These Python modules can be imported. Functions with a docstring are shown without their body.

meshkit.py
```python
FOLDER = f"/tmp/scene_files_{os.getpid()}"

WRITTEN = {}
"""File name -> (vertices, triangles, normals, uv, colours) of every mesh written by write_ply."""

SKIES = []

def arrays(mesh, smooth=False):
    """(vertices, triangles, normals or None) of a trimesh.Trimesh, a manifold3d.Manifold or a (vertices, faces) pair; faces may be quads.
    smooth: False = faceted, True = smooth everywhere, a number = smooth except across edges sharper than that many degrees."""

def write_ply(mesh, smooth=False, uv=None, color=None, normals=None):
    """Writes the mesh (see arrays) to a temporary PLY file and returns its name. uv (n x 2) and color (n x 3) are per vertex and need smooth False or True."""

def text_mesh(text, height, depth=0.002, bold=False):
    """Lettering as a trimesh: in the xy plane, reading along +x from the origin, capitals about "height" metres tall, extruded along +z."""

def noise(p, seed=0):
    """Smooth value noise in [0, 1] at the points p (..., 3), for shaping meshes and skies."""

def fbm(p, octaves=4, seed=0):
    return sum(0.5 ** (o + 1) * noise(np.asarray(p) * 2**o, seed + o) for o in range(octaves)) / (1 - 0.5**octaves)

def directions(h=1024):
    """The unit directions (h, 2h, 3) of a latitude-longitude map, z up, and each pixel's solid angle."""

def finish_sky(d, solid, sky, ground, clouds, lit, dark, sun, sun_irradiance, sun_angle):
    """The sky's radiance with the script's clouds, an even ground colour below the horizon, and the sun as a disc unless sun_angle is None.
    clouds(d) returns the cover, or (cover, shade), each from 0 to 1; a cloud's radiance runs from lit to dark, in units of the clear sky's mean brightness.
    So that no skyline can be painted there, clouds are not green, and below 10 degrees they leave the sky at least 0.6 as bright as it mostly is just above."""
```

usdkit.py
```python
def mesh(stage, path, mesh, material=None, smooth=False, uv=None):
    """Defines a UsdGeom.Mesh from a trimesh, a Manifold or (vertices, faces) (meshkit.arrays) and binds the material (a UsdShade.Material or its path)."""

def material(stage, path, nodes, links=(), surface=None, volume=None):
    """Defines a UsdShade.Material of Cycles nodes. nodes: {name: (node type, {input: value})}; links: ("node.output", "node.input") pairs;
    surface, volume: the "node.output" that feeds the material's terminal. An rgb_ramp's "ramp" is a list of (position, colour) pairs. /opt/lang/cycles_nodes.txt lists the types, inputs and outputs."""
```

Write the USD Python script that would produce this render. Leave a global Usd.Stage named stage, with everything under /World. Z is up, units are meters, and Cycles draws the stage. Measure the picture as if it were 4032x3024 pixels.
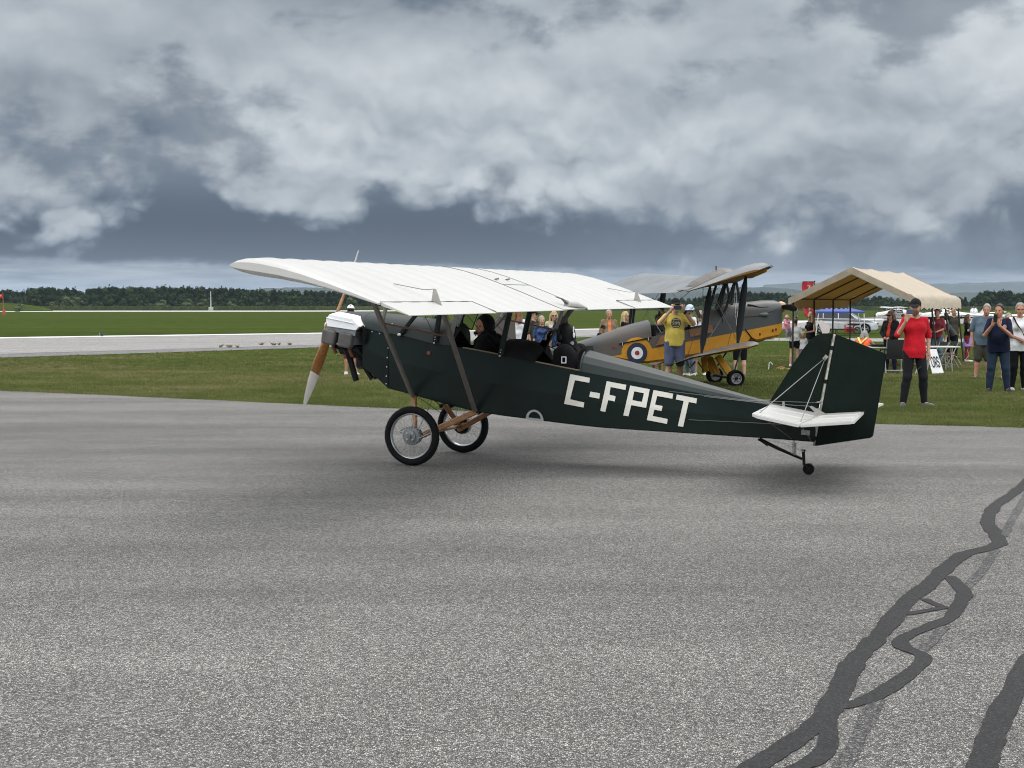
import math, random
import numpy as np, trimesh, usdkit, meshkit
import manifold3d as m3
from shapely.geometry import Polygon, LineString
from shapely.ops import unary_union
from pxr import Usd, UsdGeom, UsdLux, UsdShade, Gf, Sdf, Vt

stage = Usd.Stage.CreateInMemory()
UsdGeom.SetStageUpAxis(stage, 'Z')
UsdGeom.SetStageMetersPerUnit(stage, 1.0)
world = UsdGeom.Xform.Define(stage, '/World')
stage.SetDefaultPrim(world.GetPrim())
UsdGeom.Scope.Define(stage, '/World/Looks')
RND = random.Random(7)
NPR = np.random.default_rng(11)

# ------------------------------------------------------------------ camera, sky, sun, exposure
EYE = 1.65                      # camera height above the taxiway
FPX, CX, CY, HZ = 5468.0, 2016.0, 1512.0, 1205.0     # lens in pixels of the 4032 wide photograph
PITCH = math.atan((CY - HZ) / FPX)
cam = UsdGeom.Camera.Define(stage, '/World/camera')
cam.CreateHorizontalApertureAttr(36.0); cam.CreateVerticalApertureAttr(27.0)
cam.CreateFocalLengthAttr(36.0 * FPX / 4032.0)
cam.CreateClippingRangeAttr((0.1, 60000.0))
cam.CreateExposureAttr(0.0)
cam.AddTranslateOp().Set((0, 0, EYE)); cam.AddRotateXOp().Set(90.0 - math.degrees(PITCH))

SUN_AZ, SUN_EL = math.radians(35.0), math.radians(56.0)       # azimuth from +y towards +x
sun_dir = np.array([math.sin(SUN_AZ) * math.cos(SUN_EL), math.cos(SUN_AZ) * math.cos(SUN_EL), math.sin(SUN_EL)])
sun = UsdLux.DistantLight.Define(stage, '/World/sun')
sun.CreateIntensityAttr(0.27); sun.CreateAngleAttr(34.0); sun.CreateColorAttr((1.0, 0.965, 0.92))
sun.GetPrim().CreateAttribute('inputs:normalize', Sdf.ValueTypeNames.Bool).Set(True)
sun.AddRotateZOp().Set(-math.degrees(SUN_AZ)); sun.AddRotateXOp().Set(-(90.0 - math.degrees(SUN_EL)))

SKY_STRENGTH = 0.1
def lin(r, g, b):
    f = lambda c: (c / 255 / 12.92) if c <= 10 else ((c / 255 + 0.055) / 1.055) ** 2.4
    return (f(r), f(g), f(b))
def sky_material():
    k = 1.0 / SKY_STRENGTH
    K = lambda *c: tuple(k * x for x in lin(*c))
    n, l = {}, []
    def node(name, kind, **i): n[name] = (kind, i); return name
    def link(a, b): l.append((a, b))
    def math_(name, op, a, b=None, c=None, clamp=False):
        i = {'math_type': op, 'use_clamp': clamp}
        for s, v in (('value1', a), ('value2', b), ('value3', c)):
            if v is None: continue
            if isinstance(v, str): link(v, f'{name}.{s}')
            else: i[s] = v
        n[name] = ('math', i); return f'{name}.value'
    node('tc', 'texture_coordinate')
    node('sx', 'separate_xyz'); link('tc.generated', 'sx.vector')
    def noise(name, scale, sc, det, rough, loc=(0, 0, 0), dist=0.0):
        node(name + 'm', 'mapping', mapping_type='point', scale=sc, location=loc); link('tc.generated', name + 'm.vector')
        node(name, 'noise_texture', scale=scale, detail=det, roughness=rough, distortion=dist); link(name + 'm.vector', name + '.vector')
        return name + '.fac'
    def rng(name, v, a, b, c=0.0, d=1.0, t='smoothstep'):
        node(name, 'map_range', range_type=t, from_min=a, from_max=b, to_min=c, to_max=d, clamp=True); link(v, name + '.value'); return name + '.result'
    def mixf(name, f, a, b):
        i = {}
        for s, v in (('fac', f), ('a', a), ('b', b)):
            if isinstance(v, str): link(v, f'{name}.{s}')
            else: i[s] = v
        n[name] = ('mix_float', i); return name + '.result'
    X, Z = 'sx.x', 'sx.z'
    # domain warp, so that no cell border stays straight
    node('wv', 'noise_texture', scale=9.0, detail=5.0, roughness=0.55); link('tc.generated', 'wv.vector')
    node('wc', 'vector_math', math_type='subtract', vector2=(0.5, 0.5, 0.5)); link('wv.color', 'wc.vector1')
    node('wsx', 'vector_math', math_type='scale', scale=0.075); link('wc.vector', 'wsx.vector1')
    node('wp', 'vector_math', math_type='add'); link('tc.generated', 'wp.vector1'); link('wsx.vector', 'wp.vector2')
    def heaps(name, dz, scale=11.0, det=3.0):
        node(name + 'm', 'mapping', mapping_type='point', scale=(1, 1, 1.55), location=(5.21, 2.7, 1.13 + dz)); link('wp.vector', name + 'm.vector')
        node(name, 'voronoi_texture', feature='f1', scale=scale, detail=2.0, roughness=0.5, lacunarity=2.4, randomness=1.0, use_normalize=True); link(name + 'm.vector', name + '.vector')
        return math_(name + 'i', 'subtract', 1.0, name + '.distance')
    big = noise('nb', 5.5, (1, 1, 2.0), 3.0, 0.5, (2.31, 0.7, 0.4))
    mid = noise('nm', 13.0, (1, 1, 1.8), 6.0, 0.55, (7.4, 1.2, 3.3), 0.1)
    fine = noise('nf', 30.0, (1, 1, 2.4), 4.0, 0.6, (0.4, 3.2, 5.1), 0.2)
    wide = noise('nw', 3.0, (1, 1, 3.0), 3.0, 0.5, (4.7, 9.2, 0.9))
    bil, bilu = heaps('hp', 0.0), heaps('hpu', 0.022)
    # a lumpy underside: where the heaps end and the slate band below them begins
    w1 = math_('w1', 'multiply_add', big, 0.075, -0.0375)
    w2 = math_('w2', 'multiply_add', bil, 0.19, -0.147)
    w3 = math_('w3', 'multiply_add', mid, 0.045, -0.0225)
    ws = math_('ws', 'add', w1, w2); ws = math_('ws2', 'add', ws, w3)
    zt = math_('zt', 'add', Z, ws)
    right = rng('right', math_('xr', 'multiply_add', big, 0.18, math_('xr0', 'subtract', X, 0.09)), -0.03, 0.17)
    lump = rng('lump', math_('ztx', 'add', zt, math_('ztr', 'multiply', right, 0.012)), 0.036, 0.068)                        # 0 below the cumulus, 1 inside it
    low = math_('lowb', 'multiply_add', fine, 0.012, -0.006)
    zl = math_('zl', 'add', Z, low)
    zl2 = math_('zl2', 'multiply_add', X, 0.012, zl)
    band = rng('band', zl2, 0.0225, 0.0315)                      # 0 in the bright strip over the trees, 1 in the dark band
    dark = mixf('dark', right, 0.046, 0.122)
    dark = math_('dark2', 'multiply', dark, math_('dmod', 'multiply_add', mid, 0.30, 0.85))
    dark = math_('dark3', 'multiply', dark, mixf('rm', right, 1.0, rng('rr', bil, 0.55, 0.85, 0.75, 1.55)))
    lay = noise('ly', 16.0, (1, 1, 9.0), 4.0, 0.55, (1.4, 6.2, 2.1))
    dark = math_('dark4', 'add', dark, rng('fill', Z, 0.052, 0.115, 0.0, 0.13))
    strip = math_('strip', 'multiply_add', lay, 0.50, 0.0); strip = math_('strip2', 'multiply', strip, mixf('stx', right, 1.0, 0.9))
    base = mixf('base', band, strip, dark)
    rel = math_('rel', 'subtract', bil, bilu); rel = math_('rel2', 'multiply_add', rel, 2.3, 1.0)
    rel = rng('relc', rel, 0.55, 1.5, 0.55, 1.5, 'linear')
    rel = mixf('relm', rng('relz', Z, 0.10, 0.19, 0.0, 0.62), rel, 1.0)
    cum = math_('cum', 'multiply_add', wide, 0.62, 0.05)
    cum = math_('cumr', 'multiply', cum, rel)
    cum = math_('cumf', 'multiply', cum, math_('fmod', 'multiply_add', mid, 0.50, 0.75))
    cum = math_('cume', 'multiply', cum, rng('elo', Z, 0.05, 0.21, 0.86, 1.22, 'linear'))
    cum = math_('cum4', 'add', cum, rng('hi', X, 0.18, 0.42, 0.0, 0.14))
    cum = math_('cum5', 'multiply', cum, rng('el', Z, 0.21, 0.95, 1.0, 5.0, 'linear'))
    hol = rng('hol', math_('holn', 'add', mid, math_('holb', 'multiply_add', big, 0.6, -0.3)), 0.28, 0.47, 0.55, 1.0)
    cum = math_('cum6', 'multiply', cum, hol)
    L = mixf('L', lump, base, cum)
    node('cr', 'rgb_ramp', ramp=[(0.0, K(30, 40, 55)), (0.055, K(72, 85, 101)), (0.105, K(106, 118, 132)), (0.19, K(141, 150, 160)), (0.29, K(171, 179, 186)), (0.40, K(197, 204, 209)), (0.60, K(229, 233, 235)), (1.0, K(282, 283, 284))])
    lh = math_('lh', 'multiply', L, 0.72); link(lh, 'cr.fac')
    # above the range of the ramp the overcast keeps brightening towards the zenith
    over = math_('over', 'maximum', L, 1.38); over = math_('over2', 'multiply', over, 1 / 1.38)
    node('bri', 'vector_math', math_type='scale'); link('cr.color', 'bri.vector1'); link(over, 'bri.scale')
    node('sky', 'sky_texture', sky_type='single_scattering', sun_disc=False, sun_elevation=SUN_EL, sun_rotation=SUN_AZ)
    node('mx', 'mix_color', fac=0.98, use_clamp=False); link('sky.color', 'mx.a'); link('bri.vector', 'mx.b')
    node('bg', 'background_shader', strength=SKY_STRENGTH); link('mx.result', 'bg.color')
    return usdkit.material(stage, '/World/Looks/overcast_sky', n, l, surface='bg.background')
dome = UsdLux.DomeLight.Define(stage, '/World/sky')
UsdShade.MaterialBindingAPI.Apply(dome.GetPrim()).Bind(sky_material())
dome.GetPrim().SetCustomDataByKey('kind', 'structure')

# ------------------------------------------------------------------ places: the lie of the land, and where a sight line of the survey meets it
def ground_z(y):
    t = np.clip((np.asarray(y, float) - 29.0) / 14.0, 0, 1)
    return -0.03 - 0.20 * t * t * (3 - 2 * t)
def sight(px, py):
    a, b = (px - CX) / FPX, -(py - CY) / FPX
    return np.array([a, math.cos(PITCH) + b * math.sin(PITCH), -math.sin(PITCH) + b * math.cos(PITCH)])
def on_ground(px, py, z=None):
    d = sight(px, py); zz = -0.03 if z is None else z
    for _ in range(12):
        t = (zz - EYE) / d[2]
        if z is None: zz = 0.5 * zz + 0.5 * float(ground_z(t * d[1]))
    return np.array([0, 0, EYE]) + t * d
def at_depth(px, py, y):
    d = sight(px, py); return np.array([0, 0, EYE]) + d * (y / d[1])

# ------------------------------------------------------------------ helpers
names = {}
def numbered(path):
    if path not in names: names[path] = 0; return path
    names[path] += 1
    return f'{path}_{names[path]:03d}'
def pth(parent): return '/World' if parent is None else str(parent.GetPath())
def tag(o, label=None, cat=None, group=None, kind=None):
    for k, v in (('label', label), ('category', cat), ('group', group), ('kind', kind)):
        if v: o.SetCustomDataByKey(k, v)
    return o
def obj(name, mesh, mat, parent=None, smooth=30, label=None):
    if isinstance(mesh, list): mesh = trimesh.util.concatenate([to_tm(x) for x in mesh])
    p = usdkit.mesh(stage, numbered(pth(parent) + '/' + name), mesh, mat, smooth=smooth).GetPrim()
    if label: p.SetCustomDataByKey('label', label)
    return p
def to_tm(x):
    if isinstance(x, trimesh.Trimesh): return x
    v, f, _ = meshkit.arrays(x); return trimesh.Trimesh(v, f, process=False)
def thing(name, label, cat, loc=(0, 0, 0), rz=0.0, group=None, rx=0.0, ry=0.0, scale=None):
    x = UsdGeom.Xform.Define(stage, numbered('/World/' + name))
    x.AddTranslateOp().Set(tuple(float(v) for v in loc))
    if rz: x.AddRotateZOp().Set(float(rz))
    if ry: x.AddRotateYOp().Set(float(ry))
    if rx: x.AddRotateXOp().Set(float(rx))
    if scale: x.AddScaleOp().Set(tuple(scale) if np.ndim(scale) else (scale,) * 3)
    return tag(x.GetPrim(), label, cat, group)
def grp(name, parent, label=None):
    p = UsdGeom.Xform.Define(stage, numbered(pth(parent) + '/' + name)).GetPrim()
    if label: p.SetCustomDataByKey('label', label)
    return p
def copy_of(src, loc, rz=0.0, label=None, group=None, scale=1.0):
    was = src.GetCustomData()
    base = '/World/' + src.GetName().rstrip('0123456789').rstrip('_')
    x = UsdGeom.Xform.Define(stage, numbered(base)); p = x.GetPrim()
    x.AddTranslateOp().Set(tuple(float(v) for v in loc)); x.AddRotateZOp().Set(float(rz)); x.AddScaleOp().Set(tuple(scale) if np.ndim(scale) else (scale,) * 3)
    for c in src.GetChildren():
        q = stage.DefinePrim(str(p.GetPath()) + '/' + c.GetName()); q.GetReferences().AddInternalReference(c.GetPath()); q.SetInstanceable(True) if c.GetChildren() else None
    tag(p, label or was.get('label'), was.get('category'), group or was.get('group')); return p
V = lambda *a: np.array(a, float)
def box(c, size, rot=None, bev=0.0):
    if bev > 0:
        s = np.asarray(size) / 2 - bev
        pts = np.array([[sx * s[0], sy * s[1], sz * s[2]] for sx in (-1, 1) for sy in (-1, 1) for sz in (-1, 1)])
        off = bev * np.array([[1, 0, 0], [-1, 0, 0], [0, 1, 0], [0, -1, 0], [0, 0, 1], [0, 0, -1], ])
        m = trimesh.Trimesh((pts[:, None] + off[None]).reshape(-1, 3)).convex_hull if False else trimesh.convex.convex_hull((pts[:, None] + off[None]).reshape(-1, 3))
    else: m = trimesh.creation.box(size)
    if rot is not None: m.apply_transform(np.vstack([np.hstack([np.asarray(rot)[:3, :3], [[0], [0], [0]]]), [0, 0, 0, 1]]))
    m.apply_translation(c); return m
def rot(ax, deg):
    return trimesh.transformations.rotation_matrix(math.radians(deg), {'x': [1, 0, 0], 'y': [0, 1, 0], 'z': [0, 0, 1]}.get(ax, ax) if isinstance(ax, str) else ax)[:3, :3]
def bar(a, b, w, h=None, up=(0, 0, 1), bev=0.0, taper=1.0):
    """a beam of section w x h from a to b"""
    a, b = np.asarray(a, float), np.asarray(b, float); d = b - a; n = np.linalg.norm(d); d = d / n
    u = np.asarray(up, float); x = np.cross(u, d)
    if np.linalg.norm(x) < 1e-4: x = np.cross([1, 0, 0], d)
    x /= np.linalg.norm(x); y = np.cross(d, x); h = h or w
    m = box((0, 0, 0), (w, h, n), bev=bev)
    if taper != 1.0:
        k = (m.vertices[:, 2] / n + 0.5); m.vertices[:, :2] *= (1 + (taper - 1) * k)[:, None]
    T = np.eye(4); T[:3, 0], T[:3, 1], T[:3, 2], T[:3, 3] = x, y, d, (a + b) / 2
    m.apply_transform(T); return m
def tube(path, r, n=8, cap=True, flat=None):
    """round tube along a path; flat=(axis, factor) flattens it"""
    p = np.asarray(path, float); r = np.broadcast_to(np.asarray(r, float), (len(p),))
    t = np.gradient(p, axis=0); t /= np.linalg.norm(t, axis=1, keepdims=True) + 1e-12
    up = np.array([0, 0, 1.0]) if abs(t[0, 2]) < 0.9 else np.array([1.0, 0, 0])
    a = np.cross(t, up); a /= np.linalg.norm(a, axis=1, keepdims=True) + 1e-12; b = np.cross(t, a)
    if flat is not None: b = b * flat
    ang = np.arange(n) * 2 * np.pi / n
    v = (p[:, None] + r[:, None, None] * (np.cos(ang)[None, :, None] * a[:, None] + np.sin(ang)[None, :, None] * b[:, None])).reshape(-1, 3)
    f = []
    for i in range(len(p) - 1):
        for j in range(n):
            k = (j + 1) % n
            f += [[i * n + j, i * n + k, (i + 1) * n + k], [i * n + j, (i + 1) * n + k, (i + 1) * n + j]]
    if cap:
        c0, c1 = len(v), len(v) + 1; v = np.vstack([v, p[0], p[-1]]); e = (len(p) - 1) * n
        for j in range(n):
            k = (j + 1) % n; f += [[c0, k, j], [c1, e + j, e + k]]
    m = trimesh.Trimesh(v, f, process=False); trimesh.repair.fix_normals(m) if len(f) < 3000 else None
    return m
def lathe(prof, axis='z', n=24, c=(0, 0, 0)):
    m = trimesh.creation.revolve(np.asarray(prof, float), sections=n)
    if axis == 'y': m.apply_transform(trimesh.transformations.rotation_matrix(-math.pi / 2, [1, 0, 0]))
    if axis == 'x': m.apply_transform(trimesh.transformations.rotation_matrix(math.pi / 2, [0, 1, 0]))
    m.apply_translation(c); return m
def sphere(c, r, sub=2, sc=(1, 1, 1)):
    m = trimesh.creation.icosphere(subdivisions=sub, radius=1.0); m.apply_scale(1.0); m.vertices *= np.asarray(sc) * r; m.apply_translation(c); return m
def loft(rings, close=True, caps=True):
    """rings: equal-length closed loops of points"""
    R = np.asarray(rings, float); k, n = R.shape[:2]; v = R.reshape(-1, 3); f = []
    for i in range(k - 1):
        for j in range(n if close else n - 1):
            q = (j + 1) % n; f += [[i * n + j, i * n + q, (i + 1) * n + q], [i * n + j, (i + 1) * n + q, (i + 1) * n + j]]
    if caps:
        for e, flip in ((0, True), (k - 1, False)):
            c = len(v); v = np.vstack([v, R[e].mean(0)])
            for j in range(n):
                q = (j + 1) % n; f.append([c, e * n + q, e * n + j] if flip else [c, e * n + j, e * n + q])
    m = trimesh.Trimesh(v, f, process=False)
    if m.is_watertight or caps:
        trimesh.repair.fix_normals(m)
    return m
def plate(poly, t, frame, holes=()):
    """a flat shape with thickness t. frame: (origin, u, v); thickness runs along u x v from the plane outwards"""
    o, u, w = (np.asarray(x, float) for x in frame)
    g = poly if hasattr(poly, 'exterior') else Polygon(poly, holes).buffer(0)
    ms = []
    for gg in getattr(g, 'geoms', [g]):
        m = trimesh.creation.extrude_polygon(gg, t, engine='earcut'); ms.append(m)
    m = trimesh.util.concatenate(ms)
    n = np.cross(u, w); P = m.vertices
    m = trimesh.Trimesh(o + P[:, :1] * u + P[:, 1:2] * w + P[:, 2:3] * n, m.faces, process=False)
    return m
def sheet(poly, zf, step=None):
    """ground sheet over a polygon; zf(x, y) gives the heights"""
    g = poly if hasattr(poly, 'exterior') else Polygon(poly).buffer(0)
    v, f = trimesh.creation.triangulate_polygon(g, engine='earcut')
    z = np.array([zf(x, y) for x, y in v]); m = trimesh.Trimesh(np.column_stack([v, z]), f, process=False)
    if len(m.faces) and m.face_normals[:, 2].mean() < 0: m.invert()
    return m

# ------------------------------------------------------------------ materials
LOOKS = {}
def pm(name, col, rough=0.5, var=0.12, scale=6.0, bump=0.0, bscale=40.0, metal=0.0, coat=0.0, spec=0.5, coords='object', col2=None, stretch=(1, 1, 1), transl=0.0, sheen=0.0, rand=0.0, detail=4.0, lo=0.35, hi=0.65):
    """painted, woven or cast stuff: colour mottled by noise, optional fine relief"""
    if name in LOOKS: return LOOKS[name]
    c = np.asarray(col, float); c2 = np.asarray(col2, float) if col2 is not None else np.clip(c * (1 + var), 0, 0.95); c1 = c if col2 is not None else c * (1 - var)
    n = {'tc': ('texture_coordinate', {}), 'geo': ('geometry', {}), 'mp': ('mapping', {'mapping_type': 'point', 'scale': stretch}),
         'nz': ('noise_texture', {'scale': scale, 'detail': detail, 'roughness': 0.6}), 'rm': ('rgb_ramp', {'ramp': [(lo, tuple(c1)), (hi, tuple(c2))]}),
         'p': ('principled_bsdf', {'roughness': rough, 'metallic': metal, 'coat_weight': coat, 'specular_ior_level': spec, 'sheen_weight': sheen, 'coat_roughness': 0.06})}
    src = {'object': 'tc.object', 'world': 'geo.position'}[coords]
    l = [(src, 'mp.vector'), ('mp.vector', 'nz.vector'), ('nz.fac', 'rm.fac')]
    colour = 'rm.color'
    if rand:
        n['oi'] = ('object_info', {}); n['rr'] = ('map_range', {'from_min': 0.0, 'from_max': 1.0, 'to_min': 1 - rand, 'to_max': 1 + rand}); n['hs'] = ('hsv', {'hue': 0.5, 'saturation': 1.0, 'fac': 1.0})
        l += [('oi.random', 'rr.value'), ('rr.result', 'hs.value'), ('rm.color', 'hs.color')]; colour = 'hs.color'
    l.append((colour, 'p.base_color'))
    if bump:
        n['bn'] = ('noise_texture', {'scale': bscale, 'detail': 5.0, 'roughness': 0.6}); n['bp'] = ('bump', {'strength': 1.0, 'distance': bump})
        l += [('mp.vector', 'bn.vector'), ('bn.fac', 'bp.height'), ('bp.normal', 'p.normal')]
    out = 'p.BSDF'
    if transl:
        n['tr'] = ('translucent_bsdf', {}); n['mxs'] = ('mix_closure', {'fac': transl}); l += [(colour, 'tr.color'), ('p.BSDF', 'mxs.closure1'), ('tr.BSDF', 'mxs.closure2')]; out = 'mxs.closure'
    LOOKS[name] = usdkit.material(stage, '/World/Looks/' + name, n, l, surface=out); return LOOKS[name]
def pane_mat(name, tint=(0.9, 0.95, 0.95), ior=1.5, dark=None):
    if name in LOOKS: return LOOKS[name]
    n = {'t': ('transparent_bsdf', {'color': tint}), 'g': ('glossy_bsdf', {'color': (1, 1, 1), 'roughness': 0.02}), 'f': ('fresnel', {'IOR': ior}), 'm': ('mix_closure', {})}
    LOOKS[name] = usdkit.material(stage, '/World/Looks/' + name, n, [('f.fac', 'm.fac'), ('t.BSDF', 'm.closure1'), ('g.BSDF', 'm.closure2')], surface='m.closure'); return LOOKS[name]
# ------------------------------------------------------------------ ground, pavements, far country
def grass_material(name, dark, light, dry, mow=(1.0, 0.0), seed=0.0):
    """mown turf: tufts, mowing streaks and dry patches, in metres on the ground"""
    n = {'g': ('geometry', {}), 'a': ('noise_texture', {'scale': 9.0, 'detail': 6.0, 'roughness': 0.7}), 'ms': ('mapping', {'scale': (0.012, 0.16, 1), 'location': (seed, seed, 0), 'rotation': (0, 0, -0.12)}),
         'b': ('noise_texture', {'scale': 1.0, 'detail': 5.0, 'roughness': 0.6}), 'c': ('noise_texture', {'scale': 0.55, 'detail': 5.0, 'roughness': 0.6}),
         'r': ('rgb_ramp', {'ramp': [(0.33, dark), (0.66, light)]}), 'ad': ('mix_float', {'fac': 0.5}), 'r2': ('map_range', {'from_min': 0.52, 'from_max': 0.72, 'to_min': 0.0, 'to_max': 0.6, 'clamp': True}),
         'mx': ('mix_color', {'b': dry}), 'p': ('principled_bsdf', {'roughness': 1.0, 'specular_ior_level': 0.0}), 'bp': ('bump', {'strength': 0.8, 'distance': 0.03})}
    l = [('g.position', 'a.vector'), ('g.position', 'ms.vector'), ('ms.vector', 'b.vector'), ('g.position', 'c.vector'), ('a.fac', 'ad.a'), ('b.fac', 'ad.b'), ('ad.result', 'r.fac'), ('c.fac', 'r2.value'), ('r2.result', 'mx.fac'),
         ('r.color', 'mx.a'), ('mx.result', 'p.base_color'), ('a.fac', 'bp.height'), ('bp.normal', 'p.normal')]
    return usdkit.material(stage, '/World/Looks/' + name, n, l, surface='p.BSDF')
GRASS = grass_material('mown_grass', (0.031, 0.051, 0.012), (0.068, 0.090, 0.022), (0.105, 0.100, 0.036))
def asphalt_material(name, stone, fill, bump=0.004, scale=124.0, streak=0.27, rough=0.85):
    """worn asphalt: pale stones in a dark binder, with broad faint wheel streaks"""
    n = {'g': ('geometry', {}), 'v': ('voronoi_texture', {'scale': scale, 'feature': 'f1', 'randomness': 1.0}), 'sp': ('separate_color', {'color_type': 'rgb'}),
         'v2': ('voronoi_texture', {'scale': scale, 'feature': 'distance_to_edge', 'randomness': 1.0}),
         'tone': ('rgb_ramp', {'ramp': [(0.0, tuple(np.array(stone) * 0.26)), (0.30, tuple(np.array(stone) * 0.60)), (0.7, tuple(np.array(stone) * 1.06)), (1.0, tuple(np.minimum(np.array(stone) * 1.85, 0.85)))]}),
         'edge': ('map_range', {'from_min': 0.0, 'from_max': 0.16, 'to_min': 0.0, 'to_max': 1.0, 'clamp': True}), 'mix': ('mix_color', {'a': fill}),
         'ms': ('mapping', {'scale': (0.10, 0.62, 1.0), 'rotation': (0, 0, 0.35)}), 'st': ('noise_texture', {'scale': 1.0, 'detail': 5.0, 'roughness': 0.55}), 'sr': ('map_range', {'from_min': 0.3, 'from_max': 0.7, 'to_min': 1 - streak, 'to_max': 1 + streak, 'clamp': True}),
         'bl': ('noise_texture', {'scale': 0.9, 'detail': 6.0, 'roughness': 0.65}), 'br': ('map_range', {'from_min': 0.3, 'from_max': 0.7, 'to_min': 0.90, 'to_max': 1.10, 'clamp': True}),
         'gn': ('noise_texture', {'scale': 26.0, 'detail': 3.0, 'roughness': 0.7}), 'gr': ('map_range', {'from_min': 0.30, 'from_max': 0.70, 'to_min': 0.85, 'to_max': 1.15, 'clamp': True}), 'mg': ('math', {'math_type': 'multiply'}), 'mm': ('math', {'math_type': 'multiply'}), 'hs': ('hsv', {'hue': 0.5, 'saturation': 1.0, 'fac': 1.0}),
         'bp': ('bump', {'strength': 1.0, 'distance': bump}), 'p': ('principled_bsdf', {'roughness': rough, 'specular_ior_level': 0.35})}
    l = [('g.position', 'v.vector'), ('g.position', 'v2.vector'), ('v.color', 'sp.color'), ('sp.r', 'tone.fac'), ('v2.distance', 'edge.value'), ('edge.result', 'mix.fac'), ('tone.color', 'mix.b'),
         ('g.position', 'ms.vector'), ('ms.vector', 'st.vector'), ('st.fac', 'sr.value'), ('g.position', 'bl.vector'), ('bl.fac', 'br.value'), ('sr.result', 'mm.value1'), ('br.result', 'mm.value2'), ('g.position', 'gn.vector'), ('gn.fac', 'gr.value'), ('mm.value', 'mg.value1'), ('gr.result', 'mg.value2'), ('mg.value', 'hs.value'),
         ('mix.result', 'hs.color'), ('hs.color', 'p.base_color'), ('edge.result', 'bp.height'), ('bp.normal', 'p.normal')]
    return usdkit.material(stage, '/World/Looks/' + name, n, l, surface='p.BSDF')
TAXI = asphalt_material('worn_asphalt', (0.330, 0.321, 0.304), (0.055, 0.053, 0.050), bump=0.005)
RUNW = asphalt_material('pale_runway_asphalt', (0.335, 0.327, 0.315), (0.17, 0.165, 0.155), bump=0.001, scale=30.0, streak=0.14)
SHLD = asphalt_material('grey_shoulder_asphalt', (0.215, 0.21, 0.215), (0.10, 0.10, 0.10), bump=0.001, scale=30.0, streak=0.1)
PALE = pm('pale_concrete', (0.62, 0.61, 0.58), 0.8, 0.08, 0.05, coords='world')
PAINT = pm('white_road_paint', (0.78, 0.78, 0.76), 0.7, 0.06, 2.0, coords='world')

def S(o, name, mesh, mat, kind='structure', label=None, cat=None):
    p = obj(name, mesh, mat, None, smooth=False); tag(p, label, cat, None, kind); return p
ys = np.concatenate([np.linspace(1.0, 26, 8), np.linspace(27, 45, 19), np.geomspace(50, 11500, 30)]); ys = np.concatenate([[-400, -50], ys])
xs = np.concatenate([-np.geomspace(9000, 10, 14), [0], np.geomspace(10, 9000, 14)])
gx, gy = np.meshgrid(xs, ys); gz = ground_z(gy)
vv = np.stack([gx, gy, gz], -1).reshape(-1, 3); nxs = len(xs); ff = []
for i in range(len(ys) - 1):
    for j in range(nxs - 1):
        a = i * nxs + j; ff.append([a, a + 1, a + nxs + 1]); ff.append([a, a + nxs + 1, a + nxs])
tag(obj('grass_field', trimesh.Trimesh(vv, ff, process=False), GRASS, None, smooth=True), 'mown airfield grass running out to the trees', 'grass', None, 'structure')

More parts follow.
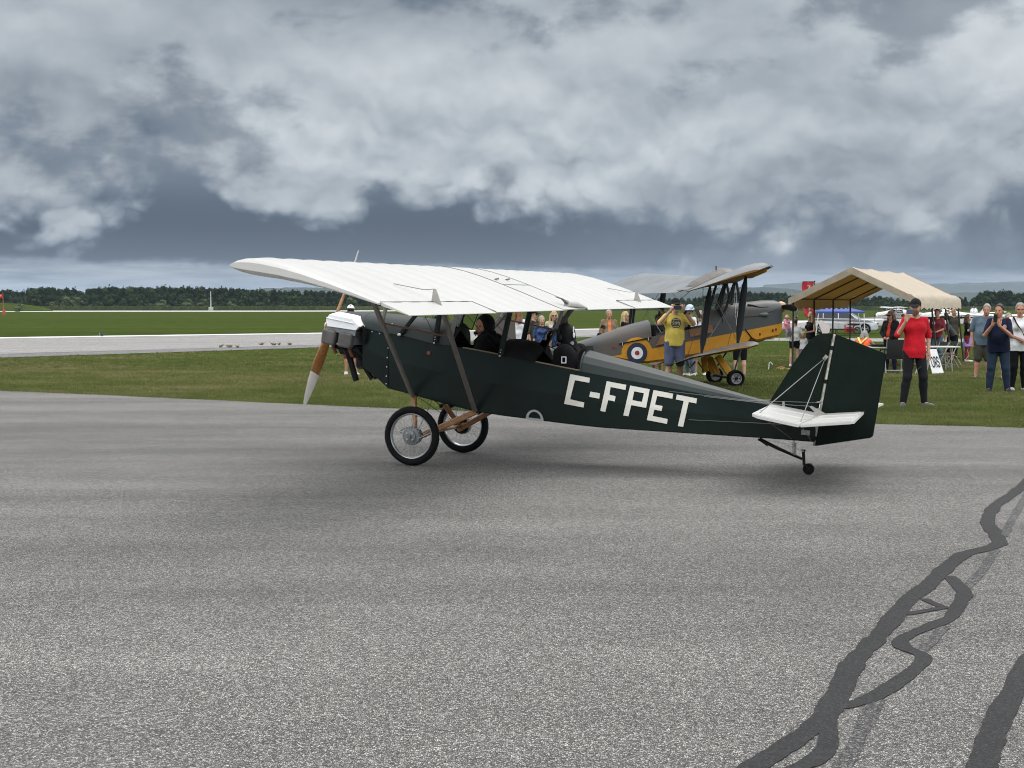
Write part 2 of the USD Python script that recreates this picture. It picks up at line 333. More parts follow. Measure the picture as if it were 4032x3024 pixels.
EDGE = [on_ground(x, y, 0.0)[:2] for x, y in ((-900, 1478), (0, 1537), (500, 1558), (1140, 1588), (1500, 1604), (2400, 1637), (3000, 1655), (3700, 1674), (4032, 1683), (4700, 1702))]
rag = []
for a, b in zip(EDGE[:-1], EDGE[1:]):
    k = int(np.linalg.norm(b - a) / 0.12)
    for t in np.arange(k) / k: rag.append(a + t * (b - a) + NPR.normal(0, 0.022, 2))
taxi_poly = [tuple(p) for p in rag] + [(22, 8.0), (22, -30), (-46, -30), (-46, 40)]
S(None, 'taxiway', sheet(taxi_poly, lambda x, y: 0.0), TAXI)
# the dark skirt of the pavement edge, a low step down to the turf
sk = LineString(rag).buffer(0.03)
# runway strip with its darker near shoulder, and the apron at the right
lift = lambda h: (lambda x, y: float(ground_z(y)) + h)
def px_poly(pts, h): return [tuple(on_ground(x, y)[:2]) for x, y in pts]
rw_far = [(-700, 1336), (0, 1328), (600, 1319), (1150, 1311.5), (1700, 1303), (2250, 1295), (2640, 1290), (3060, 1264), (3500, 1248), (4032, 1236), (4600, 1226)]
rw_near = [(-700, 1430), (0, 1409), (600, 1390), (1150, 1372), (1700, 1352), (2250, 1330), (2640, 1316), (3100, 1296), (3460, 1283), (4032, 1270), (4600, 1262)]
S(None, 'runway_shoulder', sheet(px_poly(rw_far + rw_near[::-1], 0), lift(0.010)), SHLD)
rw_mid = [(-700, 1415), (0, 1395), (600, 1378), (1150, 1362), (1700, 1344), (2250, 1325), (2640, 1312), (3100, 1293), (3460, 1281), (4032, 1268), (4600, 1260)]
far_in = [(x, y + 1.5) for x, y in rw_far]
S(None, 'runway', sheet(px_poly(far_in + rw_mid[::-1], 0), lift(0.018)), RUNW)
S(None, 'runway_edge_line', sheet(px_poly([(-700, 1338.5), (0, 1330), (600, 1321), (1150, 1313.5), (1700, 1305), (2250, 1297), (2640, 1292)] + [(2640, 1293.4), (2250, 1299), (1700, 1307.2), (1150, 1316), (600, 1324), (0, 1333.6), (-700, 1342)], 0), lift(0.024)), PAINT)
S(None, 'apron_line', sheet(px_poly([(3020, 1271), (3480, 1255.2), (3480, 1258), (3020, 1275)], 0), lift(0.024)), PAINT)
S(None, 'side_taxiway', sheet(px_poly([(2560, 1329), (2995, 1331), (3500, 1333), (4032, 1336), (4700, 1340), (4700, 1358), (4032, 1350.5), (3500, 1346), (2995, 1342), (2560, 1338)], 0), lift(0.012)), RUNW)
wl = [(-700, 1226), (0, 1225.6), (1150, 1225.2), (2400, 1220.5), (3100, 1216.5), (3800, 1210.6), (4300, 1207.6)]
def band_poly(l, a, b): return px_poly([(x, y - a) for x, y in l] + [(x, y + b) for x, y in l[::-1]], 0)
S(None, 'far_runway', sheet(band_poly(wl, 1.6, 1.9), lift(0.03)), PALE)
SOIL = pm('stubble_verge', (0.145, 0.125, 0.075), 0.95, 0.25, 0.2, coords='world')
S(None, 'stubble_verge', sheet(px_poly([(-700, 1216.8), (0, 1216.8), (1500, 1216.2), (2400, 1214), (2400, 1217.4), (1500, 1221), (0, 1222.0), (-700, 1222.0)], 0), lift(0.02)), SOIL)

# poured crack seal on the taxiway
def tar(lines):
    gs = []
    for pts, w in lines:
        g = np.array([on_ground(2900 + x / 1.4134, 1850 + y / 1.4134, 0.0)[:2] for x, y in pts])
        seg = [g[0]]
        for a, b in zip(g[:-1], g[1:]):
            k = max(2, int(np.linalg.norm(b - a) / 0.03))
            seg += [a + (b - a) * t for t in np.arange(1, k + 1) / k]
        seg = np.array(seg); sm = seg.copy()
        for _ in range(4): sm[1:-1] = (sm[:-2] + 2 * sm[1:-1] + sm[2:]) / 4
        wob = meshkit.fbm(np.column_stack([sm * 7.0, np.zeros(len(sm))]), 3, 5)
        wb2 = meshkit.fbm(np.column_stack([sm * 42.0, np.ones(len(sm))]), 2, 8); ww = w * (0.62 + 0.62 * wob + 0.22 * wb2)
        for a, b, r in zip(sm[:-1], sm[1:], ww): gs.append(LineString([a, b]).buffer(r, quad_segs=4))
    return unary_union(gs).simplify(0.002)
TA = [((1640, 40), (1590, 95), (1530, 140), (1440, 200), (1405, 250), (1395, 300), (1430, 345), (1458, 390), (1470, 412), (1400, 440), (1270, 468), (1210, 510), (1150, 560), (1060, 650), (960, 720), (900, 790), (840, 870), (740, 980), (660, 1060), (610, 1150), (570, 1250), (530, 1310), (480, 1400), (380, 1470), (250, 1560), (120, 1640), (0, 1715))]
TB = [((1190, 600), (1240, 650), (1275, 690), (1240, 750), (1190, 830), (1060, 880), (960, 920), (905, 955), (930, 1000), (1045, 1028), (1040, 1070), (960, 1140), (860, 1210), (760, 1270), (660, 1310), (560, 1318)), ((1050, 725), (1150, 768)), ((950, 805), (1150, 770)), ((500, 1390), (515, 1480), (505, 1560), (440, 1620), (340, 1665), (200, 1710))]
TC = [((1680, 1000), (1600, 1130), (1540, 1240), (1480, 1340), (1430, 1460), (1390, 1580), (1350, 1720))]
TD = [((1640, 90), (1580, 200), (1520, 300), (1490, 370)), ((1440, 450), (1370, 560), (1270, 670)), ((1150, 880), (1090, 950), (1020, 1020)), ((780, 1290), (700, 1440), (650, 1560), (540, 1720))]
TAR = asphalt_material('crack_seal', (0.027, 0.027, 0.028), (0.019, 0.019, 0.020), bump=0.0012, scale=120.0, streak=0.25, rough=0.8)
TARO = asphalt_material('worn_crack_seal', (0.150, 0.147, 0.145), (0.030, 0.030, 0.030), bump=0.004, scale=85.0, streak=0.2, rough=0.75)
def tar_mesh(g, z): return trimesh.util.concatenate([trimesh.creation.extrude_polygon(p, 0.004, engine='earcut').apply_translation((0, 0, z)) for p in getattr(g, 'geoms', [g])])
seal = tar([(TA[0], 0.049)] + [(t, 0.026 if i in (1, 2) else 0.038) for i, t in enumerate(TB)])
S(None, 'crack_seal', tar_mesh(seal, 0.001), TAR, label='black poured crack seal forking across the near taxiway at right')
S(None, 'crack_seal', tar_mesh(tar([(TC[0], 0.050)]), 0.001), TAR, label='short black crack seal leaving the lower right corner of the picture')
S(None, 'old_crack_seal', tar_mesh(tar([(t, 0.030) for t in TD]).difference(seal.buffer(0.002)), 0.0002), TARO)

# turf blades near the pavement, where they stand up against it
def tuft(n, h, sp, seed):
    r = np.random.default_rng(seed); v, f = [], []
    for _ in range(n):
        a, b = r.uniform(0, 6.28), r.uniform(0, 6.28); o = r.normal(0, sp, 2); hh = h * r.uniform(0.5, 1.1); ln = r.uniform(0.1, 0.7) * hh; w = r.uniform(0.004, 0.008)
        d, s = np.array([math.cos(a), math.sin(a)]), np.array([math.cos(b), math.sin(b)]) * w
        k = len(v); v += [[o[0] - s[0], o[1] - s[1], -0.01], [o[0] + s[0], o[1] + s[1], -0.01], [o[0] + d[0] * ln * 0.4 + s[0] * 0.7, o[1] + d[1] * ln * 0.4 + s[1] * 0.7, hh * 0.65], [o[0] + d[0] * ln, o[1] + d[1] * ln, hh]]
        f += [[k, k + 1, k + 2], [k, k + 2, k + 3]]
    return trimesh.Trimesh(v, f, process=False)
BLADE = []
for i, (a, b) in enumerate((((0.078, 0.100, 0.025), (0.126, 0.150, 0.043)), ((0.114, 0.126, 0.038), (0.166, 0.172, 0.062)), ((0.17, 0.15, 0.07), (0.23, 0.20, 0.10)))):
    BLADE.append(pm(f'grass_blade_{"green olive dry".split()[i]}', a, 0.7, col2=b, scale=0.8, coords='world', transl=0.25, spec=0.2))
def instancer(name, protos, mats, pos, idx, yaw, sc, label, cat):
    pi = UsdGeom.PointInstancer.Define(stage, '/World/' + name)
    ps = []
    for i, (m, mt) in enumerate(zip(protos, mats)):
        usdkit.mesh(stage, f'/World/{name}/clump_{i:03d}', m, mt, smooth=False); ps.append(f'/World/{name}/clump_{i:03d}')
    pi.CreatePrototypesRel().SetTargets([Sdf.Path(p) for p in ps])
    pi.CreatePositionsAttr(Vt.Vec3fArray.FromNumpy(np.asarray(pos, np.float32))); pi.CreateProtoIndicesAttr(Vt.IntArray.FromNumpy(np.asarray(idx, np.int32)))
    q = np.zeros((len(pos), 4), np.float32); q[:, 0] = np.cos(yaw / 2); q[:, 3] = np.sin(yaw / 2)
    pi.CreateOrientationsAttr(Vt.QuathArray([Gf.Quath(float(a[0]), 0.0, 0.0, float(a[3])) for a in q]))
    pi.CreateScalesAttr(Vt.Vec3fArray.FromNumpy(np.asarray(sc, np.float32)))
    return tag(pi.GetPrim(), label, cat, None, 'stuff')
edge_line = LineString(rag)
N = 135000
d = NPR.uniform(0, 1, N) ** 1.6
py = 1683 - d * (1683 - 1338); px = NPR.uniform(-60, 4092, N)
pts = []
A_, B_ = (px - CX) / FPX, -(py - CY) / FPX
dy, dz = math.cos(PITCH) + B_ * math.sin(PITCH), -math.sin(PITCH) + B_ * math.cos(PITCH)
t = (-0.03 - EYE) / dz; gxp, gyp = A_ * t, dy * t
ex, ey = np.array(rag).T
yedge = np.interp(gxp, ex[np.argsort(ex)], ey[np.argsort(ex)])
ok = (gyp > yedge + 0.02) & (gyp < 38 + 34 * NPR.uniform(0, 1, N) ** 1.5)
gxp, gyp = gxp[ok], gyp[ok]
e2 = NPR.uniform(0, 1, 9000); exi = np.interp(e2, np.linspace(0, 1, len(rag)), ex); eyi = np.interp(e2, np.linspace(0, 1, len(rag)), ey) + np.abs(NPR.normal(0, 0.06, 9000)) - 0.01
gxp, gyp = np.concatenate([gxp, exi]), np.concatenate([gyp, eyi])
# keep the runway bare
rwp = np.array(px_poly(rw_near, 0)); lim = np.interp(gxp, rwp[:, 0], rwp[:, 1]); ok = gyp < lim - 0.3
gxp, gyp = gxp[ok], gyp[ok]
dryf = meshkit.fbm(np.column_stack([gxp * 0.30, gyp * 0.5, np.zeros(len(gxp))]), 4, 3) + NPR.normal(0, 0.10, len(gxp))
idx = np.where(dryf > 0.68, 2, np.where(dryf > 0.50, 1, 0)) * 2 + NPR.integers(0, 2, len(gxp))
scl = NPR.uniform(0.7, 1.35, len(gxp)) * (0.8 + 0.5 * meshkit.fbm(np.column_stack([gxp * 0.8, gyp * 1.1, np.ones(len(gxp))]), 3, 9))
sc3 = np.column_stack([scl * 1.25, scl * 1.25, scl])
instancer('grass_tufts', [tuft(14, 0.052, 0.035, s) for s in range(6)], [BLADE[0], BLADE[0], BLADE[1], BLADE[1], BLADE[2], BLADE[2]], np.column_stack([gxp, gyp, ground_z(gyp)]), idx, NPR.uniform(0, 6.28, len(gxp)), sc3, 'short green and straw grass blades of the mown verge', 'grass')
# weeds along the runway shoulder
WEED = pm('brown_weed', (0.15, 0.135, 0.075), 0.8, col2=(0.22, 0.19, 0.11), scale=5.0, coords='world', transl=0.2)
for i, (x, y, w) in enumerate(((868, 1369, 26), (905, 1369, 34), (936, 1370, 20), (1030, 1360, 24), (1080, 1361, 26), (1098, 1360, 16), (1142, 1360, 22))):
    p = on_ground(x, y); m = tuft(40, 0.15, 0.02, 50 + i); m.vertices[:, :2] *= np.array([w / 26 * 1.7, 1.2])
    q = obj('weed', m, WEED, None, smooth=False); UsdGeom.Xformable(q).AddTranslateOp().Set(tuple(p)); tag(q, 'brown weed clump in the joint between pale runway and grey shoulder', 'weed', 'weeds along the runway shoulder')
# ------------------------------------------------------------------ far country: ridges, woods, corn, mast, windsock
def ridge(name, y, prof, depth, seed, label):
    xs = np.array([p[0] for p in prof], float); t = np.array([p[1] for p in prof], float)
    px = np.linspace(xs[0], xs[-1], 160); top = np.interp(px, xs, t)
    top = EYE + (HZ - top) * y / FPX + (meshkit.fbm(np.column_stack([px * 0.02, px * 0, px * 0 + seed]), 5, seed) - 0.5) * 0.0016 * y
    X = (px - CX) / FPX * y; rows = []
    for k, (dy, hz) in enumerate(((-0.5, 0.0), (-0.38, 0.30), (-0.25, 0.58), (-0.12, 0.86), (0, 1.0), (0.15, 0.9), (0.45, 0.0))):
        n = 1 + 0.18 * (meshkit.fbm(np.column_stack([px * 0.03, np.full(160, k * 0.8), px * 0 + seed]), 4, seed + 1) - 0.5) * (0 < hz < 1)
        rows.append(np.column_stack([X * (1 + dy * depth / y), np.full(160, y + dy * depth), -8 + (top + 8) * hz * n]))
    R = np.array(rows); v = R.reshape(-1, 3); f = []
    for i in range(len(R) - 1):
        for j in range(159): a = i * 160 + j; f += [[a, a + 1, a + 161], [a, a + 161, a + 160]]
    tag(obj(name, trimesh.Trimesh(v, f, process=False), WOODHILL, None, smooth=True), label, 'hill', None, 'structure')
WOODHILL = pm('wooded_hillside', (0.012, 0.020, 0.011), 0.95, col2=(0.034, 0.046, 0.022), scale=0.006, detail=8.0, coords='world', spec=0.1, stretch=(1, 1, 2))
ridge('distant_escarpment', 8600, [(2980, 1190), (3000, 1121), (3060, 1117), (3160, 1114), (3400, 1116), (3560, 1119), (3740, 1118), (3790, 1113.5), (4032, 1110), (4500, 1112), (4900, 1130)], 2200, 3, 'long flat-topped blue ridge on the horizon at right')
ridge('wooded_ridge', 5200, [(2300, 1170), (2560, 1142), (2700, 1134), (2955, 1130), (3040, 1132), (3100, 1138), (3180, 1148), (3360, 1168), (3520, 1172), (3640, 1158), (3900, 1150), (4200, 1150), (4600, 1180)], 1400, 8, 'nearer wooded ridge in front of the blue escarpment')
ridge('low_hill', 5600, [(880, 1190), (980, 1138), (1060, 1136), (1130, 1133), (1240, 1134), (1400, 1142), (1560, 1160), (1700, 1195)], 1200, 15, 'low blue hill rising just over the far trees at left')

def crown_mesh(seed, w=1.0, lobes=9, clumps=330, conical=0.0):
    """unit tree crown, 1 m tall from z=0 to z=1: clumps of leaf-sized faces scattered through overlapping lobes"""
    r = np.random.default_rng(seed); L = []
    for i in range(lobes):
        z = 0.18 + 0.66 * (i + 0.5) / lobes; a = r.uniform(0, 6.28); rad = (0.34 - 0.22 * conical * z) * w
        rr = r.uniform(0.25, 0.95) * rad * (1.0 if z < 0.7 else 0.5)
        L.append((np.array([math.cos(a) * rr, math.sin(a) * rr, z]), r.uniform(0.14, 0.24) * (1.15 - 0.45 * z)))
    L.append((np.array([0, 0, 0.86]), 0.13)); L.append((np.array([0, 0, 0.5]), 0.26 * w))
    v, f = [], []
    for _ in range(clumps):
        c, rad = L[r.integers(len(L))]; d = r.normal(0, 1, 3); d /= np.linalg.norm(d); p = c + d * rad * np.array([w, w, 1]) * r.uniform(0.75, 1.05)
        s = r.uniform(0.030, 0.060)
        for _ in range(3):
            q = p + r.normal(0, 0.5, 3) * s; nrm = d * 0.8 + r.normal(0, 0.6, 3); nrm /= np.linalg.norm(nrm); u = np.cross(nrm, r.normal(0, 1, 3)); u /= np.linalg.norm(u); w_ = np.cross(nrm, u)
            k = len(v); a = s * r.uniform(0.7, 1.2)
            v += [q - u * a, q + w_ * a * 0.7, q + u * a, q - w_ * a * 0.7 + nrm * a * 0.3]; f += [[k, k + 1, k + 2], [k, k + 2, k + 3]]
    # an opaque but ragged heart so that crowns do not read as confetti
    for c, rad in L:
        m = trimesh.creation.icosphere(subdivisions=2, radius=rad * 0.86); m.vertices *= np.array([w, w, 1]); n = meshkit.fbm(m.vertices * 9 + seed, 3, seed) - 0.5
        m.vertices *= (1 + 0.55 * n)[:, None]; m.vertices += c; k = len(v); v += list(m.vertices); f += [[a + k for a in t] for t in m.faces.tolist()]
    return trimesh.Trimesh(np.array(v), np.array(f), process=False)
def trunk_mesh(seed):
    r = np.random.default_rng(seed + 90); ms = [tube([(0, 0, -0.03), (0.01, 0, 0.3), (0.0, 0.01, 0.75)], [0.030, 0.022, 0.008], 7)]
    for i in range(4):
        a = r.uniform(0, 6.28); z = r.uniform(0.22, 0.5); ms.append(tube([(0, 0, z), (0.12 * math.cos(a), 0.12 * math.sin(a), z + 0.12), (0.2 * math.cos(a), 0.2 * math.sin(a), z + 0.26)], [0.013, 0.009, 0.004], 5))
    return trimesh.util.concatenate(ms)
BARK = pm('grey_bark', (0.07, 0.055, 0.04), 0.9, 0.2)
def leaf_mat(name, a, b, rand=0.25): return pm(name, a, 0.75, col2=b, scale=5.0, coords='object', transl=0.10, spec=0.05, rand=rand, lo=0.3, hi=0.7)
LEAF_D = leaf_mat('dark_leaves', (0.012, 0.024, 0.011), (0.028, 0.048, 0.019)); LEAF_M = leaf_mat('mid_leaves', (0.020, 0.037, 0.015), (0.042, 0.064, 0.025)); LEAF_P = leaf_mat('pale_leaves', (0.055, 0.082, 0.036), (0.100, 0.128, 0.062))
protos = []
def tree_proto(name, seed, mat, label, group, loc, sc, **k):
    t = thing(name, label, 'tree', loc, RND.uniform(0, 360), group, scale=sc)
    obj('trunk', trunk_mesh(seed), BARK, t); obj('crown', crown_mesh(seed, **k), mat, t, smooth=False); return t
TOP = [(-100, 1142), (0, 1142), (12, 1138), (49, 1139), (61, 1145), (88, 1148), (102, 1137), (154, 1131), (205, 1130), (266, 1134), (297, 1138), (328, 1144), (338, 1138), (389, 1131), (450, 1129), (700, 1129), (802, 1130), (831, 1135), (905, 1129), (925, 1136), (977, 1135), (997, 1141), (1048, 1142), (1090, 1144), (1150, 1143), (1540, 1145), (2000, 1152), (2500, 1172), (2685, 1174), (2720, 1171), (2800, 1160), (2880, 1149), (2978, 1148), (3012, 1147), (3055, 1146), (3090, 1152), (3115, 1162), (3200, 1168), (3372, 1178), (3400, 1174), (3462, 1166), (3500, 1170), (3540, 1175), (3640, 1172), (3736, 1163), (3750, 1166), (3764, 1178), (3777, 1170), (3800, 1172), (3805, 1186), (3826, 1172), (3842, 1157), (3867, 1149), (3893, 1142), (3940, 1146), (3959, 1140), (3996, 1158), (4017, 1144), (4150, 1146)]
TX, TY = np.array(TOP, float).T
made = {}
def place_tree(kind, px, top_py, y, wide, label, group, mats, name='tree'):
    X = (px - CX) / FPX * y; base = -0.25; H = EYE - base + (HZ - top_py) * y / FPX
    W = H * wide * RND.uniform(0.9, 1.2)
    key = kind; r = RND.uniform(0, 360)
    if key not in made:
        made[key] = tree_proto(name, hash_seed(key), mats, label, group, (X, y, base), (W, W, H), conical=0.9 if 'pointed' in key else 0.0)
    else: copy_of(made[key], (X, y, base), r, label, group, (W, W, H))
def hash_seed(s): return sum(ord(c) * (i + 3) for i, c in enumerate(s)) % 1000
FARL = 'dark leafy tree in the close treeline across the airfield'
px = -60.0
while px < 4100:
    if not (2150 < px < 2480):
        y = RND.uniform(690, 760) if px < 3790 else RND.uniform(640, 700)
        kind = f'dark{RND.randint(0, 4)}'
        place_tree(kind, px, float(np.interp(px, TX, TY)) + RND.uniform(-3, 6), y, RND.uniform(0.72, 0.95), FARL, 'trees of the far treeline', LEAF_D if kind[-1] in '0123' else LEAF_M)
    px += RND.uniform(17, 30)
# trees standing forward of the line, smaller and rounder, some pale
for i in range(28):
    px = RND.uniform(-40, 1560) if i < 18 else RND.uniform(2650, 4080)
    t = float(np.interp(px, TX, TY)); kind = f'mid{RND.randint(0, 2)}'
    place_tree(kind, px, t + (HZ - t) * RND.uniform(0.30, 0.58), RND.uniform(650, 685), RND.uniform(0.95, 1.3), 'lower rounded mid-green tree standing forward of the far treeline', 'mid-green trees forward of the treeline', LEAF_M)
for px, top in ((262, 1166), (300, 1168), (210, 1189), (742, 1176), (800, 1176), (910, 1188), (1112, 1193), (640, 1180), (1380, 1170)):
    place_tree('pale0', px, top, RND.uniform(630, 645), 1.3, 'pale grey-green willow-like bush low in front of the dark treeline', 'pale bushes before the treeline', LEAF_P)
for px, top in ((3777, 1170), (3798, 1169)):
    place_tree('pointed0', px, top, 620, 0.5, 'narrow pointed dark tree of a pair between the tan canopy and the grove', 'pair of pointed trees', LEAF_D)
# the wood behind, one mass
fp = []; fi = []; fs = []
for _ in range(420):
    px = RND.uniform(-80, 4120); y = RND.uniform(770, 860); t = float(np.interp(px, TX, TY)); H = 1.9 + (HZ - t - RND.uniform(0, 10)) * y / FPX
    if H < 3: continue
    fp.append(((px - CX) / FPX * y, y, -0.25)); fi.append(RND.randint(0, 2)); fs.append((H * 0.85, H * 0.85, H))
instancer('wood_behind', [crown_mesh(400 + s, clumps=240) for s in range(3)], [LEAF_D] * 3, fp, fi, NPR.uniform(0, 6.28, len(fp)), fs, 'dense dark wood closing the far side of the airfield', 'wood')
# undergrowth under the treeline
up, ui, us = [], [], []
for _ in range(520):
    px = RND.uniform(-80, 4120); y = RND.uniform(655, 700); h = RND.uniform(2.2, 4.6); up.append(((px - CX) / FPX * y, y, -0.4)); ui.append(RND.randint(0, 1)); us.append((h * 1.6, h * 1.2, h))
instancer('undergrowth', [crown_mesh(500 + s, clumps=160) for s in range(2)], [LEAF_D, LEAF_M], up, ui, NPR.uniform(0, 6.28, len(up)), us, 'dark undergrowth at the foot of the far trees', 'undergrowth')
# corn: rows of upright leafy stalks
CORN = pm('corn_leaf', (0.050, 0.070, 0.020), 0.8, col2=(0.095, 0.110, 0.038), scale=0.4, coords='world', transl=0.2)
v, f = [], []
for row in range(5):
    y = 585 + row * 2.2
    for X in np.arange(-240, 240, 0.55):
        if X > 60 and row > 2: continue
        h = 1.72 + 0.22 * RND.random() + 0.25 * (meshkit.noise(V(X * 0.03, row, 0.5)) - 0.5); x = X + RND.uniform(-0.2, 0.2); w = RND.uniform(0.35, 0.6); s = RND.uniform(-0.3, 0.3); k = len(v)
        v += [(x - w, y, -0.3), (x + w, y + s, -0.3), (x + w * 0.9, y + s, -0.23 + h * 0.8), (x, y, -0.23 + h), (x - w * 0.9, y, -0.23 + h * 0.78)]; f += [[k, k + 1, k + 2], [k, k + 2, k + 3], [k, k + 3, k + 4]]
tag(obj('corn_field', trimesh.Trimesh(v, f, process=False), CORN, None, smooth=False), 'long strip of standing corn before the far trees', 'corn', None, 'stuff')
# a grassy bank and bush at the far left
BANK = GRASS
m = sphere((0, 0, 0), 1.0, 3, (30, 14, 3.6)); m.vertices[:, 2] = np.maximum(m.vertices[:, 2], -0.5)
p = at_depth(-110, 1205, 520); obj_ = obj('grass_bank', m, BANK, None, smooth=True); UsdGeom.Xformable(obj_).AddTranslateOp().Set((p[0], 520, -0.5)); tag(obj_, 'low grassy bank at the left edge before the trees', 'bank', None, 'structure')
place_tree('pale0', 80, 1195, 470, 1.6, 'ragged pale bush beside the grassy bank at the far left', None, LEAF_P)
# mast
p = at_depth(830, 1212, 585); t = thing('antenna_mast', 'slender grey mast standing at the edge of the corn', 'mast', (p[0], 585, -0.3))
GALV = pm('galvanised_steel', (0.42, 0.43, 0.44), 0.5, 0.1, metal=0.0)
h = 2.0 + (HZ - 1148) * 585 / FPX
obj('pole', tube([(0, 0, 0), (0, 0, h)], [0.30, 0.17], 8), GALV, t); obj('base_cabinet', box((0.2, -0.5, 0.75), (1.9, 1.0, 1.5), bev=0.08), pm('cabinet_grey', (0.45, 0.45, 0.40), 0.6), t)
# windsock
y = 2.0 * FPX / (1241 - HZ); p = at_depth(14.3, 1241, y); mpp = y / FPX
t = thing('windsock', 'orange windsock on a red pole at the left edge beyond the runway', 'windsock', (p[0], y, -0.35))
ORG = pm('orange_fabric', (0.62, 0.10, 0.03), 0.7, 0.15); REDP = pm('red_paint', (0.42, 0.07, 0.04), 0.6, 0.1)
obj('pole', [tube([(0, 0, 0), (0, 0, 26 * mpp)], [0.16, 0.16], 8), tube([(0, 0, 26 * mpp), (-0.1, 0, 90 * mpp)], [0.075, 0.06], 8)], REDP, t)
obj('base', box((0.1, 0, 0.55), (0.55, 0.4, 1.1), bev=0.05), REDP, t)
sock = lathe([(0.42, 0), (0.40, 0.8), (0.34, 1.7), (0.27, 2.6), (0.2, 3.4), (0.17, 3.4), (0.25, 2.6), (0.38, 0.1), (0.42, 0)], 'x', 16)
sock.apply_scale((-1, 1, 1)); sock.invert(); sock.apply_transform(trimesh.transformations.rotation_matrix(math.radians(-8), [0, 1, 0])); sock.apply_translation((0.15 - 0.4, 0, 74 * mpp))
obj('sock', sock, ORG, t); obj('hoop', trimesh.creation.torus(0.42, 0.03, 20, 6).apply_transform(trimesh.transformations.rotation_matrix(math.pi / 2, [0, 1, 0])).apply_translation((-0.2, 0, 74 * mpp)), REDP, t)
# runway edge marker
p = on_ground(402, 1325); t = thing('runway_marker', 'small dark green marker at the far edge of the runway', 'marker', p)
DG = pm('dark_green_enamel', (0.015, 0.035, 0.03), 0.4); obj('body', lathe([(0, 0), (0.075, 0), (0.065, 0.12), (0.05, 0.2), (0.055, 0.33), (0.03, 0.37), (0, 0.37)], 'z', 14), DG, t); obj('stake', [tube([(-0.14, 0, 0), (-0.13, 0, 0.24)], 0.008, 6)], GALV, t); obj('plate', box((0, 0, 0.01), (0.3, 0.2, 0.02)), DG, t)

# the air: pale even haze from just below the ground to just above the ridges
hz_ = box((0, 3200, 82.0), (21000, 19000, 182.0))
hm = usdkit.material(stage, '/World/Looks/pale_haze', {'v': ('principled_volume', {'color': (0.58, 0.71, 0.88), 'density': 4.2e-5, 'anisotropy': 0.0})}, [], volume='v.volume')
tag(obj('haze', hz_, hm, None, smooth=False), 'thin pale haze over the airfield and the hills', 'haze', None, 'stuff')
# ------------------------------------------------------------------ the green parasol monoplane
PYAW = 159.254; PMID = V(-0.79354, 14.95039, 0.0)
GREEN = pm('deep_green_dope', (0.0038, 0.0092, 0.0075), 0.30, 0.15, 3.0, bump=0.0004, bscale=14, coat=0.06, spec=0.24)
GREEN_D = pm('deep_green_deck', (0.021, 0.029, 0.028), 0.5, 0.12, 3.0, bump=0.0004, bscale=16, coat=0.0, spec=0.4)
GREEN_F = pm('dark_green_fin_fabric', (0.0055, 0.0105, 0.0080), 0.5, 0.2, 5.0, bump=0.0006, bscale=30, spec=0.1)
WHITE = pm('white_fabric', (0.505, 0.50, 0.48), 0.42, 0.025, 1.3, bump=0.0005, bscale=25, coat=0.15)
CREAM = pm('cream_letter_paint', (0.66, 0.645, 0.58), 0.5, 0.04, 8.0)
STRUT = pm('taupe_strut_paint', (0.125, 0.112, 0.098), 0.5, 0.1, 5.0)
STRUTL = pm('pale_strut_paint', (0.30, 0.29, 0.265), 0.5, 0.1, 5.0)
WOOD = pm('varnished_wood', (0.25, 0.112, 0.032), 0.35, 0.25, 4.0, stretch=(1, 9, 9), coat=0.5, bump=0.0004)
WOODB = pm('dark_varnished_wood', (0.115, 0.038, 0.018), 0.4, 0.25, 4.0, coat=0.4)
BLACK = pm('satin_black', (0.005, 0.005, 0.0055), 0.5, 0.2, spec=0.2)
RUBBER = pm('tyre_rubber', (0.0065, 0.0065, 0.007), 0.85, 0.25, 18.0, bump=0.0008, spec=0.15)
ALU = pm('polished_alloy', (0.62, 0.63, 0.65), 0.28, 0.05, 8.0, metal=0.9)
GREYM = pm('cast_grey', (0.20, 0.215, 0.225), 0.5, 0.15, 14.0, metal=0.3)
STEEL = pm('bright_steel', (0.55, 0.55, 0.54), 0.35, 0.08, 10.0, metal=0.8)
WIRE = pm('bracing_wire', (0.20, 0.20, 0.19), 0.4, 0.05, metal=0.6)
TRIM = pm('tan_leather_trim', (0.20, 0.155, 0.10), 0.7, 0.15, 20.0)
COVERW = pm('white_baffle_paint', (0.82, 0.83, 0.85), 0.35, 0.03)
LEATH = pm('black_leather', (0.0045, 0.0045, 0.005), 0.6, 0.3, 30.0, bump=0.001, spec=0.18)
SEAM = pm('seam_grey', (0.11, 0.11, 0.105), 0.7)
WINDSCREEN = pane_mat('windscreen', (0.82, 0.85, 0.85))
pl = thing('parasol_monoplane', 'dark green open-cockpit monoplane with white parasol wing standing on the taxiway', 'airplane', PMID, PYAW)
# fuselage: side outline from the nose (s) to the sternpost: (s, top z, bottom z, half width)
FU = [(0.755, 1.418, 0.990, 0.300), (0.60, 1.392, 0.885, 0.303), (0.459, 1.366, 0.771, 0.305), (0.176, 1.318, 0.708, 0.305), (-0.097, 1.268, 0.645, 0.305), (-0.386, 1.212, 0.583, 0.305), (-0.535, 1.190, 0.552, 0.305), (-0.832, 1.140, 0.515, 0.304), (-1.138, 1.086, 0.487, 0.302), (-1.45, 1.030, 0.458, 0.298), (-1.69, 0.988, 0.437, 0.292), (-1.935, 0.945, 0.418, 0.272), (-2.4, 0.867, 0.398, 0.224), (-3.0, 0.768, 0.372, 0.150), (-3.55, 0.680, 0.349, 0.080), (-4.02, 0.602, 0.322, 0.020)]
FS = np.array(FU)
def fu(s): return [float(np.interp(-s, -FS[:, 0], FS[:, k])) for k in (1, 2, 3)]
th_ = 0.018
